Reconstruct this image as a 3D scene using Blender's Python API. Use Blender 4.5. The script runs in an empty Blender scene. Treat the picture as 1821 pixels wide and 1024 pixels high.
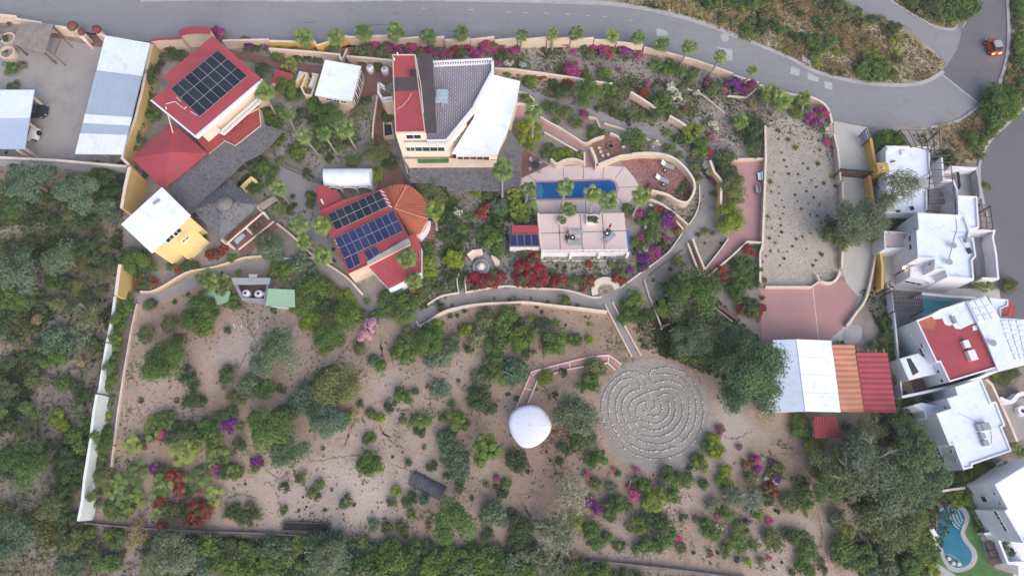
import bpy, math, random
import numpy as np
from mathutils import Vector
R = math.radians
# ---------------------------------------------------------------- camera, sky, sun, exposure
CH, TILT, FPX = 78.0, R(18.0), 1124.0
sc = bpy.context.scene
COL = sc.collection
cam_d = bpy.data.cameras.new("camera"); cam = bpy.data.objects.new("camera", cam_d); COL.objects.link(cam)
cam.location = (0, 0, CH); cam.rotation_euler = (TILT, 0, 0)
cam_d.sensor_width = 36; cam_d.lens = FPX/1821*36; cam_d.clip_end = 3000; cam_d.clip_start = 0.5
sc.camera = cam
world = bpy.data.worlds.new("World"); sc.world = world; world.use_nodes = True
nt = world.node_tree; nt.nodes.clear()
sky = nt.nodes.new('ShaderNodeTexSky'); sky.sky_type = 'NISHITA'; sky.sun_disc = False
SUN_EL, SUN_AZ = R(38), R(150)
sky.sun_elevation = SUN_EL; sky.sun_rotation = SUN_AZ; sky.air_density = 1.0; sky.dust_density = 3.0; sky.ozone_density = 1.0
bg = nt.nodes.new('ShaderNodeBackground'); bg.inputs[1].default_value = 0.15
out = nt.nodes.new('ShaderNodeOutputWorld')
nt.links.new(sky.outputs[0], bg.inputs[0]); nt.links.new(bg.outputs[0], out.inputs[0])
sun_d = bpy.data.lights.new("sun", 'SUN'); sun_d.energy = 1.7; sun_d.angle = R(80); sun_d.color = (1.0, 0.96, 0.93)
sun = bpy.data.objects.new("sun", sun_d); COL.objects.link(sun)
sdir = Vector((math.sin(SUN_AZ)*math.cos(SUN_EL), math.cos(SUN_AZ)*math.cos(SUN_EL), math.sin(SUN_EL)))
sun.rotation_euler = sdir.to_track_quat('Z', 'Y').to_euler()
sc.view_settings.view_transform = 'Standard'; sc.view_settings.look = 'None'
sc.view_settings.exposure = 0.52; sc.view_settings.gamma = 1
sc.cycles.max_bounces = 5; sc.cycles.diffuse_bounces = 3; sc.cycles.glossy_bounces = 2; sc.cycles.transparent_max_bounces = 4
sc.cycles.caustics_reflective = False; sc.cycles.caustics_refractive = False
rnd = random.Random(7)

# ---------------------------------------------------------------- photo pixel -> ground survey
def ray(px, py):
    x = (px-910.5)/FPX; y = -(py-512)/FPX
    return Vector((x, y*math.cos(TILT)+math.sin(TILT), y*math.sin(TILT)-math.cos(TILT)))
def P(px, py, z=0.0):
    d = ray(px, py); t = (CH-z)/(-d.z)
    return Vector((d.x*t, d.y*t, z))
def mpp(px, py, z=0.0):                      # metres per photo pixel at that point
    d = ray(px, py); return ((CH-z)/(-d.z))/FPX
def TL(ox, oy, s, pts): return [(ox+x/s, oy+y/s) for x, y in pts]
S3 = 3.4133

# ---------------------------------------------------------------- materials
def newmat(name):
    m = bpy.data.materials.new(name); m.use_nodes = True
    return m, m.node_tree, m.node_tree.nodes['Principled BSDF']
def ramp(t, fac, stops):
    r = t.nodes.new('ShaderNodeValToRGB'); e = r.color_ramp.elements
    while len(e) < len(stops): e.new(0.5)
    for i, (p, c) in enumerate(stops):
        e[i].position = p; e[i].color = (*c, 1)
    t.links.new(fac, r.inputs[0]); return r.outputs[0]
def noise(t, scale, detail=6, rough=0.6, coord=None, dist=0.0):
    n = t.nodes.new('ShaderNodeTexNoise'); n.inputs['Scale'].default_value = scale
    n.inputs['Detail'].default_value = detail; n.inputs['Roughness'].default_value = rough; n.inputs['Distortion'].default_value = dist
    if coord is None:
        g = t.nodes.new('ShaderNodeNewGeometry'); coord = g.outputs['Position']
    t.links.new(coord, n.inputs['Vector']); return n.outputs['Fac']
def mixc(t, f, a, b, mode='MIX'):
    m = t.nodes.new('ShaderNodeMix'); m.data_type = 'RGBA'; m.blend_type = mode
    for s, v in ((0, f), (6, a), (7, b)):
        if isinstance(v, (int, float)): m.inputs[s].default_value = v
        elif isinstance(v, tuple): m.inputs[s].default_value = (*v, 1)
        else: t.links.new(v, m.inputs[s])
    return m.outputs[2]
def bump(t, b, h, strength=0.5, dist=0.1):
    n = t.nodes.new('ShaderNodeBump'); n.inputs['Strength'].default_value = strength; n.inputs['Distance'].default_value = dist
    t.links.new(h, n.inputs['Height']); t.links.new(n.outputs[0], b.inputs['Normal'])
def mat(name, c, rough=0.85, var=0.18, big=0.35, fine=3.0, bmp=0.25, metal=0.0, stain=None, stain_amt=0.5):
    m, t, b = newmat(name)
    lo = tuple(x*(1-var) for x in c); hi = tuple(min(1, x*(1+var)) for x in c)
    n1 = noise(t, big, 5, 0.65); n2 = noise(t, fine, 8, 0.7)
    col = ramp(t, n1, [(0.3, lo), (0.7, hi)])
    col2 = ramp(t, n2, [(0.25, tuple(x*(1-var*0.9) for x in (1, 1, 1))), (0.75, (1, 1, 1))])
    col = mixc(t, 1.0, col, col2, 'MULTIPLY')
    if stain:
        f = ramp(t, noise(t, big*2.3, 9, 0.75, dist=1.0), [(0.52, (0, 0, 0)), (0.68, (stain_amt,)*3)])
        col = mixc(t, f, col, stain)
    t.links.new(col, b.inputs['Base Color']); b.inputs['Roughness'].default_value = rough; b.inputs['Metallic'].default_value = metal
    if bmp: bump(t, b, n2, bmp, 0.08)
    return m
M = {}
# wild ground, garden soil
def soil(name, cols, s1=0.09, s2=0.9, dark=(0.12, 0.09, 0.075), dark_amt=0.7, speck=True, patches=()):
    m, t, b = newmat(name)
    a = ramp(t, noise(t, s1, 8, 0.6, dist=0.4), [(0.32, cols[0]), (0.5, cols[1]), (0.68, cols[2])])
    f = ramp(t, noise(t, s2, 10, 0.72, dist=0.6), [(0.50, (0, 0, 0)), (0.66, (dark_amt,)*3)])
    c = mixc(t, f, a, dark)
    for (px_, py_, rp_, pc_, am_) in patches:          # bare or stained areas of the ground, each at its own place
        g0 = t.nodes.new('ShaderNodeNewGeometry'); vd = t.nodes.new('ShaderNodeVectorMath'); vd.operation = 'DISTANCE'
        w0 = P(px_, py_, 0); vd.inputs[1].default_value = w0; t.links.new(g0.outputs['Position'], vd.inputs[0])
        r0 = rp_*mpp(px_, py_); nz = noise(t, 0.35, 6, 0.65)
        ad = t.nodes.new('ShaderNodeMath'); ad.operation = 'MULTIPLY_ADD'; ad.inputs[1].default_value = r0*1.5; t.links.new(nz, ad.inputs[0]); t.links.new(vd.outputs['Value'], ad.inputs[2])
        mr = t.nodes.new('ShaderNodeMapRange'); mr.inputs[1].default_value = r0*1.15; mr.inputs[2].default_value = r0*2.0; mr.inputs[3].default_value = am_; mr.inputs[4].default_value = 0.0; t.links.new(ad.outputs[0], mr.inputs[0])
        c = mixc(t, mr.outputs[0], c, pc_)
    fine = noise(t, 7.0, 8, 0.8)
    c = mixc(t, 1.0, c, ramp(t, fine, [(0.28, (0.62, 0.60, 0.58)), (0.62, (1.08, 1.08, 1.08))]), 'MULTIPLY')
    if speck:
        v = t.nodes.new('ShaderNodeTexVoronoi'); v.inputs['Scale'].default_value = 1.6
        g = t.nodes.new('ShaderNodeNewGeometry'); t.links.new(g.outputs['Position'], v.inputs['Vector'])
        k = ramp(t, v.outputs['Distance'], [(0.05, (0.4,)*3), (0.12, (0, 0, 0))])
        k2 = ramp(t, noise(t, 0.4, 3, 0.5), [(0.48, (0, 0, 0)), (0.6, (1, 1, 1))])
        c = mixc(t, mixc(t, 1.0, k, k2, 'MULTIPLY'), c, (0.15, 0.12, 0.10))
    t.links.new(c, b.inputs['Base Color']); b.inputs['Roughness'].default_value = 0.95
    bump(t, b, noise(t, 2.2, 10, 0.75), 0.7, 0.35)
    return m
M['wild'] = soil('wild_earth', [(0.15, 0.125, 0.11), (0.28, 0.225, 0.20), (0.40, 0.33, 0.29)], 0.13, 0.30, (0.09, 0.095, 0.075), 0.75)
M['sand'] = soil('pink_sand', [(0.33, 0.235, 0.165), (0.42, 0.32, 0.245), (0.50, 0.405, 0.33)], 0.085, 0.30, (0.27, 0.19, 0.14), 0.65, patches=[
 (640, 880, 90, (0.58, 0.49, 0.44), .8), (520, 890, 70, (0.55, 0.45, 0.39), .7), (430, 900, 60, (0.54, 0.42, 0.34), .7), (700, 700, 50, (0.52, 0.41, 0.36), .6), (960, 640, 70, (0.40, 0.26, 0.21), .55), (985, 770, 60, (0.38, 0.23, 0.18), .75), (960, 850, 50, (0.42, 0.27, 0.22), .6),
 (620, 730, 26, (0.40, 0.26, 0.19), .8), (300, 700, 70, (0.50, 0.38, 0.32), .6), (230, 740, 50, (0.47, 0.34, 0.28), .6), (360, 600, 40, (0.44, 0.30, 0.25), .6), (430, 620, 50, (0.50, 0.44, 0.42), .6), (1290, 760, 60, (0.50, 0.45, 0.41), .8), (1260, 840, 50, (0.52, 0.42, 0.37), .6),
 (1500, 770, 60, (0.42, 0.38, 0.36), .8), (1100, 980, 70, (0.46, 0.38, 0.35), .5), (800, 640, 60, (0.47, 0.37, 0.33), .5), (740, 860, 40, (0.52, 0.44, 0.40), .6), (560, 640, 50, (0.48, 0.36, 0.30), .6), (1340, 960, 60, (0.46, 0.38, 0.35), .5)])
M['grit'] = soil('grey_grit', [(0.25, 0.215, 0.19), (0.34, 0.30, 0.27), (0.42, 0.375, 0.335)], 0.12, 0.8, (0.17, 0.15, 0.13), 0.6)
M['lotsand'] = soil('lot_sand', [(0.42, 0.37, 0.315), (0.49, 0.44, 0.385), (0.54, 0.47, 0.39)], 0.08, 0.8, (0.27, 0.24, 0.21), 0.45)
M['redgrit'] = soil('red_gravel', [(0.30, 0.14, 0.12), (0.38, 0.19, 0.165), (0.40, 0.22, 0.19)], 0.3, 2.2, (0.17, 0.09, 0.08), 0.8)
M['dryverge'] = soil('dry_verge_earth', [(0.30, 0.24, 0.15), (0.42, 0.34, 0.22), (0.50, 0.42, 0.34)], 0.13, 0.6, (0.20, 0.17, 0.09), 0.6)
def road_mat(name, c, c2, crack):
    m, t, b = newmat(name); col = ramp(t, noise(t, 0.05, 6, 0.6), [(0.35, c2), (0.65, c)])
    n2 = ramp(t, noise(t, 2.5, 9, 0.8), [(0.3, (0.86,)*3), (0.7, (1.04,)*3)]); col = mixc(t, 1.0, col, n2, 'MULTIPLY')
    g = t.nodes.new('ShaderNodeNewGeometry'); mp_ = t.nodes.new('ShaderNodeMapping'); mp_.inputs['Scale'].default_value = (0.12, 1.1, 1); t.links.new(g.outputs['Position'], mp_.inputs['Vector'])
    st = ramp(t, noise(t, 1.0, 7, 0.7, coord=mp_.outputs[0]), [(0.46, (0, 0, 0)), (0.66, (.55,)*3)]); col = mixc(t, st, col, tuple(x*.80 for x in c))
    sp = ramp(t, noise(t, 0.35, 9, 0.8, dist=1.5), [(0.60, (0, 0, 0)), (0.70, (.5,)*3)]); col = mixc(t, sp, col, tuple(x*.66 for x in c))
    v = t.nodes.new('ShaderNodeTexVoronoi'); v.feature = 'DISTANCE_TO_EDGE'; v.inputs['Scale'].default_value = 0.16
    wn = t.nodes.new('ShaderNodeTexNoise'); wn.inputs['Scale'].default_value = 0.8; wn.inputs['Detail'].default_value = 5; t.links.new(g.outputs['Position'], wn.inputs['Vector'])
    vm = t.nodes.new('ShaderNodeVectorMath'); vm.operation = 'MULTIPLY_ADD'; vm.inputs[1].default_value = (1.6, 1.6, 0); t.links.new(wn.outputs['Color'], vm.inputs[0]); t.links.new(g.outputs['Position'], vm.inputs[2]); t.links.new(vm.outputs[0], v.inputs['Vector'])
    cr = ramp(t, v.outputs['Distance'], [(0.004, (crack,)*3), (0.016, (0, 0, 0))]); col = mixc(t, cr, col, tuple(x*.5 for x in c))
    t.links.new(col, b.inputs['Base Color']); b.inputs['Roughness'].default_value = 0.9; bump(t, b, noise(t, 6, 6, .7), .2, .03); return m
M['road'] = road_mat('road_concrete_worn', (0.275, 0.272, 0.278), (0.245, 0.243, 0.252), .22)
M['asphalt'] = road_mat('asphalt_worn', (0.165, 0.158, 0.168), (0.145, 0.139, 0.15), .18)
M['pathc'] = mat('path_concrete', (0.29, 0.27, 0.265), 0.9, 0.12, 0.3, 4, 0.2, stain=(0.2, 0.18, 0.17))
M['kerb'] = mat('kerb_concrete', (0.40, 0.39, 0.39), 0.9, 0.15, 0.3, 3)
M['patch'] = mat('road_patch', (0.42, 0.43, 0.42), 0.9, 0.12, 0.8, 4)
M['yard'] = mat('yard_concrete', (0.35, 0.32, 0.305), 0.9, 0.12, 0.12, 2.5, 0.15, stain=(0.24, 0.21, 0.195), stain_amt=0.8)
M['drive'] = mat('drive_concrete', (0.52, 0.49, 0.45), 0.9, 0.1, 0.12, 2.5, 0.1, stain=(0.34, 0.31, 0.29))
M['pink'] = mat('pink_paving', (0.44, 0.245, 0.24), 0.9, 0.1, 0.15, 3, 0.15, stain=(0.36, 0.22, 0.21))
M['pinklight'] = mat('pale_pink_paving', (0.64, 0.51, 0.49), 0.9, 0.07, 0.3, 4, 0.1)
M['joint'] = mat('paving_joint', (0.30, 0.235, 0.225), 0.9, 0.1)
M['brown'] = mat('brown_brick', (0.23, 0.12, 0.10), 0.9, 0.2, 1.0, 6)
M['padgrey'] = soil('labyrinth_ground', [(0.30, 0.27, 0.245), (0.37, 0.335, 0.305), (0.42, 0.38, 0.345)], 0.15, 0.7, (0.26, 0.235, 0.21), 0.6)
M['rowearth'] = mat('row_earth', (0.24, 0.22, 0.20), 0.95, 0.2, 1, 6)
M['gully'] = mat('gully_earth', (0.27, 0.19, 0.145), 0.95, 0.2, 1, 6)
M['cream'] = mat('cream_wall', (0.66, 0.51, 0.39), 0.85, 0.12, 0.3, 3, 0.1, stain=(0.5, 0.36, 0.27))
M['peach'] = mat('peach_house_wall', (0.80, 0.68, 0.57), 0.85, 0.06, 0.3, 3, 0.05)
M['cap'] = mat('pale_coping', (0.72, 0.60, 0.50), 0.85, 0.12, 0.8, 4, 0.1)
M['yellow'] = mat('yellow_wall', (0.64, 0.44, 0.17), 0.85, 0.15, 0.2, 2, 0.1, stain=(0.5, 0.42, 0.33))
M['yellowh'] = mat('yellow_house_wall', (0.78, 0.60, 0.28), 0.85, 0.06, 0.3, 3, 0.05)
M['ochre'] = mat('ochre_wall', (0.66, 0.40, 0.11), 0.85, 0.1, 0.3, 3, 0.05)
M['whitewall'] = mat('whitewash_wall', (0.75, 0.74, 0.78), 0.85, 0.08, 0.3, 3, 0.06, stain=(0.5, 0.49, 0.52))
M['oldwhite'] = mat('weathered_white_wall', (0.74, 0.79, 0.77), 0.85, 0.1, 0.5, 3, 0.1, stain=(0.50, 0.49, 0.45))
M['greywall'] = mat('grey_block_wall', (0.30, 0.30, 0.33), 0.9, 0.15, 0.5, 3, 0.2, stain=(0.18, 0.17, 0.17))
M['whiteroof'] = mat('white_roof_paint', (0.74, 0.79, 0.88), 0.6, 0.05, 0.4, 3, 0.05, stain=(0.54, 0.56, 0.63), stain_amt=0.8)
M['brightroof'] = mat('bright_white_roof', (0.84, 0.87, 0.91), 0.6, 0.05, 0.3, 2, 0.04, stain=(0.60, 0.66, 0.77), stain_amt=0.85)
M['redroof'] = mat('red_roof_paint', (0.37, 0.058, 0.072), 0.8, 0.14, 0.25, 3, 0.1, stain=(0.25, 0.085, 0.085), stain_amt=0.8)
M['redroof2'] = mat('faded_red_roof', (0.33, 0.055, 0.06), 0.8, 0.15, 0.5, 3, 0.1, stain=(0.33, 0.11, 0.09))
M['bluesheet'] = mat('blue_translucent_sheet', (0.44, 0.52, 0.66), 0.5, 0.05, 0.5, 3, 0.05, stain=(0.36, 0.43, 0.55))
M['greysheet'] = mat('grey_blue_sheet', (0.36, 0.43, 0.52), 0.5, 0.05, 0.5, 3, 0.05)
M['darkstrip'] = mat('dark_membrane', (0.085, 0.06, 0.065), 0.9, 0.15, 0.6, 3)
M['black'] = mat('black_plastic', (0.015, 0.015, 0.018), 0.5, 0.2)
M['darkmetal'] = mat('dark_metal', (0.04, 0.038, 0.045), 0.5, 0.2)
M['whitemetal'] = mat('white_metal', (0.75, 0.75, 0.76), 0.5, 0.05)
M['greymetal'] = mat('grey_metal', (0.33, 0.34, 0.37), 0.45, 0.1)
M['wood'] = mat('weathered_wood', (0.30, 0.26, 0.235), 0.9, 0.2, 1.0, 5)
M['darkwood'] = mat('dark_wood', (0.15, 0.10, 0.085), 0.9, 0.2, 1.0, 5)
M['blueroof'] = mat('blue_white_roof', (0.60, 0.67, 0.80), 0.6, 0.1, 0.25, 2, 0.05, stain=(0.46, 0.53, 0.68), stain_amt=0.8)
M['trough'] = mat('weathered_dark_sheet', (0.10, 0.10, 0.11), 0.7, 0.35, 1.2, 5)
M['greenroof'] = mat('green_tin_roof', (0.28, 0.43, 0.29), 0.6, 0.06, 0.5, 3)
M['stone'] = mat('whitewashed_stone', (0.58, 0.54, 0.48), 0.9, 0.15, 3, 9)
M['darkstone'] = mat('dark_stone', (0.20, 0.18, 0.17), 0.9, 0.3, 3, 9)
M['grass'] = mat('lawn', (0.075, 0.17, 0.05), 0.95, 0.25, 0.7, 8, 0.4)
M['cardark'] = mat('dark_car_paint', (0.03, 0.03, 0.04), 0.25, 0.1, bmp=0)
M['carwhite'] = mat('white_car_paint', (0.75, 0.75, 0.77), 0.3, 0.03, bmp=0)
M['carred'] = mat('red_car_paint', (0.42, 0.05, 0.02), 0.3, 0.05, bmp=0)
M['cartan'] = mat('tan_canvas', (0.66, 0.40, 0.20), 0.8, 0.05)
M['tyre'] = mat('tyre_rubber', (0.02, 0.02, 0.02), 0.8, 0.1)
M['redcloth'] = mat('red_cloth', (0.45, 0.02, 0.03), 0.9, 0.1)
M['bluecloth'] = mat('blue_tarp', (0.04, 0.20, 0.42), 0.7, 0.1)
M['canopy'] = mat('white_canopy_fabric', (0.68, 0.68, 0.80), 0.8, 0.04, 0.5, 2, 0.1)
M['trunk'] = mat('bark', (0.20, 0.15, 0.12), 0.95, 0.25, 1, 8)
M['palmtrunk'] = mat('palm_bark', (0.33, 0.28, 0.235), 0.95, 0.2, 1, 8)
M['palebark'] = mat('pale_bark', (0.42, 0.385, 0.33), 0.95, 0.15, 1, 8)
M['potclay'] = mat('clay_dome', (0.17, 0.055, 0.05), 0.9, 0.2, 2, 8)
m, t, b = newmat('thatch'); g = noise(t, 1.2, 9, 0.75, dist=0.5); g2 = noise(t, 9, 6, 0.8)
t.links.new(mixc(t, 0.5, ramp(t, g, [(0.3, (0.13, 0.13, 0.15)), (0.7, (0.21, 0.21, 0.235))]), ramp(t, g2, [(0.3, (0.12, 0.12, 0.135)), (0.7, (0.24, 0.235, 0.25))])), b.inputs['Base Color'])
b.inputs['Roughness'].default_value = 1; bump(t, b, g2, 0.9, 0.2); M['thatch'] = m
m, t, b = newmat('checkered_tiles')
g = t.nodes.new('ShaderNodeNewGeometry'); ck = t.nodes.new('ShaderNodeTexBrick'); ck.inputs['Scale'].default_value = 0.85
ck.inputs['Color1'].default_value = (0.38, 0.365, 0.41, 1); ck.inputs['Color2'].default_value = (0.30, 0.285, 0.33, 1); ck.inputs['Mortar'].default_value = (0.20, 0.17, 0.195, 1)
ck.inputs['Mortar Size'].default_value = 0.07; ck.offset = 0.5
mpn = t.nodes.new('ShaderNodeMapping'); mpn.inputs['Rotation'].default_value = (0, 0, R(90)); t.links.new(g.outputs['Position'], mpn.inputs['Vector']); t.links.new(mpn.outputs[0], ck.inputs['Vector'])
nv = ramp(t, noise(t, 0.7, 5, 0.6), [(0.3, (0.85,)*3), (0.7, (1.12,)*3)])
t.links.new(mixc(t, 1.0, ck.outputs['Color'], nv, 'MULTIPLY'), b.inputs['Base Color']); b.inputs['Roughness'].default_value = 0.8; M['tiles'] = m
def pool_mat(name, c1, c2):
    m, t, b = newmat(name)
    c = ramp(t, noise(t, 0.5, 4, 0.6), [(0.35, c1), (0.65, c2)])
    t.links.new(c, b.inputs['Base Color']); b.inputs['Roughness'].default_value = 0.12; b.inputs['IOR'].default_value = 1.33
    bump(t, b, noise(t, 3.0, 4, 0.6), 0.25, 0.05); return m
M['water'] = pool_mat('blue_pool_water', (0.008, 0.075, 0.24), (0.015, 0.11, 0.30))
M['water_teal'] = pool_mat('teal_pool_water', (0.10, 0.42, 0.44), (0.13, 0.48, 0.49))
M['water_deep'] = pool_mat('deep_pool_water', (0.01, 0.13, 0.21), (0.02, 0.17, 0.26))
m, t, b = newmat('glass'); b.inputs['Base Color'].default_value = (0.03, 0.035, 0.04, 1); b.inputs['Roughness'].default_value = 0.15; M['glass'] = m
m, t, b = newmat('solar_cells'); g = t.nodes.new('ShaderNodeNewGeometry'); ri = t.nodes.new('ShaderNodeObjectInfo')
t.links.new(ramp(t, ri.outputs['Random'], [(0, (0.022, 0.030, 0.085)), (1, (0.035, 0.045, 0.12))]), b.inputs['Base Color']); b.inputs['Roughness'].default_value = 0.22; b.inputs['Specular IOR Level'].default_value = 0.25; b.inputs['Roughness'].default_value = 0.4; M['solar'] = m
m, t, b = newmat('dark_solar_cells'); ri = t.nodes.new('ShaderNodeObjectInfo')
t.links.new(ramp(t, ri.outputs['Random'], [(0, (0.018, 0.022, 0.035)), (1, (0.03, 0.036, 0.055))]), b.inputs['Base Color']); b.inputs['Roughness'].default_value = 0.25; b.inputs['Specular IOR Level'].default_value = 0.2; b.inputs['Roughness'].default_value = 0.45; M['solardark'] = m
m, t, b = newmat('tail_lamp'); b.inputs['Base Color'].default_value = (0.6, 0.02, 0.01, 1); b.inputs['Emission Color'].default_value = (1, 0.10, 0.04, 1); b.inputs['Emission Strength'].default_value = 12; M['tail'] = m
m, t, b = newmat('wall_lamp'); b.inputs['Emission Color'].default_value = (1, 0.72, 0.35, 1); b.inputs['Emission Strength'].default_value = 8; M['lamp'] = m
def tilemat(name, c, c2):
    return mat(name, c, 0.85, 0.14, 0.5, 5, 0.15, stain=c2)
M['redtile'] = tilemat('red_roof_tile', (0.37, 0.065, 0.08), (0.28, 0.06, 0.07))
M['orangetile'] = tilemat('orange_roof_tile', (0.54, 0.235, 0.145), (0.42, 0.20, 0.14))
M['orangetile2'] = tilemat('terracotta_roof_tile', (0.46, 0.14, 0.08), (0.34, 0.10, 0.06))

# ---------------------------------------------------------------- object helpers
def tag(o, label=None, cat=None, group=None, kind=None):
    if label: o['label'] = label
    if cat: o['category'] = cat
    if group: o['group'] = group
    if kind: o['kind'] = kind
    return o
def empty(name, loc, label=None, cat=None, group=None, rz=0):
    o = bpy.data.objects.new(name, None); COL.objects.link(o); o.location = loc; o.rotation_euler = (0, 0, rz)
    o.empty_display_size = 0.5
    return tag(o, label, cat, group)
def woff(parent):
    v = Vector((0, 0, 0))
    while parent is not None: v += parent.location; parent = parent.parent
    return v
def mk(name, vs, fs, m, parent=None, loc=None, smooth=False, mats=None, midx=None):
    """mesh from WORLD coordinates; loc: world origin of the object"""
    me = bpy.data.meshes.new(name)
    off = woff(parent) if parent is not None else Vector((0, 0, 0))
    if parent is None:
        if loc is None:
            c = sum((Vector(v) for v in vs), Vector())/len(vs); loc = Vector((c.x, c.y, min(v[2] for v in vs)))
        off = Vector(loc)
    me.from_pydata([tuple(Vector(v)-off) for v in vs], [], fs)
    for x in (mats or [m]): me.materials.append(x if not isinstance(x, str) else M[x])
    if midx: me.polygons.foreach_set('material_index', midx)
    if smooth: me.polygons.foreach_set('use_smooth', [True]*len(me.polygons))
    me.update()
    o = bpy.data.objects.new(name, me); COL.objects.link(o)
    if parent is not None: o.parent = parent
    else: o.location = off
    return o
class MB:
    """collects boxes, prisms and tubes (world coordinates) for ONE mesh"""
    def __init__(s): s.v = []; s.f = []
    def poly(s, pts): n = len(s.v); s.v += [tuple(p) for p in pts]; s.f.append(tuple(range(n, n+len(pts)))); return s
    def prism(s, pts, z0, z1):
        pts = ccw(pts); n = len(s.v); k = len(pts)
        s.v += [(p[0], p[1], z0) for p in pts]+[(p[0], p[1], z1) for p in pts]
        s.f.append(tuple(range(n+k-1, n-1, -1))); s.f.append(tuple(range(n+k, n+2*k)))
        for i in range(k): j = (i+1) % k; s.f.append((n+i, n+j, n+k+j, n+k+i))
        return s
    def box(s, c, d, rz=0.0):
        cx, cy, cz = c; a, b_, h = d[0]/2, d[1]/2, d[2]/2; ca, sa = math.cos(rz), math.sin(rz)
        return s.prism([(cx+x*ca-y*sa, cy+x*sa+y*ca) for x, y in ((-a, -b_), (a, -b_), (a, b_), (-a, b_))], cz-h, cz+h)
    def tube(s, a, b_, r0, r1=None, n=8):
        a = Vector(a); b_ = Vector(b_); r1 = r0 if r1 is None else r1
        d = (b_-a).normalized(); u = d.cross(Vector((0, 0, 1)));
        if u.length < 1e-3: u = Vector((1, 0, 0))
        u.normalize(); w = d.cross(u); k = len(s.v)
        for c, r in ((a, r0), (b_, r1)):
            for i in range(n):
                t_ = 2*math.pi*i/n; s.v.append(tuple(c+u*(r*math.cos(t_))+w*(r*math.sin(t_))))
        for i in range(n): j = (i+1) % n; s.f.append((k+i, k+j, k+n+j, k+n+i))
        s.f.append(tuple(range(k+n-1, k-1, -1))); s.f.append(tuple(range(k+n, k+2*n))); return s
    def lathe(s, c, prof, n=24, sx=1, sy=1):
        k = len(s.v)
        for r, z in prof:
            for i in range(n): t_ = 2*math.pi*i/n; s.v.append((c[0]+r*sx*math.cos(t_), c[1]+r*sy*math.sin(t_), c[2]+z))
        for q in range(len(prof)-1):
            for i in range(n): j = (i+1) % n; s.f.append((k+q*n+i, k+q*n+j, k+(q+1)*n+j, k+(q+1)*n+i))
        s.f.append(tuple(range(k+n-1, k-1, -1))); s.f.append(tuple(k+(len(prof)-1)*n+i for i in range(n))); return s
    def ring(s, outer, inner, z0, z1):
        k = len(s.v); n = len(outer)
        for L_, z in ((outer, z0), (outer, z1), (inner, z1), (inner, z0)): s.v += [(p[0], p[1], z) for p in L_]
        for i in range(n):
            j = (i+1) % n
            for a in range(4): b_ = (a+1) % 4; s.f.append((k+a*n+i, k+a*n+j, k+b_*n+j, k+b_*n+i))
        return s
    def build(s, name, m, parent=None, loc=None, smooth=False): return mk(name, s.v, s.f, m, parent, loc, smooth)
def area(p): return 0.5*sum(p[i][0]*p[(i+1) % len(p)][1]-p[(i+1) % len(p)][0]*p[i][1] for i in range(len(p)))
def ccw(p): p = list(p); return p if area(p) > 0 else p[::-1]
def offset_poly(p, d):                       # inset (d>0) of a ccw polygon
    p = ccw(p); n = len(p); o = []
    for i in range(n):
        a, b_, c = Vector(p[i-1][:2]), Vector(p[i][:2]), Vector(p[(i+1) % n][:2])
        d1 = (b_-a).normalized(); d2 = (c-b_).normalized(); n1 = Vector((-d1.y, d1.x)); n2 = Vector((-d2.y, d2.x))
        m_ = n1+n2; L_ = m_.length
        if L_ < 1e-4: o.append(tuple(b_+n1*d)); continue
        m_ /= L_; k = d/max(0.35, m_.dot(n1)); o.append(tuple(b_+m_*k))
    return o
def smooth_line(pts, n=6):
    if len(pts) < 3: return list(pts)
    o = []
    for i in range(len(pts)-1):
        p0 = pts[max(0, i-1)]; p1 = pts[i]; p2 = pts[i+1]; p3 = pts[min(len(pts)-1, i+2)]
        for k in range(n):
            t_ = k/n
            o.append(tuple(0.5*((2*p1[a])+(-p0[a]+p2[a])*t_+(2*p0[a]-5*p1[a]+4*p2[a]-p3[a])*t_*t_+(-p0[a]+3*p1[a]-3*p2[a]+p3[a])*t_**3) for a in range(2)))
    o.append(tuple(pts[-1])); return o
def smooth_closed(pts, n=5):
    q = [pts[-1]]+list(pts)+[pts[0], pts[1]]; o = []
    for i in range(1, len(q)-2):
        p0, p1, p2, p3 = q[i-1:i+3]
        for k in range(n):
            t_ = k/n
            o.append(tuple(0.5*((2*p1[a])+(-p0[a]+p2[a])*t_+(2*p0[a]-5*p1[a]+4*p2[a]-p3[a])*t_*t_+(-p0[a]+3*p1[a]-3*p2[a]+p3[a])*t_**3) for a in range(2)))
    return o
def strip_sides(line, w, closed=False):
    L_, R_ = [], []; n = len(line)
    for i in range(n):
        a = Vector(line[i-1] if (i > 0 or closed) else line[i]); c = Vector(line[(i+1) % n] if (i < n-1 or closed) else line[i]); b_ = Vector(line[i])
        d1 = (b_-a); d2 = (c-b_)
        if d1.length < 1e-6: d1 = d2
        if d2.length < 1e-6: d2 = d1
        d1.normalize(); d2.normalize(); n1 = Vector((-d1.y, d1.x)); n2 = Vector((-d2.y, d2.x)); m_ = n1+n2
        if m_.length < 1e-4: m_ = n1.copy()
        m_.normalize(); k = (w/2)/max(0.5, m_.dot(n1)); L_.append(tuple(b_+m_*k)); R_.append(tuple(b_-m_*k))
    return L_, R_
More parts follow.
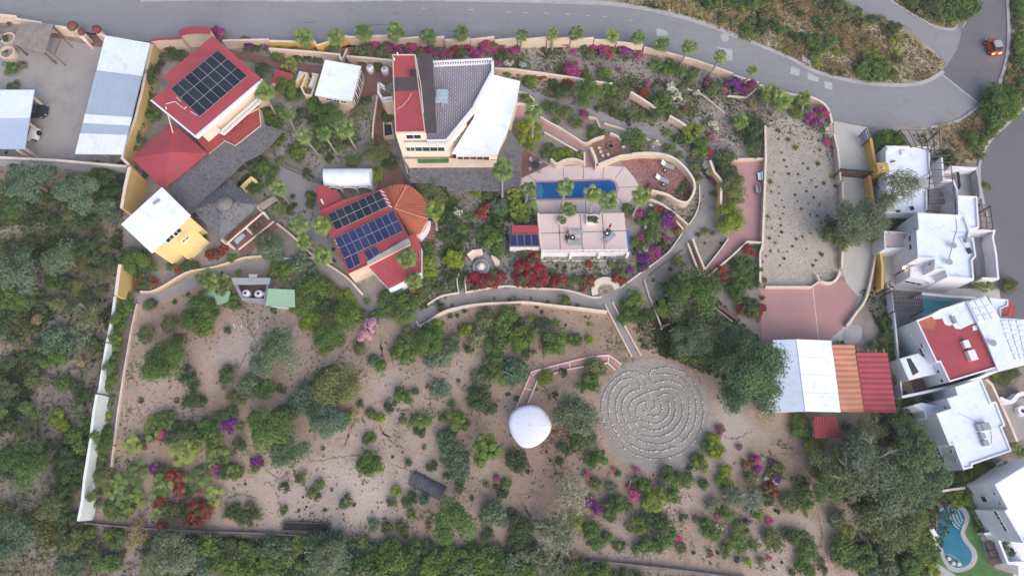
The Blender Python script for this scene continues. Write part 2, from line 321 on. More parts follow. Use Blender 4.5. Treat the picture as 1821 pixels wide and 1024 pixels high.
def sheet(name, px, z, m, sm=False, kind='structure', world_pts=False, label=None):
    """a flat surface of the setting, lying z above the ground"""
    pts = [tuple(P(x, y, z)[:2]) for x, y in px] if not world_pts else px
    if sm: pts = smooth_closed(pts)
    pts = ccw(pts)
    import mathutils.geometry as mg
    tri = mg.tessellate_polygon([[Vector((p[0], p[1], 0)) for p in pts]])
    o = mk(name, [(p[0], p[1], z) for p in pts], [tuple(t_) for t_ in tri], m, loc=(0, 0, 0))
    me = o.data
    if me.polygons and me.polygons[0].normal.z < 0: me.flip_normals()
    return tag(o, kind=kind, label=label)
def ribbon(name, px, w, z, m, sm=True):
    line = [tuple(P(x, y, z)[:2]) for x, y in px]
    if sm: line = smooth_line(line)
    L_, R_ = strip_sides(line, w); n = len(line)
    vs = [(p[0], p[1], z) for p in L_]+[(p[0], p[1], z) for p in R_]
    o = mk(name, vs, [(i, n+i, n+i+1, i+1) for i in range(n-1)], m, loc=(0, 0, 0))
    return tag(o, kind='structure')
def wall(label, px, h, w=0.25, m='cream', cap='cap', sm=False, name='garden_wall', cat='wall', group=None, z0=0.0, capw=0.06):
    """wall whose TOP edge runs through the photo points; h may be a list"""
    hs = h if isinstance(h, (list, tuple)) else [h]*len(px)
    line = [tuple(P(x, y, hh)[:2])+(hh,) for (x, y), hh in zip(px, hs)]
    if sm: line2 = smooth_line([l[:2] for l in line]); hz = [hs[0]]*len(line2)
    else: line2 = [l[:2] for l in line]; hz = list(hs)
    closed = (Vector(line2[0])-Vector(line2[-1])).length < 0.05
    if closed: line2 = line2[:-1]; hz = hz[:-1]
    L_, R_ = strip_sides(line2, w, closed); n = len(line2)
    c = line2[n//2]
    root = empty(name, (c[0], c[1], z0), label, cat, group)
    def strip(Lp, Rp, a, bz, nm, mm):
        vs = []
        for i in range(n):
            vs += [(Lp[i][0], Lp[i][1], a[i]), (Lp[i][0], Lp[i][1], bz[i]), (Rp[i][0], Rp[i][1], bz[i]), (Rp[i][0], Rp[i][1], a[i])]
        fs = []
        for i in range(n if closed else n-1):
            j = (i+1) % n
            for q in range(4): r_ = (q+1) % 4; fs.append((4*i+q, 4*i+r_, 4*j+r_, 4*j+q))
        if not closed: fs += [(0, 3, 2, 1), (4*n-4, 4*n-3, 4*n-2, 4*n-1)]
        return mk(nm, vs, fs, mm, root)
    if cap:
        strip(L_, R_, [z0]*n, [x-0.07 for x in hz], 'wall_body', m)
        L2, R2 = strip_sides(line2, w+capw, closed)
        strip(L2, R2, [x-0.07 for x in hz], hz, 'coping', cap)
    else:
        strip(L_, R_, [z0]*n, hz, 'wall_body', m)
    return root
def facade_hit(poly, px, py):
    d = ray(px, py); best = None
    for i in range(len(poly)):
        a = Vector(poly[i][:2]); b_ = Vector(poly[(i+1) % len(poly)][:2]); e = b_-a; nrm = Vector((e.y, -e.x)).normalized()
        den = d.x*nrm.x+d.y*nrm.y
        if den >= -1e-6: continue
        t_ = (a.x*nrm.x+a.y*nrm.y)/den
        hit = Vector((d.x*t_, d.y*t_, CH+d.z*t_)); s_ = (Vector(hit[:2])-a).dot(e)/e.length_squared
        if -0.02 <= s_ <= 1.02 and (best is None or t_ < best[0]): best = (t_, hit, e.normalized(), nrm)
    return best
def window(root, poly, px, py, w, h, fm='whitemetal', gm='glass', name='window', fr=0.09, zlim=None):
    r_ = facade_hit(ccw(poly), px, py)
    if r_ is None: return
    _, c, e, nrm = r_; e3 = Vector((e.x, e.y, 0)); n3 = Vector((nrm.x, nrm.y, 0)); up = Vector((0, 0, 1))
    if c.z-h/2 < 0.05: h = max(0.3, min(h, 2*(c.z-0.06))) if c.z > 0.3 else h; c.z = max(c.z, h/2+0.06)
    mb = MB()
    def bx(u0, u1, v0, v1, d0, d1, mb=mb):
        k = len(mb.v)
        for dd in (d0, d1):
            for u, v in ((u0, v0), (u1, v0), (u1, v1), (u0, v1)): mb.v.append(tuple(c+e3*u+up*v+n3*dd))
        for f in ((3, 2, 1, 0), (4, 5, 6, 7), (0, 1, 5, 4), (1, 2, 6, 5), (2, 3, 7, 6), (3, 0, 4, 7)): mb.f.append(tuple(k+q for q in f))
    bx(-w/2, w/2, h/2-fr, h/2, 0.004, 0.07); bx(-w/2, w/2, -h/2, -h/2+fr, 0.004, 0.07)
    bx(-w/2, -w/2+fr, -h/2+fr, h/2-fr, 0.004, 0.07); bx(w/2-fr, w/2, -h/2+fr, h/2-fr, 0.004, 0.07)
    if w > 0.9:
        k = max(1, int(w/1.1))
        for i in range(1, k+1): x = -w/2+w*i/(k+1); bx(x-0.03, x+0.03, -h/2+fr, h/2-fr, 0.004, 0.065)
    f = mb.build(name, fm, root)
    pb = MB(); bx(-w/2+fr, w/2-fr, -h/2+fr, h/2-fr, 0.003, 0.02, pb); pb.build('pane', gm, f)
def W2(px, z): return [tuple(P(x, y, z)[:2]) for x, y in px]
def block(root, poly, z0, z1, wm, rm, parapet=0.35, pw=0.22, wname='wall', rname='roof', over=0.0, capm=None):
    poly = ccw(poly)
    if parapet > 0:
        inner = offset_poly(poly, pw)
        MB().prism(poly, z0, z1-parapet-0.02).build(wname, wm, root)
        MB().prism(offset_poly(poly, pw+0.004), z1-parapet-0.02, z1-parapet+0.03).build(rname, rm, root)
        MB().ring(poly, inner, z1-parapet-0.02, z1).build('parapet', capm or wm, root)
    else:
        MB().prism(poly, z0, z1-0.14).build(wname, wm, root)
        MB().prism(offset_poly(poly, -over) if over else poly, z1-0.14, z1).build(rname, rm, root)
    return poly
def slab(root, poly, z0, z1, m, name='roof'): return MB().prism(poly, z0, z1).build(name, m, root)
def lerp(a, b_, t_): return tuple(a[i]+(b_[i]-a[i])*t_ for i in range(len(a)))
def bil(q, u, v): return Vector(lerp(lerp(q[0], q[1], u), lerp(q[3], q[2], u), v))
def tilequad(q3, m, root, name='roof', pitch=0.33, amp=0.035, rows=0.42, thick=0.12, along='v'):
    """pan-tile roof on a quad (four 3-D corners): ribs run from edge 0-1 to edge 3-2"""
    q3 = [Vector(p) for p in q3]; W_ = (q3[1]-q3[0]).length; L_ = (q3[3]-q3[0]).length
    nu = max(6, int(W_/pitch)*4); nv = max(1, int(L_/rows)); vs = []; fs = []
    for j in range(nv+1):
        for s_ in ((0, 1) if 0 < j < nv else ((1,) if j == 0 else (0,))):
            for i in range(nu+1):
                p = bil(q3, i/nu, j/nv); z = amp*math.cos(2*math.pi*i/4)+(0.05 if s_ else 0.0); vs.append((p.x, p.y, p.z+z))
    nr = len(vs)//(nu+1)
    for j in range(nr-1):
        for i in range(nu): a = j*(nu+1)+i; fs.append((a, a+1, a+nu+2, a+nu+1))
    k = len(vs)
    for p in q3: vs.append((p.x, p.y, p.z-thick)); 
    fs.append((k, k+3, k+2, k+1))
    top = [p+Vector((0, 0, -0.07)) for p in q3]; k2 = len(vs)
    for p in top: vs.append(tuple(p))
    for i in range(4): j = (i+1) % 4; fs.append((k+i, k+j, k2+j, k2+i))
    fs.append((k2, k2+1, k2+2, k2+3))
    return mk(name, vs, fs, m, root)
def panel_grid(root, q, nu, nv, z, tilt=0.0, m='solardark', skip=(), gap=0.05):
    """each module its own child: q = 4 photo points of the array's corners at height z"""
    c3 = [P(x, y, z+0.18) for x, y in q]
    for i in range(nu):
        for j in range(nv):
            if (i, j) in skip: continue
            cs = [bil(c3, (i+a)/nu, (j+b_)/nv) for a, b_ in ((0, 0), (1, 0), (1, 1), (0, 1))]
            pts = ccw([tuple(p[:2]) for p in cs]); ins = offset_poly(pts, 0.03)
            mb = MB().ring(offset_poly(pts, 0.01), ins, z+0.12, z+0.165)
            nf = len(mb.f); mb.prism(ins, z+0.13, z+0.157)
            mk('solar_panel', mb.v, mb.f, None, root, mats=['kerb', m], midx=[0]*nf+[1]*(len(mb.f)-nf))
def balustrade(root, a, b_, z, h=0.9, n=None, thick=0.16):
    a = Vector(a); b_ = Vector(b_); L_ = (b_-a).length; n = n or max(3, int(L_/0.42)); rz = math.atan2(b_.y-a.y, b_.x-a.x); mid = (a+b_)/2
    o = MB().box((mid.x, mid.y, z+h-0.06), (L_, thick+0.1, 0.12), rz).box((mid.x, mid.y, z+0.05), (L_, thick+0.1, 0.1), rz).build('balustrade', 'whitemetal', root)
    for i in range(n):
        p = a+(b_-a)*((i+0.5)/n)
        MB().lathe((p.x, p.y, z+0.1), [(0.06, 0), (0.11, 0.12), (0.12, 0.25), (0.06, 0.45), (0.05, 0.6), (0.08, h-0.22)], 8).build('baluster', 'whitemetal', o, smooth=True)
    return o
def post(root, x, y, z0, z1, m='cream', w=0.25, name='post', rz=0.0): return MB().box((x, y, (z0+z1)/2), (w, w, z1-z0), rz).build(name, m, root)
def cpx(px): return (sum(p[0] for p in px)/len(px), sum(p[1] for p in px)/len(px))
# ---------------------------------------------------------------- plants
def foliage_mat(name, dark, light, yellow=None):
    m, t, b = newmat(name)
    at = t.nodes.new('ShaderNodeAttribute'); at.attribute_name = 'tint'
    oi = t.nodes.new('ShaderNodeObjectInfo')
    c = ramp(t, at.outputs['Fac'], [(0.0, dark), (1.0, light)])
    c = mixc(t, 1.0, c, ramp(t, oi.outputs['Random'], [(0, (0.78, 0.85, 0.85)), (0.5, (1, 1, 1)), (1, (1.22, 1.12, 0.95))]), 'MULTIPLY')
    t.links.new(c, b.inputs['Base Color']); b.inputs['Roughness'].default_value = 0.7
    b.inputs['Specular IOR Level'].default_value = 0.25
    tr = t.nodes.new('ShaderNodeBsdfTranslucent'); t.links.new(c, tr.inputs[0])
    mx = t.nodes.new('ShaderNodeMixShader'); mx.inputs[0].default_value = 0.33
    o = t.nodes['Material Output']; t.links.new(b.outputs[0], mx.inputs[1]); t.links.new(tr.outputs[0], mx.inputs[2]); t.links.new(mx.outputs[0], o.inputs[0])
    return m
FM = {
 'G': foliage_mat('leaf_green', (0.08, 0.13, 0.035), (0.20, 0.295, 0.08)),
 'D': foliage_mat('leaf_dark', (0.052, 0.08, 0.035), (0.13, 0.18, 0.075)),
 'O': foliage_mat('leaf_olive', (0.115, 0.14, 0.055), (0.25, 0.285, 0.12)),
 'Y': foliage_mat('leaf_bright', (0.15, 0.21, 0.025), (0.36, 0.44, 0.075)),
 'B': foliage_mat('leaf_bluegreen', (0.09, 0.135, 0.085), (0.22, 0.30, 0.19)),
 'H': foliage_mat('leaf_deep_tree', (0.075, 0.125, 0.06), (0.18, 0.265, 0.13)),
 'S': foliage_mat('leaf_silver', (0.125, 0.155, 0.09), (0.28, 0.32, 0.20)),
 'W': foliage_mat('leaf_pale', (0.22, 0.24, 0.18), (0.44, 0.45, 0.36)),
 'F': foliage_mat('palm_leaf', (0.10, 0.16, 0.045), (0.29, 0.38, 0.13)),
 'f': foliage_mat('palm_leaf_yellow', (0.12, 0.17, 0.04), (0.31, 0.39, 0.11)),
 'T': foliage_mat('dry_leaf', (0.30, 0.22, 0.11), (0.58, 0.47, 0.25)),
}
BM = {
 'M': foliage_mat('bract_magenta', (0.38, 0.025, 0.20), (0.74, 0.085, 0.44)),
 'U': foliage_mat('bract_purple', (0.13, 0.01, 0.18), (0.35, 0.03, 0.42)),
 'R': foliage_mat('bract_red', (0.24, 0.02, 0.025), (0.45, 0.06, 0.05)),
 'V': foliage_mat('bract_crimson', (0.22, 0.008, 0.035), (0.50, 0.03, 0.09)),
 'P': foliage_mat('bract_pink', (0.50, 0.12, 0.40), (0.85, 0.65, 0.80)),
 'w': foliage_mat('flower_white', (0.60, 0.60, 0.52), (0.85, 0.84, 0.78)),
 'p': foliage_mat('flower_peach', (0.62, 0.42, 0.33), (0.80, 0.62, 0.52)),
}
def set_tint(me, vals):
    a = me.attributes.new('tint', 'FLOAT', 'FACE'); a.data.foreach_set('value', np.asarray(vals, dtype=np.float32))
def quads_mesh(name, V, nq, mats, midx=None, tint=None):
    me = bpy.data.meshes.new(name); n = nq*4
    me.vertices.add(n); me.vertices.foreach_set('co', V.astype(np.float32).ravel())
    me.loops.add(n); me.loops.foreach_set('vertex_index', np.arange(n, dtype=np.int32))
    me.polygons.add(nq); me.polygons.foreach_set('loop_start', np.arange(0, n, 4, dtype=np.int32)); me.polygons.foreach_set('loop_total', np.full(nq, 4, dtype=np.int32))
    for x in mats: me.materials.append(x)
    if midx is not None: me.polygons.foreach_set('material_index', midx.astype(np.int32))
    me.update(calc_edges=True)
    if tint is not None: set_tint(me, tint)
    return me
MESHV = {}
def unit(v): return v/np.maximum(1e-6, np.linalg.norm(v, axis=1, keepdims=True))
def crown_mesh(name, seed, style, leaf, n, mats, flower=0.0, flat=0.8):
    """crown of radius 1: leaves spread over overlapping clumps, uneven outline"""
    g = np.random.default_rng(seed)
    K = {'leafy': 16, 'feather': 24, 'clump': 30, 'flower': 14, 'dense': 20, 'sparse': 18}[style]
    # clump centres in an irregular ellipsoid
    lob = g.uniform(0.72, 1.12, 7); ph = g.uniform(0, 6.28)
    def rad(th): return np.interp((th+ph) % 6.283, np.linspace(0, 6.283, 8), np.append(lob, lob[0]))
    th = g.uniform(0, 6.283, K); rr = np.sqrt(g.uniform(0.0, 1, K))*0.74*rad(th)
    cz = (np.sqrt(np.maximum(0, 1-(rr*0.95)**2))*g.uniform(0.15, 0.8, K)-0.10)*flat
    C = np.stack([rr*np.cos(th), rr*np.sin(th), cz], 1); cr = g.uniform(0.24, 0.46, K)*(0.9 if style != 'clump' else 0.48)
    if style == 'clump': C[:, 2] += 0.15
    ci = g.integers(0, K, n); d = unit(g.normal(size=(n, 3))); d[:, 2] = np.where(d[:, 2] < -0.35, -d[:, 2], d[:, 2]); 
    rad_ = cr[ci]*g.uniform(0.55, 1.0, n)**0.5
    if style in ('feather', 'sparse'):
        rad_ *= g.uniform(0.6, 1.35, n)
    pos = C[ci]+d*rad_[:, None]*np.array([1, 1, 0.75])
    out_ = unit(pos+np.array([0, 0, 0.25]))
    nrm = unit(d*0.7+out_*0.5+g.normal(size=(n, 3))*0.55+np.array([0, 0, 0.35]))
    a = unit(np.cross(nrm, g.normal(size=(n, 3)))); b_ = np.cross(nrm, a)
    L_ = leaf*g.uniform(0.6, 1.35, n)
    asp = {'feather': 0.34, 'leafy': 0.62, 'clump': 0.75, 'flower': 0.7, 'dense': 0.6, 'sparse': 0.30}[style]
    if style in ('feather', 'sparse'): L_ = L_*1.5
    A = a*L_[:, None]*0.5; B_ = b_*(L_*asp)[:, None]*0.5; bend = nrm*(L_*0.12)[:, None]
    V = np.stack([pos-A, pos-B_+bend, pos+A, pos+B_+bend], 1)
    clump_t = g.uniform(0.1, 0.9, K)
    tint = np.clip(clump_t[ci]*0.55+g.uniform(0, 0.5, n), 0, 1)
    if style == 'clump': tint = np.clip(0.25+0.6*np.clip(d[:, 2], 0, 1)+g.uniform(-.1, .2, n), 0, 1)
    midx = np.zeros(n, int)
    if flower > 0:
        fc = g.uniform(0, 1, K) < min(0.97, flower+0.1)
        outer = (rad_/cr[ci] > 0.7) & (d[:, 2] > -0.1)
        midx = (fc[ci] & outer & (g.uniform(0, 1, n) < min(0.95, flower+0.15))).astype(int)
        if flower < 0.3: midx = ((g.uniform(0, 1, n) < flower) & outer).astype(int)
    me = quads_mesh(name, V.reshape(-1, 3), n, mats, midx, tint); MESHV[me.name] = (V.reshape(-1, 3), tint); return me
LG = FM['G']; BR = BM['M']
CR = {}
def lib(key, style, leaf, n, k, mats, flower=0.0, flat=0.8):
    CR[key] = [crown_mesh('crown_'+key, 100*len(CR)+i, style, leaf, n, mats, flower, flat) for i in range(k)]
for st in ('leafy', 'feather', 'dense'):
    lib(st+'S', st, 0.26, 320, 3, [LG]); lib(st+'M', st, 0.155, 1100, 3, [LG]); lib(st+'L', st, 0.085, 3800, 3, [LG])
lib('sparseM', 'sparse', 0.14, 480, 2, [LG]); lib('sparseL', 'sparse', 0.09, 1500, 3, [LG])
for st in ('leafy', 'feather', 'dense', 'sparse'): lib(st+'X', st, 0.058 if st != 'sparse' else .05, 9000 if st != 'sparse' else 5200, 2, [LG])
lib('clumpL', 'clump', 0.11, 3600, 1, [LG])
lib('flowerS', 'flower', 0.24, 380, 3, [LG, BR], 0.68); lib('flowerM', 'flower', 0.14, 1250, 3, [LG, BR], 0.66)
lib('speckS', 'leafy', 0.24, 360, 2, [LG, BR], 0.2); lib('speckM', 'leafy', 0.15, 1100, 2, [LG, BR], 0.16)
def tuft_mesh(name, seed, n=34, up=0.5):
    g = np.random.default_rng(seed); th = g.uniform(0, 6.283, n); el = g.uniform(0.15, 1.2, n); L_ = g.uniform(0.7, 1.05, n)
    d = np.stack([np.cos(th)*np.cos(el), np.sin(th)*np.cos(el), np.sin(el)], 1); s_ = unit(np.cross(d, np.array([0, 0, 1.0])))*0.10
    mid = d*(L_*0.5)[:, None]; tip = d*L_[:, None]-np.array([0, 0, 0.12])
    V = np.stack([np.zeros((n, 3)), mid-s_, tip, mid+s_], 1)
    return quads_mesh(name, V.reshape(-1, 3), n, [LG], None, g.uniform(0, 1, n))
CR['tuft'] = [tuft_mesh('crown_tuft', 900+i, 46) for i in range(3)]
def palm_crown(name, seed, nf=26, spread=1.0):
    """fan palm head of radius 1: every frond a petiole and a pleated fan of separate fingers"""
    g = np.random.default_rng(seed); Q = []; T_ = []
    def quad(a, b_, c, d, t_): Q.append([a, b_, c, d]); T_.append(t_)
    up = np.array([0, 0, 1.0])
    for i in range(nf):
        az = i*2.399+g.uniform(-.2, .2); el = 1.2-1.75*(i/nf)**0.75+g.uniform(-.15, .15)
        d = np.array([math.cos(az)*math.cos(el), math.sin(az)*math.cos(el), math.sin(el)])
        side = unit(np.cross(d, up)[None])[0]; nn = np.cross(side, d)
        pl = g.uniform(0.10, 0.32) if i < 5 else g.uniform(0.38, 0.58); base = d*pl; w = side*0.018
        tn = g.uniform(0.15, 0.9)
        quad(-w, w, base+w, base-w, 1.0)
        nfi = 9; fl = g.uniform(0.40, 0.52)*(1.12 if spread > 1 else 1)
        for k in range(nfi):
            a_ = (k/(nfi-1)-0.5)*(3.0 if spread == 1 else 2.0)
            fd = d*math.cos(a_)+side*math.sin(a_); L_ = fl*(1-0.25*abs(a_)/1.75)
            fs_ = np.cross(fd, nn)*(0.062); dr = 0.10+0.10*abs(a_)
            m_ = base+fd*L_*0.55+nn*0.02*(1 if k % 2 else -1); tip = base+fd*L_-up*dr*0.9-nn*0.05
            quad(base, m_-fs_, tip, m_+fs_, float(np.clip(tn+g.uniform(-.15, .15), 0, 1)))
    V = np.array(Q); return quads_mesh(name, V.reshape(-1, 3), len(Q), [LG], None, T_)
CR['lowpalm'] = [palm_crown('crown_low_palm', 60+i, 12, 1.25) for i in range(4)]
CR['palm'] = [palm_crown('crown_palm', 40+i, 18) for i in range(5)]
def trunk_mesh(name, seed):
    """unit-height tapered trunk with limbs reaching into a crown of radius 1 around z=1.0"""
    mb = MB(); g = random.Random(seed); pts = [(0, 0, 0), (0.03, 0.02, 0.3), (0, 0.05, 0.62)]
    mb.tube(pts[0], pts[1], 0.085, 0.065, 7).tube(pts[1], pts[2], 0.065, 0.05, 7)
    for i in range(6):
        a_ = i*1.05+g.uniform(-.3, .3); e = (0.55*math.cos(a_), 0.55*math.sin(a_), g.uniform(0.95, 1.25)); m_ = (0.22*math.cos(a_), 0.22*math.sin(a_)+.03, 0.85)
        mb.tube(pts[2], m_, 0.04, 0.028, 5).tube(m_, e, 0.028, 0.01, 5)
        for k in range(2):
            b2 = a_+(-.6 if k else .6); mb.tube(m_, (0.6*math.cos(b2), 0.6*math.sin(b2), g.uniform(.9, 1.3)), 0.018, 0.006, 4)
    me = bpy.data.meshes.new(name); me.from_pydata(mb.v, [], mb.f); me.materials.append(M['trunk']); me.update(); return me
TR = [trunk_mesh('trunk_mesh', i) for i in range(3)]
def bare_branches(seed):
    mb = MB(); g = random.Random(seed)
    def grow(p, d, L_, r, k):
        e = (p[0]+d[0]*L_, p[1]+d[1]*L_, p[2]+d[2]*L_); mb.tube(p, e, r, r*0.6, 4)
        if k == 0: return
        for _ in range(2 if g.random() < .6 else 3):
            a_ = g.uniform(0, 6.28); s_ = g.uniform(.3, .65); nd = Vector((d[0]+s_*math.cos(a_), d[1]+s_*math.sin(a_), d[2]*0.6+g.uniform(-.1, .3))).normalized()
            grow(e, nd, L_*g.uniform(.65, .9), r*0.6, k-1)
    for i in range(5):
        a_ = i*1.26+g.uniform(-.3, .3); grow((0, 0, 0.35), Vector((math.cos(a_)*.8, math.sin(a_)*.8, .6)).normalized(), 0.30, 0.016, 4)
    me = bpy.data.meshes.new('bare_branches'); me.from_pydata(mb.v, [], mb.f); me.materials.append(M['palebark']); me.update(); return me
BB = [bare_branches(i) for i in range(2)]
mbp = MB().tube((0, 0, 0), (0, 0, 0.25), 0.65, 0.5, 9).tube((0, 0, 0.25), (0, 0, 1), 0.5, 0.42, 9)
PTM = bpy.data.meshes.new('palm_trunk'); PTM.from_pydata(mbp.v, [], mbp.f); PTM.materials.append(M['palmtrunk']); PTM.update()
PLANTS = []     # (root, kind phrase, px, py) for labels
def link_child(name, me, parent, loc, scale, rot, mats):
    o = bpy.data.objects.new(name, me); COL.objects.link(o); o.parent = parent; o.location = loc; o.scale = scale; o.rotation_euler = rot
    for i, m_ in enumerate(mats):
        if i < len(o.material_slots): o.material_slots[i].link = 'OBJECT'; o.material_slots[i].material = m_
    return o
ADJ = {'H': 'deep green', 'G': 'green', 'D': 'dark green', 'O': 'olive green', 'Y': 'bright yellow-green', 'B': 'blue-green', 'S': 'grey-green', 'W': 'pale', 'T': 'dry tan'}
FADJ = {'M': 'magenta', 'U': 'purple', 'R': 'red', 'V': 'crimson', 'P': 'pink and white', 'w': 'white', 'p': 'peach'}
def sizeword(r): return 'tiny' if r < 0.55 else 'small' if r < 1.0 else 'medium' if r < 1.8 else 'large' if r < 3.6 else 'huge'
BUSHQ = []
def plant(k, px, py, rpx, style=None, leaf=None, flat=None, group=None, now=False):
    """k: a letter of ADJ or FADJ; rpx = crown radius in photo pixels"""
    r = rpx*mpp(px, py)*(1.3 if k in FADJ else 1.16)*(1.14 if py > 540 and 240 < px < 1450 else 1.0); tree = r > 1.9
    if not tree and k not in FADJ and not now: BUSHQ.append((rpx, k, px, py, style, leaf, flat)); return
    hc = r*(0.42 if not tree else 0.75); z = hc
    c = P(px, py, z); base = Vector((c.x, c.y, 0))
    kk = 'S' if r < 0.85 else 'M' if r < 1.9 else 'L' if r < 4.4 else 'X'
    fl = k in FADJ
    if fl:
        st = 'speck' if style == 'speck' else 'flower'; key = st+('S' if r < 0.85 else 'M')
        kind = f"{sizeword(r)} {FADJ[k]} bougainvillea" if k not in 'wp' else f"{sizeword(r)} {FADJ[k]}-flowered bush"
        nm = 'bougainvillea_bush' if k not in 'wp' else 'flowering_bush'; cat = 'flowering bush'; tree = False
        mats = [FM[leaf or 'O'], BM[k]]
    else:
        st = style or {'G': 'leafy', 'D': 'dense', 'O': 'feather', 'Y': 'leafy', 'B': 'feather', 'S': 'feather', 'W': 'sparse', 'T': 'sparse'}[k]
        if st == 'clump': key = 'clumpL'
        elif st == 'sparse': key = 'sparse'+(kk if kk in 'LX' else 'M')
        else: key = st+kk
        kind = f"{sizeword(r)} {ADJ[k]} " + ({'feather': 'feathery ', 'clump': 'knobbly ', 'sparse': 'wispy ', 'dense': 'dense ', 'leafy': ''}[st]) + ('tree' if tree else 'bush')
        nm = 'tree' if tree else 'bush'; cat = 'tree' if tree else 'bush'; mats = [FM[k]]
    root = empty(nm, base, None, cat, group)
    me = CR[key][rnd.randrange(len(CR[key]))]
    if now == 'merge':
        COL.objects.unlink(root); bpy.data.objects.remove(root)
        a_ = rnd.uniform(0, 6.28); V, ti = MESHV[me.name]; ca, sa = math.cos(a_), math.sin(a_)
        W_ = np.c_[(V[:, 0]*ca-V[:, 1]*sa)*r+c.x, (V[:, 0]*sa+V[:, 1]*ca)*r+c.y, V[:, 2]*r*.9+z]; W_[:, 2] = np.maximum(W_[:, 2], .01)
        return W_, np.clip(ti+rnd.uniform(-.2, .2), 0, 1), k
    fz = flat or (0.85 if tree else 0.9)
    link_child('crown', me, root, (0, 0, z), (r*rnd.uniform(.94, 1.06), r*rnd.uniform(.94, 1.06), r*fz), (0, 0, rnd.uniform(0, 6.28)), mats)
    if tree or st == 'sparse':
        h = z/1.0
        link_child('trunk', TR[rnd.randrange(3)], root, (0, 0, 0), (r*0.9, r*0.9, z*1.02), (0, 0, rnd.uniform(0, 6.28)), [M['palebark'] if k in 'WS' else M['trunk']])
    if k == 'W':
        link_child('branches', BB[rnd.randrange(2)], root, (0, 0, z*0.3), (r, r, r*1.1), (0, 0, rnd.uniform(0, 6.28)), [M['palebark']])
    PLANTS.append((root, kind, px, py)); return root
def tall(k, px, py, rpx, hc=None, st='feather', bare=False, fz=.7):
    """one big crown of its own, centred on the photo point at height hc"""
    r = rpx*mpp(px, py)*1.05; hc = hc or r*.8+.4; r *= (CH-hc)/CH; c = P(px, py, hc); root = empty('tree', (c.x, c.y, 0), None, 'tree')
    key = 'clumpL' if st == 'clump' else st+('X' if r > 3.4 else 'L'); link_child('crown', CR[key][rnd.randrange(len(CR[key]))], root, (0, 0, hc), (r, r*rnd.uniform(.92, 1.06), r*fz), (0, 0, rnd.uniform(0, 6.28)), [FM[k]])
    link_child('trunk', TR[rnd.randrange(3)], root, (0, 0, 0), (r*.85, r*.85, hc), (0, 0, rnd.uniform(0, 6.28)), [M['palebark'] if k in 'SW' else M['trunk']])
    if bare: link_child('branches', BB[rnd.randrange(2)], root, (0, 0, hc-r*.25), (r, r, r*1.0), (0, 0, rnd.uniform(0, 6.28)), [M['palebark']])
    PLANTS.append((root, f"{sizeword(r)} {ADJ[k]} {({'feather': 'feathery', 'leafy': 'leafy', 'dense': 'dense', 'sparse': 'wispy', 'clump': 'knobbly'})[st]} tree", px, py)); return root
def palm(cx, cy, bx, by, rpx, k='F', nm='fan_palm'):
    gt = P(cx, cy, 0); gb = P(bx, by, 0)
    h = CH*(1-gb.length/gt.length) if gt.length > 1 else 2.0
    h = min(9.0, max(1.6, h)); top = P(cx, cy, h); base = gb
    lim = top-base; lim.z = 0
    r = rpx*mpp(cx, cy, h)*rnd.uniform(1.05, 1.42)
    root = empty(nm, base, None, 'palm'); d = top-base
    t_ = link_child('trunk', PTM, root, (0, 0, 0), (0.30, 0.30, d.length), (0, 0, 0), [M['palmtrunk']])
    t_.rotation_euler = d.to_track_quat('Z', 'Y').to_euler()
    link_child('crown', CR['palm'][rnd.randrange(5)], root, d, (r, r, r*0.95), (rnd.uniform(-.15, .15), rnd.uniform(-.15, .15), rnd.uniform(0, 6.28)), [FM[k]])
    sk = link_child('dead_fronds', CR['tuft'][rnd.randrange(3)], root, d-Vector((0, 0, .1)), (r*.42, r*.42, -r*.55), (0, 0, rnd.uniform(0, 6)), [FM['T']])
    PLANTS.append((root, 'tall fan palm' if h > 3.2 else 'short fan palm', cx, cy)); return root
def lowpalm(px, py, rpx, k=None):
    k = k or rnd.choice('ffF')
    r = rpx*mpp(px, py)*1.08; c = P(px, py, 0.9); root = empty('low_palm', (c.x, c.y, 0), None, 'palm')
    link_child('trunk', PTM, root, (0, 0, 0), (0.32, 0.32, 0.95), (0, 0, 0), [M['palmtrunk']])
    link_child('crown', CR['lowpalm'][rnd.randrange(4)], root, (0, 0, 0.9), (r, r, r*0.6), (rnd.uniform(-.2, .2), rnd.uniform(-.2, .2), rnd.uniform(0, 6.28)), [FM[k]])
    PLANTS.append((root, 'low fan palm', px, py)); return root
def tuft(px, py, rpx, k='B', group=None):
    r = rpx*mpp(px, py); c = P(px, py, 0); o = bpy.data.objects.new('grass_tuft', CR['tuft'][rnd.randrange(3)]); COL.objects.link(o)
    o.location = c; o.scale = (r, r, r*0.8); o.rotation_euler = (0, 0, rnd.uniform(0, 6.28))
    o.material_slots[0].link = 'OBJECT'; o.material_slots[0].material = FM[k]; o['category'] = 'grass tuft'
    if group: o['group'] = group
    PLANTS.append((o, {'B': 'small blue-grey tuft', 'D': 'small dark tuft', 'Y': 'small yellow-green rosette', 'S': 'small silvery rosette', 'O': 'small olive tuft', 'G': 'small green tuft', 'T': 'small dry tuft'}[k], px, py)); return o
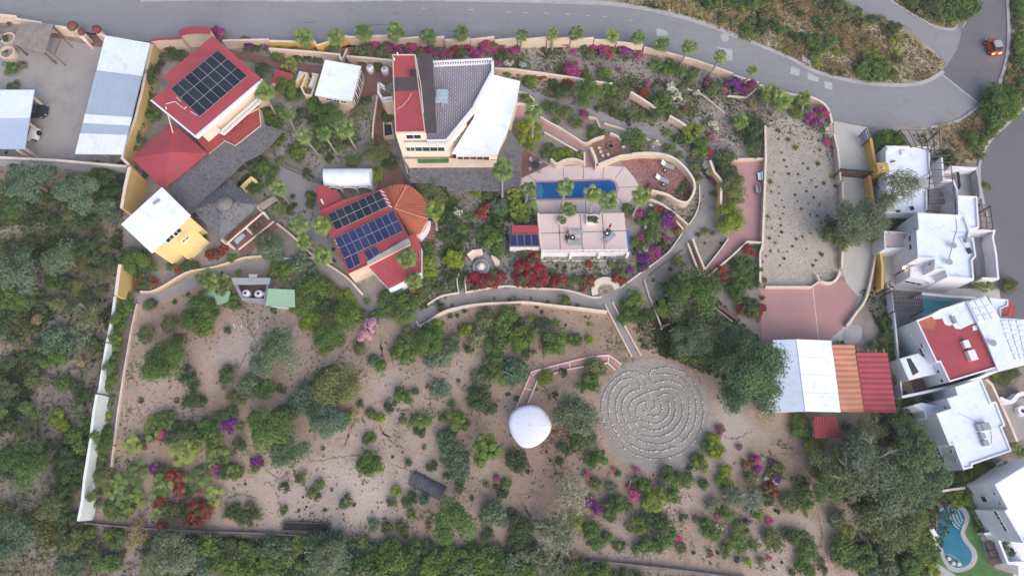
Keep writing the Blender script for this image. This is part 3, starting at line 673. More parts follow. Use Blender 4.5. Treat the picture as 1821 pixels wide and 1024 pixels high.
def many(ox, oy, s, spec):
    """spec: 'K x y r' entries separated by ';' in enlarged-tile pixels; K may be two letters: flower + leaf, lower-case f = low palm, A = tuft"""
    for e in spec.replace('\n', ' ').split(';'):
        q = e.split()
        if not q: continue
        k = q[0]; v = [float(a) for a in q[1:]]
        x, y = ox+v[0]/s, oy+v[1]/s
        if k == 'F': palm(x, y, ox+v[2]/s, oy+v[3]/s, v[4]/s)
        elif k == 'Fy': palm(x, y, ox+v[2]/s, oy+v[3]/s, v[4]/s, 'f')
        elif k == 'f': lowpalm(x, y, v[2]/s)
        elif k[0] == 'A': tuft(x, y, v[2]/s, k[1] if len(k) > 1 else 'B')
        else:
            style = None; leaf = None; flt = None
            if len(k) > 1:
                if k[1] == 's': style = 'speck'
                elif k[1] == 'c': style = 'clump'
                elif k[1] == 'x': style = 'sparse'
                elif k[1] == 'e': style = 'feather'
                elif k[1] == 'd': style = 'dense'
                elif k[1] == 'l': style = 'leafy'
                else: leaf = k[1]
            plant(k[0], x, y, v[2]/s, style, leaf, flt)
# ---------------------------------------------------------------- ground, roads, paving
def tl(ox, oy, pts, s=S3): return TL(ox, oy, s, pts)
g_ = MB(); big = 880
N_ = 60; vs = []; fs = []
for j in range(N_+1):
    for i in range(N_+1): vs.append((-big+2*big*i/N_, -big+2*big*j/N_, 0.0))
for j in range(N_):
    for i in range(N_): a = j*(N_+1)+i; fs.append((a, a+1, a+N_+2, a+N_+1))
tag(mk('ground', vs, fs, 'wild', loc=(0, 0, 0)), kind='structure')
sheet('sandy_soil', [(250, 530), (420, 480), (560, 470), (680, 560), (900, 520), (1080, 545), (1130, 520), (1250, 490), (1360, 600), (1640, 640), (1600, 820), (1660, 900), (1660, 1040), (1500, 1060), (1200, 1010), (1000, 990), (800, 978), (620, 962), (500, 950), (170, 935), (205, 760), (240, 545)], .004, 'sand')
sheet('garden_soil', [(230, 85), (540, 70), (1000, 70), (1200, 95), (1350, 148), (1445, 172), (1485, 220), (1560, 290), (1580, 500), (1540, 620), (1350, 660), (1262, 620), (1200, 560), (1085, 540), (900, 530), (760, 580), (680, 566), (590, 490), (420, 480), (240, 540), (225, 450)], .008, 'grit')
sheet('lot_soil', [(1362, 218), (1475, 190), (1494, 318), (1500, 490), (1450, 504), (1440, 510), (1354, 510)], .012, 'lotsand')
sheet('verge', [(1030, 2), (1110, 6), (1190, 22), (1250, 42), (1310, 65), (1400, 101), (1440, 123), (1482, 137), (1530, 146), (1590, 150), (1640, 148), (1673, 131), (1683, 118), (1663, 92), (1640, 73), (1610, 48), (1560, 35), (1505, 6), (1480, -60), (1030, -60)], .004, 'dryverge')
sheet('upper_verge', [(1575, -60), (1583, 0), (1609, 17), (1639, 35), (1663, 47), (1693, 52), (1705, 42), (1744, -5), (1750, -60)], .004, 'dryverge')
sheet('east_verge', [(1797, -60), (1797, 43), (1790, 120), (1760, 180), (1700, 216), (1640, 228), (1620, 238), (1640, 300), (1660, 290), (1735, 290), (1765, 245), (1795, 215), (1830, 180), (1900, 160), (1900, -60)], .004, 'dryverge')
# roads
road = [(-200, -160), (1480, -160), (250, 1), (560, 0), (880, 0), (1000, 3), (1100, 7), (1180, 21), (1250, 40), (1310, 63), (1350, 78), (1400, 100), (1440, 122), (1480, 134), (1530, 144), (1590, 150), (1640, 147), (1673, 131), (1740, 184), (1716, 208), (1695, 217), (1650, 226), (1600, 224), (1555, 226), (1484, 216), (1474, 198), (1440, 176), (1385, 166), (1350, 151), (1305, 136), (1235, 112), (1145, 86), (1060, 74), (900, 76), (620, 84), (560, 94), (520, 82), (430, 84), (300, 78), (186, 66), (120, 54), (0, 28), (-200, 5)]
road = [(-260, -60), (250, 1), (560, 0)]+road[4:-1]+[(-260, 0)]
sheet('road', road, .016, 'road')
sheet('asphalt_road', [(1673, 131), (1682, 120), (1690, 108), (1702, 88), (1709, 62), (1714, 45), (1722, 32), (1744, 0), (1752, -80), (1795, -80), (1791, 0), (1792, 43), (1791, 86), (1785, 120), (1774, 150), (1758, 180), (1740, 184)], .018, 'asphalt')
sheet('side_road', [(1480, -60), (1505, 4), (1512, 9), (1536, 21), (1566, 35), (1609, 45), (1635, 71), (1663, 90), (1678, 107), (1682, 120), (1690, 108), (1702, 88), (1709, 62), (1703, 43), (1693, 51), (1663, 46), (1639, 34), (1609, 17), (1583, 0), (1572, -60)], .020, 'road')
sheet('lower_road', [(1900, 130), (1821, 190), (1793, 220), (1761, 250), (1742, 296), (1747, 350), (1765, 400), (1776, 495), (1780, 540), (1821, 600), (1900, 640)], .016, 'asphalt')
ribbon('road_joint', [(1673, 131), (1740, 184)], 0.22, .022, 'patch', sm=False)
def kerb(pts, w=0.32, h=0.13, nm='kerb', m='kerb'):
    line = smooth_line([tuple(P(x, y, h)[:2]) for x, y in pts]); L_, R_ = strip_sides(line, w); n = len(line); vs = []
    for i in range(n): vs += [(L_[i][0], L_[i][1], 0), (L_[i][0], L_[i][1], h), (R_[i][0], R_[i][1], h), (R_[i][0], R_[i][1], 0)]
    fs = []
    for i in range(n-1):
        for q in range(3): fs.append((4*i+q, 4*i+q+1, 4*i+5+q, 4*i+4+q))
    fs += [(0, 3, 2, 1), (4*n-4, 4*n-3, 4*n-2, 4*n-1)]
    return tag(mk(nm, vs, fs, m, loc=(0, 0, 0)), kind='structure')
kerb([(250, 0), (400, -3), (560, 0), (720, -2), (880, 0), (1000, 3), (1100, 8), (1180, 22), (1250, 41), (1312, 65)], 0.75)
kerb([(1335, 74), (1400, 101), (1440, 123), (1482, 136), (1530, 146), (1590, 151), (1630, 149), (1655, 141), (1678, 127)], 0.55)
kerb([(1583, 0), (1609, 17), (1639, 34), (1663, 47), (1693, 52), (1703, 43)], 0.35)
kerb([(1793, -60), (1792, 0), (1794, 43), (1793, 86), (1787, 120), (1777, 150)], 0.45)
kerb([(1744, 187), (1716, 208), (1695, 218), (1655, 226)], 0.35)
kerb([(1830, 184), (1793, 219), (1762, 249), (1742, 294), (1747, 350), (1756, 385)], 0.4)
ribbon('tar_strip', [(1712, 50), (1718, 36), (1720, 18)], 0.15, .024, 'patch')
for q in ([(1167, 53), (1172, 51), (1188, 57), (1187, 64), (1168, 64)], [(1274, 84), (1302, 88), (1303, 108), (1290, 108), (1284, 92)], [(1407, 118), (1423, 124), (1421, 136), (1405, 131)], [(1437, 130), (1456, 138), (1455, 146), (1436, 141)], [(1466, 145), (1480, 148), (1480, 160), (1467, 157)]):
    sheet('road_patch', q, .022, 'patch')
sheet('road_patch', [(1282, 63), (1290, 61), (1296, 66), (1294, 73), (1287, 74), (1282, 69)], .022, 'patch', sm=True)
sheet('kerb_slab', tl(1340, 0, [(550, 640), (650, 690), (640, 735), (545, 690)], 6.4), .14, 'kerb')
for (x, y, w_) in ((905, 22, 8), (935, 23, 6), (972, 24, 7), (1010, 26, 9), (1046, 28, 5), (1076, 30, 8), (1122, 37, 7), (753, 15, 7), (838, 18, 9)):
    sheet('road_mark', [(x-w_/2, y-1.2), (x+w_/2, y-0.6), (x+w_/2, y+1.2), (x-w_/2, y+0.8)], .022, 'patch')
for (a, b_) in (((540, 41), (560, 40)), ((655, 45), (690, 44)), ((700, 24), (710, 23)), ((620, 18), (630, 19))):
    ribbon('road_crack', [a, lerp(a, b_, .5), b_], 0.16, .021, 'asphalt', sm=False)
# west yard
sheet('yard', [(-120, 60), (55, 62), (110, 70), (150, 78), (187, 66), (262, 78), (258, 110), (245, 180), (225, 300), (-120, 285)], .012, 'yard')
sheet('yard_apron', [(150, 57), (187, 64), (180, 85), (152, 78)], .016, 'brown')
sheet('entry_paving', tl(220, 30, [(430, 190), (640, 200), (860, 240), (980, 250), (1000, 330), (850, 300), (700, 260), (600, 170)]), .014, 'brown')
sheet('entry_paving', tl(480, 30, [(0, 250), (240, 290), (330, 300), (300, 500), (150, 330), (0, 310)]), .015, 'brown')
sheet('entry_paving', tl(480, 30, [(440, 150), (520, 150), (520, 250), (740, 290), (745, 390), (640, 470), (520, 560), (560, 380), (540, 290), (430, 260)]), .016, 'brown')
sheet('brick_paving', tl(480, 30, [(640, 500), (690, 490), (700, 740), (760, 860), (840, 1000), (850, 1060), (790, 1080), (640, 1060), (700, 900), (620, 740)]), .017, 'brown')
# paths
main_path = [(922, 158), (955, 175), (1000, 190), (1080, 210), (1150, 237), (1200, 265), (1232, 296), (1251, 332), (1251, 372), (1236, 410), (1211, 441), (1168, 472), (1120, 506), (1094, 526), (1060, 535), (1000, 525), (930, 516), (870, 516), (822, 526), (770, 545), (735, 562), (690, 562), (662, 550), (640, 527), (600, 492), (565, 466), (520, 461), (470, 467), (420, 474), (383, 485), (342, 504), (302, 520), (272, 529), (246, 528)]
ribbon('garden_path', main_path, 1.45, .026, 'pathc')
ribbon('garden_path', [(815, 480), (821, 500), (820, 524)], 1.0, .028, 'pathc')
ribbon('garden_path', [(1084, 536), (1100, 570), (1132, 632)], 0.95, .028, 'pathc', sm=False)
ribbon('garden_path', tl(480, 280, [(600, 700), (640, 850), (690, 960)]), 1.3, .029, 'wood')
ribbon('upper_walk', tl(1000, 40, [(670, 225), (660, 410)], 4.5525), 0.75, .022, 'wood', sm=False)
ribbon('upper_walk', tl(1000, 40, [(650, 415), (800, 450), (980, 505), (1120, 560), (1220, 610), (1350, 740)], 4.5525), 0.75, .023, 'wood')
ribbon('service_walk', [(1318, 240), (1320, 281)], 0.8, .018, 'wood', sm=False)
ribbon('shade_path', tl(380, 180, [(720, 60), (790, 130), (740, 210), (680, 280), (600, 370), (540, 440), (400, 460)], 4.655), 1.0, .016, 'pathc')
sheet('court_paving', tl(380, 180, [(430, 470), (600, 540), (740, 600), (900, 650), (880, 760), (850, 990), (760, 1080), (640, 1000), (600, 800), (590, 640), (480, 520)], 4.655), .014, 'pathc', sm=True)
sheet('court_paving', tl(480, 280, [(60, 40), (270, 150), (300, 300), (330, 420), (400, 600), (480, 700), (560, 720), (520, 760), (300, 560), (200, 420), (120, 300), (80, 180)]), .018, 'pathc', sm=True)
sheet('fountain_paving', tl(740, 330, [(480, 680), (600, 600), (720, 660), (800, 600), (900, 640), (890, 900), (460, 930), (440, 800)], 5.12), .018, 'pathc', sm=True)
# pool side
sheet('pool_patio', tl(880, 130, [(170, 470), (230, 500), (360, 570), (540, 560), (610, 560), (790, 570), (850, 640), (875, 690), (835, 760), (790, 810), (770, 850), (250, 850), (160, 700), (165, 560)]), .018, 'pinklight')
sheet('patio_brick', tl(880, 130, [(170, 460), (330, 560), (160, 640)]), .024, 'brown')
for a, b_ in (((417, 580), (417, 640)), ((538, 572), (538, 640)), ((660, 570), (655, 640)), ((780, 572), (730, 640)), ((748, 695), (876, 690)), ((735, 745), (790, 810)), ((200, 620), (255, 660)), ((550, 770), (553, 850)), ((400, 790), (398, 850))):
    ribbon('patio_joint', tl(880, 130, [a, b_]), 0.12, .023, 'joint', sm=False)
pool_o = tl(880, 130, [(240, 655), (700, 640), (735, 655), (755, 700), (742, 745), (705, 766), (240, 776)])
pool_i = tl(880, 130, [(252, 666), (698, 651), (724, 663), (738, 700), (728, 738), (700, 755), (252, 764)])
sheet('pool_coping', pool_o, .030, 'pink')
sheet('pool_water', pool_i, .036, 'water')
for k in range(4):
    ribbon('pool_step', tl(880, 130, [(256+9*k, 675), (262+9*k, 715), (256+9*k, 757)]), 0.05, .040, 'water_teal')
sheet('red_terrace', tl(1080, 130, [(60, 510), (180, 490), (300, 490), (400, 520), (480, 580), (525, 650), (530, 700), (500, 770), (440, 775), (360, 730), (270, 715), (200, 680), (150, 610), (100, 560)]), .024, 'redgrit')
sheet('fire_circle', tl(880, 130, [(590, 430), (640, 380), (700, 360), (760, 380), (790, 440), (780, 490), (700, 515), (630, 520), (590, 470)]), .022, 'redgrit', sm=True)
sheet('ramp_walk', tl(880, 130, [(255, 285), (360, 330), (470, 380), (550, 430), (600, 470), (605, 570), (545, 575), (545, 490), (490, 450), (380, 380), (290, 330)]), .026, 'pink')
for k in range(7):
    a = lerp((575, 445), (548, 560), k/6); b_ = lerp((600, 470), (608, 560), k/6)
    ribbon('walk_step', tl(880, 130, [(545+k*0.5, 470+16*k), (600+1*k, 462+17*k)]), 0.08, .030, 'joint', sm=False)
for k in range(3): ribbon('walk_step', tl(880, 130, [(360+50*k, 338+24*k), (350+50*k, 366+26*k)]), 0.08, .030, 'joint', sm=False)
sheet('entry_ramp', tl(880, 130, [(120, 190), (215, 200), (205, 260), (110, 275)]), .028, 'pink')
sheet('entry_ramp', tl(880, 130, [(150, 90), (190, 100), (240, 150), (250, 190), (200, 195), (110, 180)]), .027, 'pathc')
sheet('planting_bed', tl(880, 130, [(140, 120), (190, 130), (232, 170), (225, 195), (150, 180)]), .032, 'grit')
# east terraces
sheet('long_terrace', tl(1080, 130, [(765, 520), (965, 520), (945, 1040)]), .016, 'pink')
sheet('long_terrace', [(1304, 283), (1362, 283), (1357, 433), (1331, 429), (1262, 489), (1252, 481), (1298, 430)], .020, 'pink')
sheet('parking_court', [(1352, 512), (1444, 509), (1456, 502), (1500, 499), (1529, 525), (1522, 562), (1494, 606), (1355, 615)], .020, 'pink')
ribbon('court_joint', [(1445, 508), (1456, 605)], 0.10, .026, 'pinklight', sm=False)
sheet('driveway', tl(1340, 180, [(488, 122), (690, 158), (722, 250), (737, 400), (700, 460), (735, 660), (747, 800), (737, 950), (715, 1060), (690, 1150), (640, 1190), (560, 1100), (535, 1000), (540, 600), (545, 490), (525, 400), (510, 290), (490, 200)]), .024, 'drive')
sheet('drive_border', tl(1180, 380, [(1160, 300), (1250, 330), (1240, 460), (1190, 560), (1130, 700), (1080, 770), (1045, 790), (1010, 760), (1080, 700), (1150, 600), (1195, 480)]), .022, 'drive')
sheet('round_slab', tl(1340, 560, [(540, 110), (580, 70), (640, 60), (660, 110), (640, 160), (600, 182), (545, 160)]), .030, 'kerb', sm=True)
ribbon('sloping_path', [(919, 724), (946, 662), (985, 652), (1052, 635), (1083, 634), (1104, 650)], 1.0, .026, 'pink', sm=False)
for k in range(14):
    q = [(919, 724), (946, 662), (985, 652), (1052, 635), (1083, 634)]; 

def gully(pts, w=.22):
    q = smooth_line([tuple(P(x, y, 0)[:2]) for x, y in pts], 9); q = [(x+rnd.uniform(-.14, .14), y+rnd.uniform(-.14, .14)) for x, y in q]
    L_, R_ = [], []
    for i, p in enumerate(q):
        a = Vector(q[max(0, i-1)]); b_ = Vector(q[min(len(q)-1, i+1)]); d = (b_-a).normalized(); n_ = Vector((-d.y, d.x))*w*rnd.uniform(.15, .75)*min(1, .25+2*min(i, len(q)-1-i)/len(q)); L_.append(Vector(p)+n_); R_.append(Vector(p)-n_)
    n = len(q); vs = [(p[0], p[1], .0075) for p in L_]+[(p[0], p[1], .0075) for p in R_]
    return tag(mk('gully', vs, [(i, n+i, n+i+1, i+1) for i in range(n-1)], 'gully', loc=(0, 0, 0)), kind='structure')
for ox, oy, s_, e_ in ((400, 500, 3.2, "680 370,650 430,620 480,560 540,500 590;830 350,790 430,745 500;900 290,890 400,905 440;760 640,740 760,690 900,660 960;735 330,690 380,640 450;880 300,885 380,900 430;100 220,150 290,170 350;130 400,90 470,60 540"),
 (400, 724, 3.4133, "410 350,425 420,430 460;305 500,330 570,350 660;930 100,970 160,1030 190;450 340,600 320,760 290,820 290;790 60,760 160,720 250;230 470,270 455,310 500;960 360,1000 390;980 590,1000 650;50 540,120 530,200 555;220 340,290 410,320 440"),
 (680, 724, 3.4133, "270 650,285 760,275 850;820 550,870 545,930 530,1010 540;830 560,860 610,910 700;868 290,890 360,895 420;0 150,40 190,90 240;40 340,130 370,180 395;10 620,30 650;300 600,280 680;100 80,160 130"),
 (640, 560, 3.4133, "110 670,150 720,190 745;150 130,190 250,210 350;120 120,130 200,135 260;930 690,970 800,1000 880;230 770,290 840;390 340,330 350,290 330"),
 (1220, 724, 3.4133, "220 170,270 188,330 180,420 130;500 290,600 285,740 270;790 570,815 700,825 800,800 900;440 60,470 130;600 880,570 960"),
 (880, 600, 2.56, "700 0,690 0;90 720,120 715,190 705,230 715;115 730,150 790,180 850;120 510,150 560,160 620;880 120,930 190,940 230;560 540,500 560"),
 (100, 700, 3.16, "400 0,395 120,400 200;300 240,330 420,340 520;960 740,800 745,640 740;720 90,820 130,890 120")):
    for l_ in e_.split(';'):
        q = [tuple(float(v) for v in a.split()) for a in l_.split(',')]
        if math.dist(q[0], q[-1]) > 20: gully(TL(ox, oy, s_, q), .20)
# ---------------------------------------------------------------- garden and boundary walls
TO = lambda pts: TL(1000, 40, 4.5525, pts)
wall('long stepped cream wall between the upper road and the west yard', tl(0, 0, [(-60, 85), (90, 100), (100, 115), (245, 138), (250, 150), (325, 155)]), 1.6, .3)
wall('sloping cream gate wing wall right of the thatched ramada', tl(0, 0, [(330, 160), (430, 175), (465, 185), (520, 250)]), [1.9, 1.7, 2.0, 1.7], .4)
wall('short cream gate wing wall left of the long blue shed roof', tl(0, 0, [(590, 195), (640, 225)]), [1.9, 1.8], .4)
wall('pale rendered wall closing the south side of the west yard', [(-60, 279), (0, 280), (100, 285), (225, 296)], 2.2, .28, 'greywall')
wall('tall yellow boundary wall with stepped top right of the blue shed', tl(0, 0, [(920, 270), (890, 400), (860, 560), (820, 720), (760, 880), (740, 960), (780, 1000)]), 2.6, .3, 'yellow')
wall('tall yellow boundary wall below the red hipped roof, left of the white-roofed yellow house', [(230, 297), (222, 333), (216, 370)], 4.0, .35, 'yellow')
wall('yellow boundary wall stub between dark bushes above the path end', [(213, 470), (208, 505), (206, 525)], 3.0, .35, 'yellow')
wall('weathered white boundary wall, upper piece below the yellow stub', [(204, 527), (200, 560), (192, 600), (190, 608)], 1.5, .3, 'oldwhite', None)
wall('weathered white boundary wall, narrow middle piece by the sand kerb', [(190, 610), (183, 650), (177, 690), (175, 698)], 1.7, .3, 'oldwhite', None)
wall('weathered white boundary wall, widest piece left of the sand corner', [(172, 701), (166, 735), (162, 770)], 2.7, .3, 'oldwhite', None)
wall('weathered white boundary wall, lowest piece ending at the property corner', [(162, 775), (150, 850), (146, 890), (139, 926)], 2.5, .3, 'oldwhite', None)
wall('thin pale kerb wall along the left edge of the sandy garden', [(243, 540), (232, 590), (220, 660), (208, 740), (197, 830)], 0.35, .16, 'cap', None)
wall('low dark fence wall along the bottom of the sandy garden', [(150, 930), (240, 938), (350, 944), (500, 950), (620, 962), (800, 978), (1000, 992), (1200, 1012), (1330, 1030)], 0.6, .14, 'darkstone', None, sm=True)
wall('cream street wall with red coping and arched pedestrian door', tl(220, 30, [(160, 145), (205, 137), (350, 130)]), 2.6, .3, 'cream', 'redroof')
w_ = wall('arched cream gate wall with curved red coping behind the solar house', tl(220, 30, [(335, 100), (380, 86), (450, 80), (525, 85)]), [3.0, 3.3, 3.4, 3.3], .3, 'cream', 'redroof', capw=0.9)
wall('yellow street wall in front of the magenta bougainvillea near the arched gate', tl(220, 30, [(600, 145), (690, 142), (880, 138)]), 1.6, .25, 'cream')
wall('yellow zigzag street wall behind the first two road palms', [(478, 73), (521, 74), (540, 76)]+[(558, 73), (563, 81), (618, 64)], 1.7, .25, 'ochre')
wall('cream retaining wall above the entry drive, long piece ending at the white cube roof', [(478, 86.5), (550, 92), (603, 97), (607, 107)], 1.7, .25)
wall('white sloping stair wall between the entry drive and the street wall', [(617, 87), (609, 105)], 1.0, .18)
wall('cream retaining wall left of the main house red roof', tl(480, 30, [(465, 240), (600, 250), (740, 265)]), 1.6, .25)
sp = [(618, 66, 697, 63), (697, 64, 700, 67), (709, 69, 790, 66), (790, 66, 792, 71), (792, 71, 836, 69), (836, 69, 878, 65), (880, 71, 919, 68), (936, 71.5, 972, 67), (985, 71.5, 1014, 67), (1015, 70, 1056, 67.5), (1057, 71, 1096, 72), (1097, 75, 1144, 79)]
seg = [[(618, 66), (697, 63)], [(698, 70), (745, 66.5)], [(746, 70), (790, 65.5)], [(791, 71.5), (836, 68.5)], [(837, 71), (879, 65.5)], [(880, 72), (920, 68)], [(921, 72), (972, 66.5)], [(973, 71.5), (1014, 67)], [(1015, 71), (1056, 67.5)], [(1057, 71), (1096, 71.5)], [(1097, 75), (1144, 79.5)]]
ORD = ['first', 'second', 'third', 'fourth', 'fifth', 'sixth', 'seventh', 'eighth', 'ninth', 'tenth', 'eleventh', 'twelfth', 'thirteenth', 'fourteenth', 'fifteenth', 'sixteenth', 'seventeenth', 'eighteenth', 'nineteenth', 'twentieth']
for i, s_ in enumerate(seg):
    wall(f'{ORD[i]} stepped bay from the left of the cream street wall behind the palms', s_, [1.7, 2.0], .22, group='stepped bays of the street wall')
wall('cream street wall from the upper walk to the third leaning palm', [(1146, 84), (1185, 93), (1240, 108), (1304, 131)], 1.2, .22)
wall('cream street wall above the purple bougainvillea bed', [(1305, 134), (1325, 140), (1350, 147)], 1.2, .22)
wall('curving cream street wall from the low palms round to the driveway', [(1351, 151), (1385, 162), (1412, 168), (1440, 172), (1462, 182), (1474, 196), (1480, 218)], 0.9, .24, sm=True)
wall('white chevron kerb below the purple bougainvillea on the street corner', TO([(1340, 592), (1492, 604), (1572, 535)]), 0.4, .15, 'cap', None)
wall('thin white kerb along the sloping wooden upper walk', TO([(1000, 530), (1130, 580), (1220, 650), (1315, 735)]), 0.3, .12, 'cap', None)
wall('cream retaining wall right of the white annex roof, upper garden', tl(660, 60, [(750, 212), (860, 215), (1024, 238)])+TL(880, 0, 5.356, [(750, 740), (900, 770), (1120, 797)]), 1.5, .25)
wall('cream retaining wall piece beside red flowers in the upper garden', TO([(555, 562), (650, 620), (755, 690)]), 1.4, .25)
wall('short cream retaining wall above the bright bush and the path bend', TO([(870, 755), (940, 795), (1003, 835)]), 1.4, .25)
wall('tall yellow wall wedge right of the path below the white flowers', tl(1080, 130, [(625, 530), (650, 600), (692, 650), (692, 700), (690, 800)]), 1.9, .25, 'yellow')
wall('curved white kerb round the planting bed beside the annex roof', tl(880, 130, [(145, 112), (195, 125), (238, 165), (235, 200), (150, 182), (118, 190)]), 0.5, .16, 'cap', None, sm=True)
wall('cream kerb on the upper side of the pink curved walk', tl(880, 130, [(245, 235), (300, 280), (400, 335), (480, 385), (548, 425), (600, 402), (665, 380)]), 0.8, .18, sm=True)
wall('cream kerb on the lower side of the pink curved walk', tl(880, 130, [(300, 358), (400, 415), (500, 472)]), 0.6, .16, sm=True)
wall('zigzag white kerb between magenta bougainvillea and the fire circle', tl(880, 130, [(570, 262), (615, 275), (640, 332)]), 0.6, .15, 'cap', None)
wall('curved cream wall with arches above the pool', tl(880, 130, [(340, 520), (375, 550), (420, 530), (480, 522), (540, 540)]), 1.3, .3, sm=True)
wall('cream stair wall left of the pool steps', tl(880, 130, [(545, 480), (545, 560)]), 0.8, .2)
wall('thick cream stair wall between the pool steps and the fire circle', tl(880, 130, [(582, 450), (605, 500), (617, 540), (617, 570)]), 1.1, .3, sm=True)
wall('cream seat wall below the fire circle', tl(880, 130, [(617, 560), (680, 535), (760, 505), (800, 500), (880, 490), (1000, 490)]), 1.1, .3, sm=True)
wall('curved low stone seat right of the fire ring', tl(880, 130, [(700, 365), (740, 380), (768, 405)]), 0.45, .3, sm=True)
wall('curved cream wall round the red gravel sunbathing terrace', tl(1080, 130, [(150, 490), (270, 485), (380, 505), (460, 560), (520, 640), (530, 710), (500, 770), (470, 785), (420, 770), (360, 735), (270, 712)]), 1.3, .25, sm=True)
wall('cream kerb between the fire circle and the main path', tl(880, 130, [(665, 302), (760, 332), (860, 370), (1010, 435)]), 0.4, .14, 'cap', None)
wall('cream curved stair wall above the brown steps right of the pool', tl(1080, 130, [(245, 760), (330, 795), (420, 860), (490, 920)]), 0.9, .2, sm=True)
wall('cream curved stair wall below the brown steps right of the pool', tl(1080, 130, [(255, 795), (340, 840), (400, 880), (460, 945)]), 0.6, .2, sm=True)
ribbon('brown_steps', tl(1080, 130, [(240, 775), (330, 815), (420, 880), (478, 930)]), 0.7, .03, 'brown')
wall('cream kerb right of the sunbathing terrace beside the main path', tl(1080, 130, [(560, 680), (560, 780), (535, 860), (495, 918)]), 0.4, .14, 'cap', None, sm=True)
wall('cream kerb along the garden side of the main path, below the terrace', tl(920, 280, [(1000, 460), (930, 560), (860, 620), (740, 705), (625, 790)]), 0.45, .16, 'cap', None, sm=True)
wall('cream kerb along the main path above the labyrinth path', tl(760, 320, [(230, 680), (330, 662), (480, 642), (640, 655), (800, 662), (900, 680), (1000, 710)])+[(1070, 527)], 0.45, .16, 'cap', None, sm=True)
wall('cream kerb along the main path left of the fountain walk', tl(760, 320, [(0, 755), (80, 705), (190, 683)]), 0.45, .16, 'cap', None, sm=True)
wall('left curved kerb of the narrow fountain walk', tl(740, 330, [(388, 800), (372, 860), (388, 970)], 5.12), 0.4, .14, 'cap', None, sm=True)
wall('right kerb of the narrow fountain walk', tl(740, 330, [(445, 830), (447, 900), (455, 965)], 5.12), 0.4, .14, 'cap', None, sm=True)
wall('long cream retaining wall below the main path', [(746, 580)]+tl(760, 320, [(0, 862), (100, 800), (220, 768), (340, 752), (480, 745), (600, 742), (760, 760), (900, 775), (1024, 790)])+[(1080, 554)], 0.9, .22, sm=True)
wall('left kerb of the path down to the labyrinth', [(1076, 541), (1096, 580), (1124, 634)], 0.3, .16, 'cap', None)
wall('right kerb of the path down to the labyrinth', [(1089, 536), (1106, 570), (1140, 632)], 0.3, .16, 'cap', None)
wall('thin cream kerb right of the labyrinth path, beside silver bushes', tl(920, 280, [(772, 742), (800, 840), (850, 960), (880, 1040)]), 0.5, .14, 'cap', None)
wall('dark edging along the lower side of the main path', tl(920, 280, [(1010, 560), (900, 640), (800, 720)]), 0.25, .12, 'darkstone', None)
wall('cream left parapet of the brown stairs above the round green tree', tl(1180, 380, [(148, 180), (190, 290), (232, 385)]), 0.6, .18)
wall('yellow right parapet of the brown stairs above the round green tree', tl(1180, 380, [(178, 152), (210, 240), (250, 335)]), 0.9, .2, 'yellow')
ribbon('brown_steps', tl(1180, 380, [(165, 165), (205, 270), (245, 370)]), 0.75, .03, 'brown', sm=False)
for k in range(11): x, y = lerp((166, 175), (242, 365), k/10); ribbon('step_edge', tl(1180, 380, [(x-14, y+6), (x+14, y-6)]), 0.07, .036, 'cream', sm=False)
wall('white wall on the left edge of the long pink terrace, lower diagonal', tl(1180, 380, [(252, 335), (330, 240), (395, 150)]), 0.5, .16, 'cap', None)
wall('white stepped wall at the foot of the long pink terrace', tl(1180, 380, [(275, 375), (400, 270), (510, 168), (600, 175)]), 0.8, .2, 'cap', None)
wall('long white wall between the pink terrace and the sandy lot', tl(1080, 130, [(960, 320), (963, 520), (945, 1020)]), 1.0, .22)
wall('white wall at the top of the pink terrace', tl(1080, 130, [(765, 522), (960, 520)]), 0.7, .2)
wall('white wall on the lower left edge of the sandy lot', tl(1180, 380, [(606, 0), (603, 190), (588, 240), (588, 440)]), 0.9, .2)
wall('white wall between the sandy lot and the parking court', tl(1180, 380, [(622, 443), (900, 443), (950, 408), (930, 368)]), 0.7, .2, 'cap', None)
wall('curled cream wall end at the top right of the parking court', tl(1180, 380, [(950, 408), (990, 420), (1030, 415), (1060, 385), (1072, 350)]), 0.7, .25, sm=True)
wall('white wall on the left edge of the gate driveway, upper part', tl(1340, 180, [(490, 200), (512, 290), (522, 380), (530, 480)]), 1.2, .18)
wall('white wall on the left edge of the gate driveway, lower part', tl(1340, 180, [(543, 490), (543, 620)]), 1.0, .2)
wall('grey edge wall on the driveway left of the spreading grey tree', tl(1340, 180, [(545, 830), (538, 1010)]), 0.8, .2)
wall('tall ochre boundary wall right of the entrance drive, upper part', tl(1340, 180, [(712, 225), (728, 310), (745, 430)]), 1.6, .3, 'ochre', 'ochre')
wall('tall ochre boundary wall beside the drive below the entrance gate', tl(1340, 180, [(705, 450), (722, 560), (735, 660), (748, 790)]), 1.5, .3, 'ochre', 'ochre')
wall('tall ochre boundary wall left of the two-storey white house', tl(1340, 180, [(758, 800), (770, 900), (785, 1000)])+tl(1521, 220, [(165, 1000)]), 1.5, .3, 'ochre', 'ochre')
wall('thin curved cream kerb wall on the right edge of the driveway', tl(1340, 180, [(740, 820), (745, 900), (735, 980)])+tl(1521, 500, [(88, 30), (60, 120), (10, 190), (-50, 270)]), 0.7, .2, sm=True)
wall('thin pale wall along the neighbour plots', tl(1521, 500, [(222, 40), (245, 270), (285, 700)]), 1.4, .18, 'whitewall', None)
wall('left edging of the pink ramp path above the white round canopy', TL(880, 600, 2.56, [(97, 320), (135, 230), (168, 155), (280, 125), (360, 105), (440, 86), (520, 80), (578, 122)]), 0.3, .14, 'cap', None)
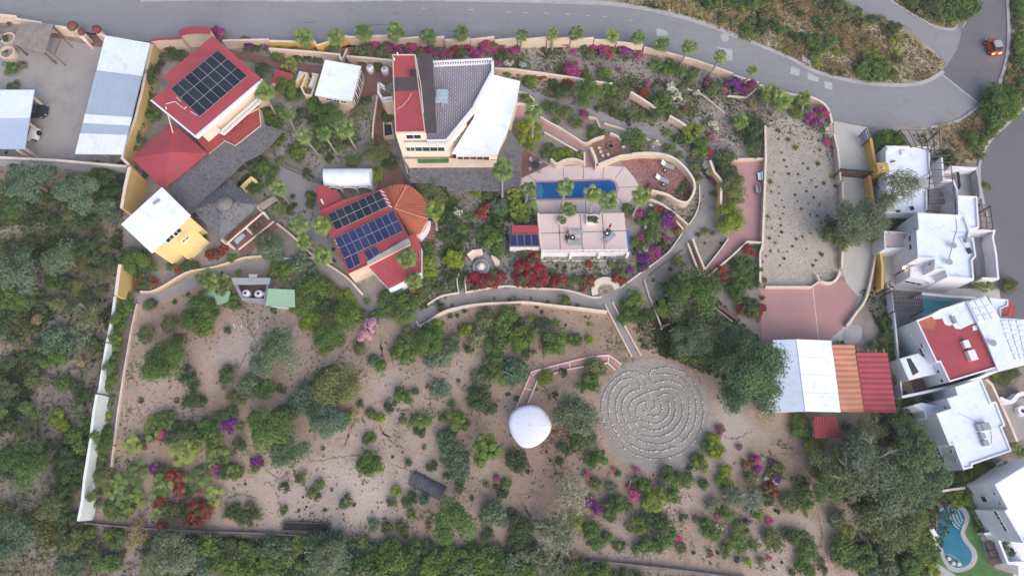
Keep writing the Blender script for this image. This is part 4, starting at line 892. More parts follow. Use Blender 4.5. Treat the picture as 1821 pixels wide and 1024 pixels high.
wall('right edging of the pink ramp path above the white round canopy', TL(880, 600, 2.56, [(148, 305), (175, 240), (200, 180), (260, 165), (345, 142), (440, 125), (515, 115), (550, 148)]), 0.3, .14, 'cap', None)
for (u, v) in (((0, 0), 0),): pass
for a, b_ in (((198, 150), (172, 172)), ((285, 122), (290, 160)), ((338, 110), (345, 145)), ((520, 80), (515, 115)), ((135, 230), (175, 240))):
    ribbon('step_edge', TL(880, 600, 2.56, [a, b_]), 0.14, .034, 'cap', sm=False)
wall('yellow path kerb wall below the yellow house, curving to the left end', tl(200, 300, [(165, 745), (230, 745), (300, 715), (400, 655), (470, 622), (600, 600), (720, 565), (800, 540), (905, 530)]), 0.6, .18, 'yellow', sm=True)
wall('low cream kerb joining the blue-green tree and the path junction', tl(480, 280, [(60, 612), (160, 612), (265, 605)]), 0.5, .14, 'cap', None)
wall('curving pale kerb wall between the path and the red solar house', tl(480, 280, [(40, 400), (140, 480), (220, 560), (300, 620), (400, 680), (480, 740), (560, 830)]), 0.6, .18, sm=True)
wall('stone-edged garden wall left of the white vault', tl(380, 180, [(500, 470), (600, 540), (720, 590), (830, 650), (890, 665)], 4.655), 0.5, .35, 'darkstone', None)
wall('brown timber retaining wall right of the round green tree', tl(1180, 380, [(330, 555), (380, 590), (450, 640)]), 0.7, .3, 'brown', 'brown')
wall('brown timber edging left of the grey-green tree, upper-right of labyrinth', tl(1180, 380, [(-20, 690), (40, 665)]), 0.6, .25, 'brown', 'brown')
wall('thin ochre edging from the labyrinth trees to the timber corner', tl(1180, 380, [(35, 712), (120, 665), (220, 615), (318, 573), (420, 655)]), 0.4, .10, 'cap', None)
wall('cream garden wall edging left of the tall stairs by the main house', tl(480, 30, [(650, 480), (640, 560), (628, 640), (622, 735)]), 0.8, .18, 'yellow', sm=True)
wall('cream curved stair parapet at the lower left of the main house', tl(660, 60, [(188, 735), (210, 790), (222, 850)]), 1.0, .2)
wall('low cream wall end right of the old stairs by the orange round roof', tl(760, 320, [(45, 240), (60, 310)]), 0.6, .2)
wall('cream kerb left of the short bougainvillea walk by the retaining bench', tl(480, 280, [(890, 990), (900, 1020)]), 0.4, .15, 'cap', None)
# ---------------------------------------------------------------- buildings
def bld(name, label, px, z, cat='building'):
    c = cpx(px); p = P(c[0], c[1], 0); ps = W2(px, z); cx, cy = cpx(ps)
    return empty(name, (cx, cy, 0), label, cat), ps
# carport and long shed in the west yard
px = tl(0, 0, [(-250, 545), (210, 545), (150, 906), (-250, 900)])
r_, ps = bld('carport', 'carport with a pale blue sheet roof sheltering two cars at the left edge', px, 2.7)
slab(r_, ps, 2.6, 2.7, 'bluesheet'); slab(r_, W2(tl(0, 0, [(-250, 549), (207, 549), (181, 715), (-250, 725)]), 2.71), 2.702, 2.712, 'whiteroof', 'roof_sheet')
for x, y in ((205, 585), (178, 742), (118, 908)): q = P(x/S3-4, y/S3, 2.6); post(r_, q.x, q.y, 0, 2.6, 'cream', .3)
for q in offset_poly(ps, .3)[:2]: post(r_, q[0], q[1], 0, 2.6, 'cream', .3)
px = tl(0, 0, [(640, 218), (912, 265), (745, 938), (455, 935)])
r_, ps = bld('long_shed', 'long open shed with banded white and blue sheet roof', px, 3.2, 'shed')
q4 = [P(x, y, 3.2) for x, y in px]
bands = [(0, .31, 'whiteroof'), (.31, .68, 'greysheet'), (.68, .755, 'whiteroof'), (.755, .835, 'greysheet'), (.835, 1, 'whiteroof')]
for a, b_, mm in bands:
    sl = [bil(q4, 0, a), bil(q4, 1, a), bil(q4, 1, b_), bil(q4, 0, b_)]
    o = tilequad([(p.x, p.y, 3.2) for p in sl], M[mm], r_, 'roof_sheet', pitch=.8, amp=.006, rows=20, thick=.08)
for u in (0.08, .5, .93):
    for v in (.03, .35, .66, .97): q = bil(q4, u, v); post(r_, q.x, q.y, 0, 3.08, 'greymetal', .16)
# ramada, planters, gate domes
px = tl(0, 0, [(130, 140), (322, 152), (270, 325), (78, 268)])
r_, ps = bld('ramada', 'thatched ramada shelter of weathered boards beside the round planters', px, 2.6, 'shelter')
slab(r_, ps, 2.48, 2.6, 'wood')
for k in range(13):
    a = lerp(ps[0], ps[1], k/12); b_ = lerp(ps[3], ps[2], k/12); ang = math.atan2(b_[1]-a[1], b_[0]-a[0])
    MB().box(((a[0]+b_[0])/2, (a[1]+b_[1])/2, 2.63), (math.dist(a, b_), .1, .06), ang).build('batten', 'wood', r_)
for q in offset_poly(ps, .15): post(r_, q[0], q[1], 0, 2.48, 'darkwood', .18)
e1 = P(322/S3, 152/S3, 2.4); e2 = P(375/S3, 225/S3, 2.4); e3 = P(330/S3, 335/S3, 2.4); e0 = P(272/S3, 290/S3, 2.4)
MB().tube(e1, e2, .07).tube(e2, e3, .07).tube(e3, e0, .07).tube(e2, (e2.x, e2.y, 0), .07).tube(e3, (e3.x, e3.y, 0), .07).build('pole_frame', 'darkwood', r_)
def ringbed(label, x, y, rpx, h=.5, w=.25, m='cream', fill='grit', nm='round_planter', n=28, cat='planter'):
    c = P(x, y, h); r = rpx*mpp(x, y); o = empty(nm, (c.x, c.y, 0), label, cat)
    ou = [(c.x+r*math.cos(t_*6.2832/n), c.y+r*math.sin(t_*6.2832/n)) for t_ in range(n)]; inn = offset_poly(ou, w)
    MB().ring(ou, inn, 0, h).build('rim', m, o); MB().prism(inn, 0, h*.7).build('fill', fill, o); return o, c, r
ringbed('round cream planter ring beside the ramada, upper one', 14, 68, 12.5); ringbed('round cream planter ring below the ramada, lower one', 12, 93, 13.5, .9)
def dome(label, x, y, rpx, sx=1):
    c = P(x, y, 2.2); r = rpx*mpp(x, y); o = empty('gate_pillar', (c.x, c.y, 0), label, 'gate pillar')
    MB().lathe((c.x, c.y, 0), [(r*.75, 0), (r*.75, 1.9), (r*.95, 1.95)], 16).build('pillar', 'cream', o)
    MB().lathe((c.x, c.y, 1.9), [(r, .05), (r, .3), (r*.75, .55), (r*.3, .68), (.02, .7)], 16).build('dome_cap', 'potclay', o, smooth=True)
dome('domed gate pillar at the end of the sloping wall, left of the yard entrance', 128, 46, 9); dome('domed gate pillar right of the yard entrance by the long shed', 171, 52, 8); dome('domed gate pillar nearest the yard entrance paving, wall end', 144, 57, 6)
# solar house, north-west
px = tl(220, 30, [(540, 118), (842, 382), (436, 728), (165, 506), (288, 408), (240, 362)])
r_, ps = bld('solar_house', 'red-roofed house turned on the diagonal carrying dark solar panels', px, 6.6, 'house')
pw = offset_poly(ccw(ps), 1.0); MB().prism(pw, 0, 6.2).build('wall', 'peach', r_); MB().prism(ps, 6.2, 6.6).build('roof', 'redroof', r_)
ed = W2(tl(220, 30, [(436, 728), (842, 382)]), 6.6); L_, R_ = strip_sides(ed, .3)
MB().prism([L_[0], L_[1], R_[1], R_[0]], 6.12, 6.64).build('cornice', 'whitemetal', r_)
ed = W2(tl(220, 30, [(165, 506), (436, 728)]), 6.6); L_, R_ = strip_sides(ed, .22)
MB().prism([L_[0], L_[1], R_[1], R_[0]], 6.40, 6.63).build('cornice', 'whitemetal', r_)
panel_grid(r_, tl(220, 30, [(283, 438), (570, 202), (750, 358), (462, 606)]), 7, 3, 6.6)
window(r_, pw, 220+328/S3, 30+662/S3, 1.6, .9); window(r_, pw, 220+295/S3, 30+640/S3, .8, 1.2)
bal = W2(tl(220, 30, [(820, 410), (852, 470), (600, 700), (540, 655)]), 3.6)
MB().prism(bal, 3.3, 3.5).build('balcony_floor', 'yellow', r_)
b3 = W2(tl(220, 30, [(852, 482), (600, 708), (538, 660)]), 3.9)
balustrade(r_, b3[0], b3[1], 3.5, .9, 24); balustrade(r_, b3[1], b3[2], 3.5, .9, 5)
pw2 = MB().prism(W2(tl(220, 30, [(825, 420), (850, 470), (600, 700), (545, 658)]), 3.3), 0, 3.28).build('lower_wall', 'cream', r_)
c0 = P(220+370/S3, 30+545/S3, 6.9)
for (a, b_) in (((255, 530), (310, 515)), ((310, 515), (370, 560)), ((370, 560), (380, 545)), ((320, 488), (345, 515)), ((405, 575), (445, 600))):
    A = P(220+a[0]/S3, 30+a[1]/S3, 6.75); B_ = P(220+b_[0]/S3, 30+b_[1]/S3, 6.75); MB().tube(A, B_, .04).build('roof_pipe', 'whitemetal', r_)
A = P(220+255/S3, 30+545/S3, 6.9); B_ = P(220+300/S3, 30+710/S3, 3.4); MB().tube(A, B_, .09).build('drain_pipe', 'cream', r_)
# lower red roofs
px = tl(220, 30, [(50, 860), (290, 640), (508, 828), (240, 1050)])
r_, ps = bld('hipped_red_house', 'low wing with a plain square red hipped roof below the diagonal solar house', px, 3.3, 'house')
MB().prism(offset_poly(ps, .5), 0, 3.15).build('wall', 'cream', r_)
cc = cpx(ps); mk('roof', [(p[0], p[1], 3.15) for p in ps]+[(p[0], p[1], 3.3) for p in ps]+[(cc[0]+.5, cc[1], 4.2)], [(3, 2, 1, 0)]+[(i, (i+1) % 4, 4+(i+1) % 4, 4+i) for i in range(4)]+[(4+i, 4+(i+1) % 4, 8) for i in range(4)], 'redroof', r_)
px = tl(220, 30, [(440, 740), (560, 680), (608, 752), (512, 830)]); r_, ps = bld('red_link_roof', 'small dark red link roof between the hipped roof and the balcony', px, 3.05); block(r_, ps, 0, 3.05, 'cream', 'redroof2', 0)
px = tl(220, 30, [(552, 690), (822, 550), (835, 660), (676, 785), (608, 752)]); r_, ps = bld('red_porch_roof', 'long red porch roof below the white balustrade', px, 2.9); block(r_, ps, 0, 2.9, 'cream', 'redroof2', .2, .1)
# thatched gallery
px = tl(380, 180, [(400, 195), (575, 240), (480, 350), (375, 440), (250, 500), (0, 745), (-50, 790), (-195, 935), (-260, 860), (-385, 690), (-180, 500), (-60, 400), (100, 335), (165, 380), (370, 225)], 4.655)
r_, ps = bld('thatched_gallery', 'long grey thatched gallery roof running diagonally beside the red roofs', px, 2.8, 'shelter')
def thatch_tufts(r_, q, zf, dens=9):
    g = np.random.default_rng(int(abs(q[0][0]*97))+3); xs = [p[0] for p in q]; ys = [p[1] for p in q]; n = int(abs(area(q))*dens); qo = offset_poly(q, -.12); cx, cy = cpx(q); pts = []
    while len(pts) < n:
        x, y = g.uniform(min(xs)-.2, max(xs)+.2), g.uniform(min(ys)-.2, max(ys)+.2)
        if inpoly(x, y, qo): pts.append((x, y, zf(x, y)+.03))
    e = q; P0 = np.array(pts); th = g.uniform(0, 6.283, n); d = np.c_[np.cos(th), np.sin(th), g.uniform(-.05, .15, n)]; s_ = np.c_[-np.sin(th), np.cos(th), g.uniform(-.1, .1, n)]; L_ = g.uniform(.18, .5, n)[:, None]; W_ = g.uniform(.05, .14, n)[:, None]
    V = np.stack([P0-s_*W_, P0-d*L_*.2, P0+s_*W_, P0+d*L_], 1)-np.array(woff(r_)); me = quads_mesh('thatch_fringe', V.reshape(-1, 3), n, [FM['thatch']], None, g.uniform(0, 1, n)**1.3)
    o = bpy.data.objects.new('thatch_fringe', me); COL.objects.link(o); o.parent = r_; o['kind'] = 'stuff'
def inpoly(x, y, p):
    c = False; j = len(p)-1
    for i in range(len(p)):
        if (p[i][1] > y) != (p[j][1] > y) and x < (p[j][0]-p[i][0])*(y-p[i][1])/(p[j][1]-p[i][1])+p[i][0]: c = not c
        j = i
    return c
FM['thatch'] = foliage_mat('thatch_straw', (0.13, 0.13, 0.145), (0.27, 0.265, 0.285))
def thatch_roof(r_, ps, z, th=.25):
    q = ccw(ps); import mathutils.geometry as mg
    MB().prism(q, z-th, z).build('roof', 'thatch', r_); thatch_tufts(r_, q, lambda x, y: z)
thatch_roof(r_, ps, 2.8)
for q in ps[::2]: 
    v = lerp(q, cpx(ps), .08); post(r_, v[0], v[1], 0, 2.55, 'darkwood', .22)
# square palapa
px = tl(200, 300, [(490, 250), (712, 68), (885, 218), (652, 432)])
r_, ps = bld('palapa', 'square thatched palapa with a pale round ridge cap', px, 2.9, 'shelter')
ap = P(200+670/S3, 300+200/S3, 5.6); q = ccw(ps)
mk('roof', [(p[0], p[1], 2.65) for p in q]+[(p[0], p[1], 2.9) for p in q]+[(ap.x, ap.y, 5.5)], [(3, 2, 1, 0)]+[(i, (i+1) % 4, 4+(i+1) % 4, 4+i) for i in range(4)]+[(4+i, 4+(i+1) % 4, 8) for i in range(4)], 'thatch', r_)
Rm_ = max(math.dist(v, (ap.x, ap.y)) for v in q)
def zpal(x, y):
    for i in range(4):
        a, b_, c_ = Vector(q[i]), Vector(q[(i+1) % 4]), Vector((ap.x, ap.y)); A_ = area([a, b_, c_]); u = area([(x, y), b_, c_])/A_; v = area([a, (x, y), c_])/A_; w = 1-u-v
        if u >= -.02 and v >= -.02 and w >= -.02: return 2.9*(u+v)+5.5*w
    return 2.9
thatch_tufts(r_, q, zpal)
MB().lathe((ap.x, ap.y, 5.0), [(1.1, 0), (1.0, .25), (.6, .5), (.05, .62)], 14).build('ridge_cap', 'darkstone', r_, smooth=True)
for v in q: v = lerp(v, cpx(ps), .06); post(r_, v[0], v[1], 0, 2.65, 'cream', .3)
px = tl(200, 300, [(690, 420), (905, 215), (1010, 330), (800, 545)])
r_, ps = bld('veranda', 'brown veranda deck with cream frame and white posts below the palapa', tl(200, 300, [(690, 420), (905, 250), (1010, 340), (800, 540)]), .3, 'deck')
MB().prism(ps, .0, .3).build('deck_floor', 'brown', r_)
fr = [(675, 418), (885, 235)], [(700, 450), (915, 265)], [(765, 492), (980, 320)]
for a, b_ in fr[1:]: A = P(200+a[0]/S3, 300+a[1]/S3, 2.4 if a[0] < 750 else 1.2); B_ = P(200+b_[0]/S3, 300+b_[1]/S3, A.z); MB().tube(A, B_, .13, n=6).build('beam', 'cream', r_)
for a in ((700, 450), (808, 356), (915, 265)): A = P(200+a[0]/S3, 300+a[1]/S3, 2.4); post(r_, A.x, A.y, .3, 2.4, 'whitemetal', .22)
A = W2(tl(200, 300, [(735, 435), (790, 390), (800, 400), (748, 450)]), .8); MB().prism(A, .3, .8).build('counter', 'bluesheet', r_)
for k in range(3):
    A = W2(tl(200, 300, [(830+26*k, 360-22*k), (850+26*k, 345-22*k), (865+26*k, 362-22*k), (845+26*k, 380-22*k)]), .8); MB().prism(A, .3, .75).build('bench', 'darkwood', r_)
A = W2(tl(380, 180, [(500, 790), (525, 815), (400, 900), (368, 860)], 4.655), 2.2); r2 = empty('slatted_awning', (*cpx(A), 0), 'slatted grey wooden awning beside the palapa corner', 'awning')
for k in range(6): a = lerp(A[3], A[2], k/5); b_ = lerp(A[0], A[1], k/5); MB().tube((*a, 2.2), (*b_, 2.2), .09, n=4).build('slat', 'wood', r2)
for v in A: post(r2, v[0], v[1], 0, 2.1, 'wood', .12)
# yellow wall piece
wall('short yellow curly garden wall between the thatched roofs', tl(380, 180, [(225, 715), (270, 670), (310, 635), (345, 660)], 4.655), 1.5, .35, 'yellowh', 'yellowh')
# yellow house with white roof
px = tl(200, 300, [(300, 112), (472, 280), (235, 510), (52, 338)])
r_, ps = bld('yellow_house', 'yellow house with a plain white square roof by the left boundary', px, 5.6, 'house')
pi = offset_poly(ps, .25); MB().prism(pi, 0, 5.35).build('wall', 'yellowh', r_); MB().prism(ps, 5.35, 5.6).build('roof', 'brightroof', r_)
px2 = tl(200, 300, [(455, 290), (505, 345), (495, 360), (558, 418), (435, 535), (362, 485), (300, 545), (240, 505)]); p2 = W2(tl(200, 300, [(470, 300), (505, 345), (430, 415), (362, 485), (300, 545), (240, 505)]), 2.2)
ext = W2(tl(200, 300, [(400, 330), (496, 362), (556, 420), (436, 534), (366, 486), (330, 420)]), 1.7)
MB().prism(ext, 0, 1.7).build('lower_wall', 'yellowh', r_)
for x, y in ((349, 422), (392, 386)): window(r_, pi, 200+x/S3, 300+y/S3, 1.3, .95)
for x, y in ((432, 436), (452, 420)): window(r_, pi if False else ext, 200+x/S3, 300+y/S3, .6, .5)
A = P(200+270/S3, 300+205/S3, 5.6); MB().box((A.x, A.y, 5.72), (.9, .35, .25), .7).build('roof_vent', 'greymetal', r_)
sheet('porch_slab', tl(200, 300, [(300, 545), (362, 485), (436, 535), (556, 420), (550, 480), (380, 600)]), .03, 'pathc')
# guard house and tank pens
px = tl(480, 30, [(335, 262), (553, 300), (497, 510), (272, 475)])
r_, ps = bld('guest_cottage', 'small cottage with plain white square roof and glazed right side', px, 3.3, 'house')
pi = offset_poly(ps, .2); MB().prism(pi, 0, 3.1).build('wall', 'cream', r_); MB().prism(ps, 3.1, 3.3).build('roof', 'brightroof', r_)
for x, y in ((360, 502), (405, 510), (448, 517)): window(r_, pi, 480+x/S3, 30+y/S3, .95, .7)
for x, y in ((520, 500), (533, 455), (545, 410), (556, 370)): window(r_, pi, 480+x/S3, 30+y/S3, 1.1, 1.9)
r_ = wall('yellow-walled service pen with two white tanks left of the cottage', tl(480, 30, [(130, 350), (150, 400), (205, 340), (225, 345), (190, 430), (210, 470), (250, 480), (290, 350), (255, 345)]), 1.6, .18, 'yellowh', 'cap')
for k, (x, y) in enumerate(((178, 375), (258, 400))):
    A = P(480+x/S3, 30+y/S3, .7); o = empty('gas_tank', (A.x, A.y, 0), ['white horizontal gas tank in the left bay of the service pen', 'white horizontal gas tank in the right bay, beside the cottage roof'][k], 'tank')
    MB().tube((A.x-.15, A.y-.9, .8), (A.x+.25, A.y+.9, .8), .35, n=14).build('tank_body', 'whitemetal', o, smooth=False); MB().box((A.x, A.y-.4, .25), (.8, .2, .5)).box((A.x+.1, A.y+.4, .25), (.8, .2, .5)).build('stand', 'darkmetal', o)
A = P(480+245/S3, 30+370/S3, .9); o = empty('pump_unit', (A.x, A.y, 0), 'small dark pump unit in the right bay of the service pen', 'pump'); MB().box((A.x, A.y, .4), (.7, .6, .8)).build('pump_body', 'darkmetal', o); MB().tube((A.x-.1, A.y-.2, .8), (A.x-.1, A.y-.2, 1.1), .15).build('motor', 'greymetal', o)
px = tl(480, 30, [(35, 318), (130, 345), (130, 380), (60, 400), (5, 400)]); r_, ps = bld('red_shed', 'small red-roofed shed under red bougainvillea left of the gas tanks', px, 2.3, 'shed'); block(r_, ps, 0, 2.3, 'cream', 'redroof', 0)
for k, (x, y, r0) in enumerate(((605, 303, 23), (695, 315, 22))):
    A = P(480+x/S3, 30+y/S3, 1.4); o = empty('water_tank', (A.x, A.y, 0), ['round pale water tank left of the potted palm by the red roof', 'round pale water tank right of the potted palm, against the main house'][k], 'water tank')
    MB().lathe((A.x, A.y, 0), [(.52, 0), (.55, 1.2), (.5, 1.3), (.25, 1.45)], 20).build('tank_body', 'whitemetal', o, smooth=True); MB().lathe((A.x, A.y, 1.44), [(.2, 0), (.2, .07), (.1, .1)], 14).build('lid', 'greymetal', o)
# main house
T4 = lambda pts: tl(660, 60, pts)
redp = T4([(128, 125), (265, 125), (330, 597), (146, 600)])
r_, ps = bld('main_house', 'large peach main house with red roof strip and grey tiled roof terrace', T4([(128, 125), (720, 180), (455, 632), (146, 600)]), 7.2, 'house')
pr = W2(redp, 8.6); block(r_, pr, 0, 8.6, 'peach', 'redroof', .16, .12, wname='tower_wall', rname='red_roof', capm=M['cream'])
tp = W2(T4([(373, 178), (738, 150), (742, 210), (625, 440), (457, 650), (345, 652), (330, 640), (345, 400)]), 7.0)
pt = W2(T4([(300, 176), (738, 160), (742, 215), (625, 448), (457, 655), (200, 655)]), 6.6)
MB().prism(pt, 0, 6.5).build('wall', 'peach', r_); MB().prism(offset_poly(pt, -.02), 6.5, 6.62).build('roof_terrace', 'tiles', r_)
strip_ = W2(T4([(285, 120), (370, 120), (398, 601), (332, 601), (300, 340)]), 8.66); MB().prism(strip_, 8.50, 8.62).build('dark_roof_strip', 'darkstrip', r_)
MB().prism(W2(T4([(133, 264), (292, 262), (306, 342), (137, 345)]), 8.66), 8.48, 8.56).build('dark_roof_strip', 'darkstrip', r_)
pipe = T4([(268, 130), (285, 225), (300, 300), (305, 350), (318, 480)])
mb = MB()
for a, b_ in zip(pipe[:-1], pipe[1:]): mb.tube(P(*a, 8.75), P(*b_, 8.75), .05, n=5)
mb.build('roof_pipe', 'whitemetal', r_)
mb = MB(); pipe = T4([(245, 362), (225, 400), (190, 440), (158, 458)])
for a, b_ in zip(pipe[:-1], pipe[1:]): mb.tube(P(*a, 8.62), P(*b_, 8.62), .035, n=5)
mb.build('roof_pipe', 'cream', r_)
A = P(660+255/S3, 60+236/S3, 9.0); MB().box((A.x, A.y, 8.9), (.75, .65, .6)).build('chimney', 'darkmetal', r_)
for q in ((140, 155), (160, 122)): A = P(660+q[0]/S3, 60+q[1]/S3, 8.8); MB().tube((A.x, A.y, 8.5), (A.x, A.y, 9.0), .1).build('vent_pipe', 'whitemetal', r_)
A = P(660+428/S3, 60+378/S3, 7.1); MB().box((A.x, A.y, 6.95), (1.6, 1.7, .65)).box((A.x, A.y+.2, 7.35), (1.3, 1.2, .16)).build('air_handler', 'greysheet', r_); MB().box((A.x+.1, A.y-1.1, 6.8), (.3, .5, .3)).build('duct', 'greymetal', r_)
q = W2(T4([(374, 186), (718, 168), (736, 235), (618, 452), (470, 640), (345, 652)]), 7.5)
n1 = W2(T4([(375, 172), (735, 155)]), 7.5); balustrade(r_, n1[0], n1[1], 6.62, .95, 24)
e1 = W2(T4([(737, 160), (742, 245), (628, 440), (460, 645)]), 7.5)
MB().prism([tuple(p) for p in (lambda L, R: [L[0], L[1], L[2], R[2], R[1], R[0]])(*strip_sides(W2(T4([(737, 165), (738, 225), (625, 438)]), 7.4), .35))], 6.62, 7.4).build('parapet', 'whitemetal', r_)
balustrade(r_, e1[2], e1[3], 6.62, .95, 20)
s1 = W2(T4([(460, 648), (340, 650)]), 7.5); balustrade(r_, s1[0], s1[1], 6.62, .95, 7)
for (x, y, w_, h_) in ((258, 625, 1.7, .6), ):
    window(r_, pr, 660+x/S3, 60+y/S3, w_+.3, h_+.5)
for (x, y, w_, h_) in ((239, 700, 1.2, 1.1), (357, 700, 4.0, 1.2)): window(r_, pt, 660+x/S3, 60+y/S3, w_, h_)
# east facade windows and annex
for (x, y, w_, h_) in ((525, 632, 2.4, .6), (601, 527, 1.6, .8)): window(r_, pt, 660+x/S3, 60+y/S3, w_, h_, fm='brown' if x > 600 and x < 650 else 'whitemetal')
ann = T4([(742, 250), (905, 288), (885, 400), (830, 580), (785, 668), (770, 728), (488, 728), (628, 500), (660, 420)])
pa = W2(ann, 4.9); pai = offset_poly(pa, .3); MB().prism(pai, 0, 4.7).build('annex_wall', 'peach', r_)
MB().prism(pa, 4.7, 4.88).build('annex_roof', 'brightroof', r_)
o = None
for k in range(1, 9):
    a = lerp((742, 250), (490, 728), k/9); b_ = lerp((905, 288), (790, 700), k/9); a, b_ = lerp(a, b_, .12), lerp(a, b_, .88); MB().tube(P(660+a[0]/S3, 60+a[1]/S3, 4.875), P(660+b_[0]/S3, 60+b_[1]/S3, 4.875), .035, n=5).build('roof_seam', 'whiteroof', r_)
window(r_, pai, 660+620/S3, 60+756/S3, 4.4, 1.15)
low = W2(T4([(195, 745), (490, 745), (495, 790), (770, 790), (770, 805), (225, 808)]), 2.6)
MB().prism(W2(T4([(200, 760), (480, 755), (760, 770), (765, 803), (228, 806)]), 2.9), 0, 2.9).build('plinth', 'cream', r_)
MB().prism(W2(T4([(280, 760), (410, 758), (470, 755), (470, 780), (285, 783)]), 3.1), 2.9, 3.02).build('planter_strip', 'grass', r_)
px = T4([(228, 806), (745, 800), (775, 760), (800, 590), (835, 575), (915, 695), (905, 905), (790, 950), (465, 952), (462, 925), (235, 900)])
r_, ps = bld('palm_thatch_porch', 'wide grey thatched porch roof wrapping the foot of the main house', px, 2.5, 'shelter'); thatch_roof(r_, ps, 2.5)
for q in ps[-5:]: v = lerp(q, cpx(ps), .04); post(r_, v[0], v[1], 0, 2.25, 'darkwood', .22)
# spiral stairs west side
T3 = lambda pts: tl(480, 30, pts)
px = T3([(665, 420), (700, 445), (740, 460), (750, 510), (690, 515), (665, 480)]); r_, ps = bld('stair_tower', 'curved white balustraded stair landing on the left flank of the main house', px, 4.0, 'stairs')
MB().prism(ps, 0, 3.9).build('stair_wall', 'cream', r_); MB().prism(offset_poly(ps, .1), 3.9, 4.0).build('landing', 'brown', r_)
for a, b_ in ((0, 1), (5, 4), (4, 3), (0, 5)): balustrade(r_, ps[a], ps[b_], 4.0, .8)
px = T3([(685, 640), (740, 640), (752, 720), (690, 730)]); r_, ps = bld('service_bin', 'dark service box framed in cream beside the lower stairs of the main house', px, .9, 'box'); MB().ring(ccw(ps), offset_poly(ps, .15), 0, .9).build('wall', 'cream', r_); MB().prism(offset_poly(ps, .15), 0, .5).build('machinery', 'darkmetal', r_)
# vault
TB = lambda pts: tl(480, 280, pts)
a0, a1, b1, b0 = [P(x, y, 2.4) for x, y in TB([(322, 60), (608, 58), (606, 162), (325, 166)])]
r_ = empty('vault_pavilion', ((a0.x+b1.x)/2, (a0.y+b1.y)/2, 0), 'white barrel-vaulted pavilion with arched front, above the solar panels', 'pavilion')
def vault(r_, a0, a1, b1, b0, z0, z1, m):
    n = 12; vs = []; fs = []
    for t_ in (0, 1):
        A = a0 if t_ == 0 else a1; B_ = b0 if t_ == 0 else b1
        for o_, in ((0,), (1,)):
            for i in range(n+1):
                th = math.pi*i/n; s_ = (1-math.cos(th))/2; z = z0+(z1-z0)*math.sin(th)-(0.12 if o_ else 0); p = A.lerp(B_, s_); vs.append((p.x, p.y, z))
    for i in range(n):
        fs += [(i, i+1, 2*(n+1)+i+1, 2*(n+1)+i), (n+1+i+1, n+1+i, 3*(n+1)+i, 3*(n+1)+i+1), (i+1, i, n+1+i, n+2+i), (2*(n+1)+i, 2*(n+1)+i+1, 3*(n+1)+i+1, 3*(n+1)+i)]
    fs += [(0, 2*(n+1), 3*(n+1), n+1), (n, n+1+n, 3*(n+1)+n, 2*(n+1)+n)]
    return mk('vault_roof', vs, fs, m, r_, smooth=False)
vault(r_, a0, a1, b1, b0, 1.9, 2.6, 'brightroof')
for A, B_ in ((a0, b0), (a1, b1)): MB().prism([(A.x-.1, A.y), (A.x+.1, A.y), (B_.x+.1, B_.y), (B_.x-.1, B_.y)], 0, 1.95).build('end_wall', 'whitemetal', r_)
for k in range(4): u = k/3; q = b0.lerp(b1, u); post(r_, q.x, q.y, 0, 1.9, 'whitemetal', .25, 'pillar')
for k in range(3):
    qa = b0.lerp(b1, k/3); qb = b0.lerp(b1, (k+1)/3); mb = MB(); prev = None
    for i in range(9): th = math.pi*i/8; s_ = (1-math.cos(th))/2; p = qa.lerp(qb, s_); p = Vector((p.x, p.y-.15, 1.1+.8*math.sin(th)));  mb.tube(prev, p, .09, n=5) if prev else None; prev = p
    mb.build('arch', 'whitemetal', r_)
# red solar house
px = TB([(300, 322), (435, 262), (690, 188), (765, 330), (842, 478), (850, 520), (590, 652), (475, 703), (385, 505)])
r_, ps = bld('red_solar_house', 'red-roofed house carrying two blue solar arrays in the garden centre', px, 3.9, 'house')
pw = block(r_, ps, 0, 3.9, 'cream', 'redroof', .18, .14, capm=M['redroof'])
panel_grid(r_, TB([(350, 345), (665, 200), (715, 298), (400, 443)]), 7, 2, 3.9, m='solardark')
panel_grid(r_, TB([(390, 490), (750, 322), (812, 445), (450, 612)]), 9, 2, 3.9, m='solar')
panel_grid(r_, TB([(450, 614), (530, 576), (552, 645), (478, 684)]), 2, 1, 3.9, m='solar')
panel_grid(r_, TB([(565, 572), (645, 534), (670, 582), (600, 628)]), 2, 1, 3.9, m='solar')
MB().prism(W2(TB([(588, 632), (838, 488), (854, 516), (592, 650)]), 4.0), 3.86, 4.02).build('gutter_slab', 'kerb', r_)
for k in range(5): A = P(480+(385+14*k)/S3, 280+(505+22*k)/S3, 4.0); MB().box((A.x+.3, A.y, 3.85), (.8, .12, .1), -.5).build('bracket', 'whitemetal', r_)
for k in range(5): A = P(480+(680+12*k)/S3, 280+(205+22*k)/S3, 4.0); MB().box((A.x, A.y, 3.85), (.6, .12, .1), -.5).build('bracket', 'whitemetal', r_)
blk = W2(TB([(280, 180), (352, 170), (362, 198), (402, 192), (437, 262), (306, 326), (285, 240)]), 3.4); block(r_, blk, 0, 3.4, 'cream', 'redroof', .14, .1, wname='entry_wall', rname='entry_roof', capm=M['redroof'])
A = P(480+318/S3, 280+268/S3, 3.5); MB().box((A.x, A.y, 3.5), (.2, .7, .25), .5).build('roof_vent', 'whitemetal', r_)
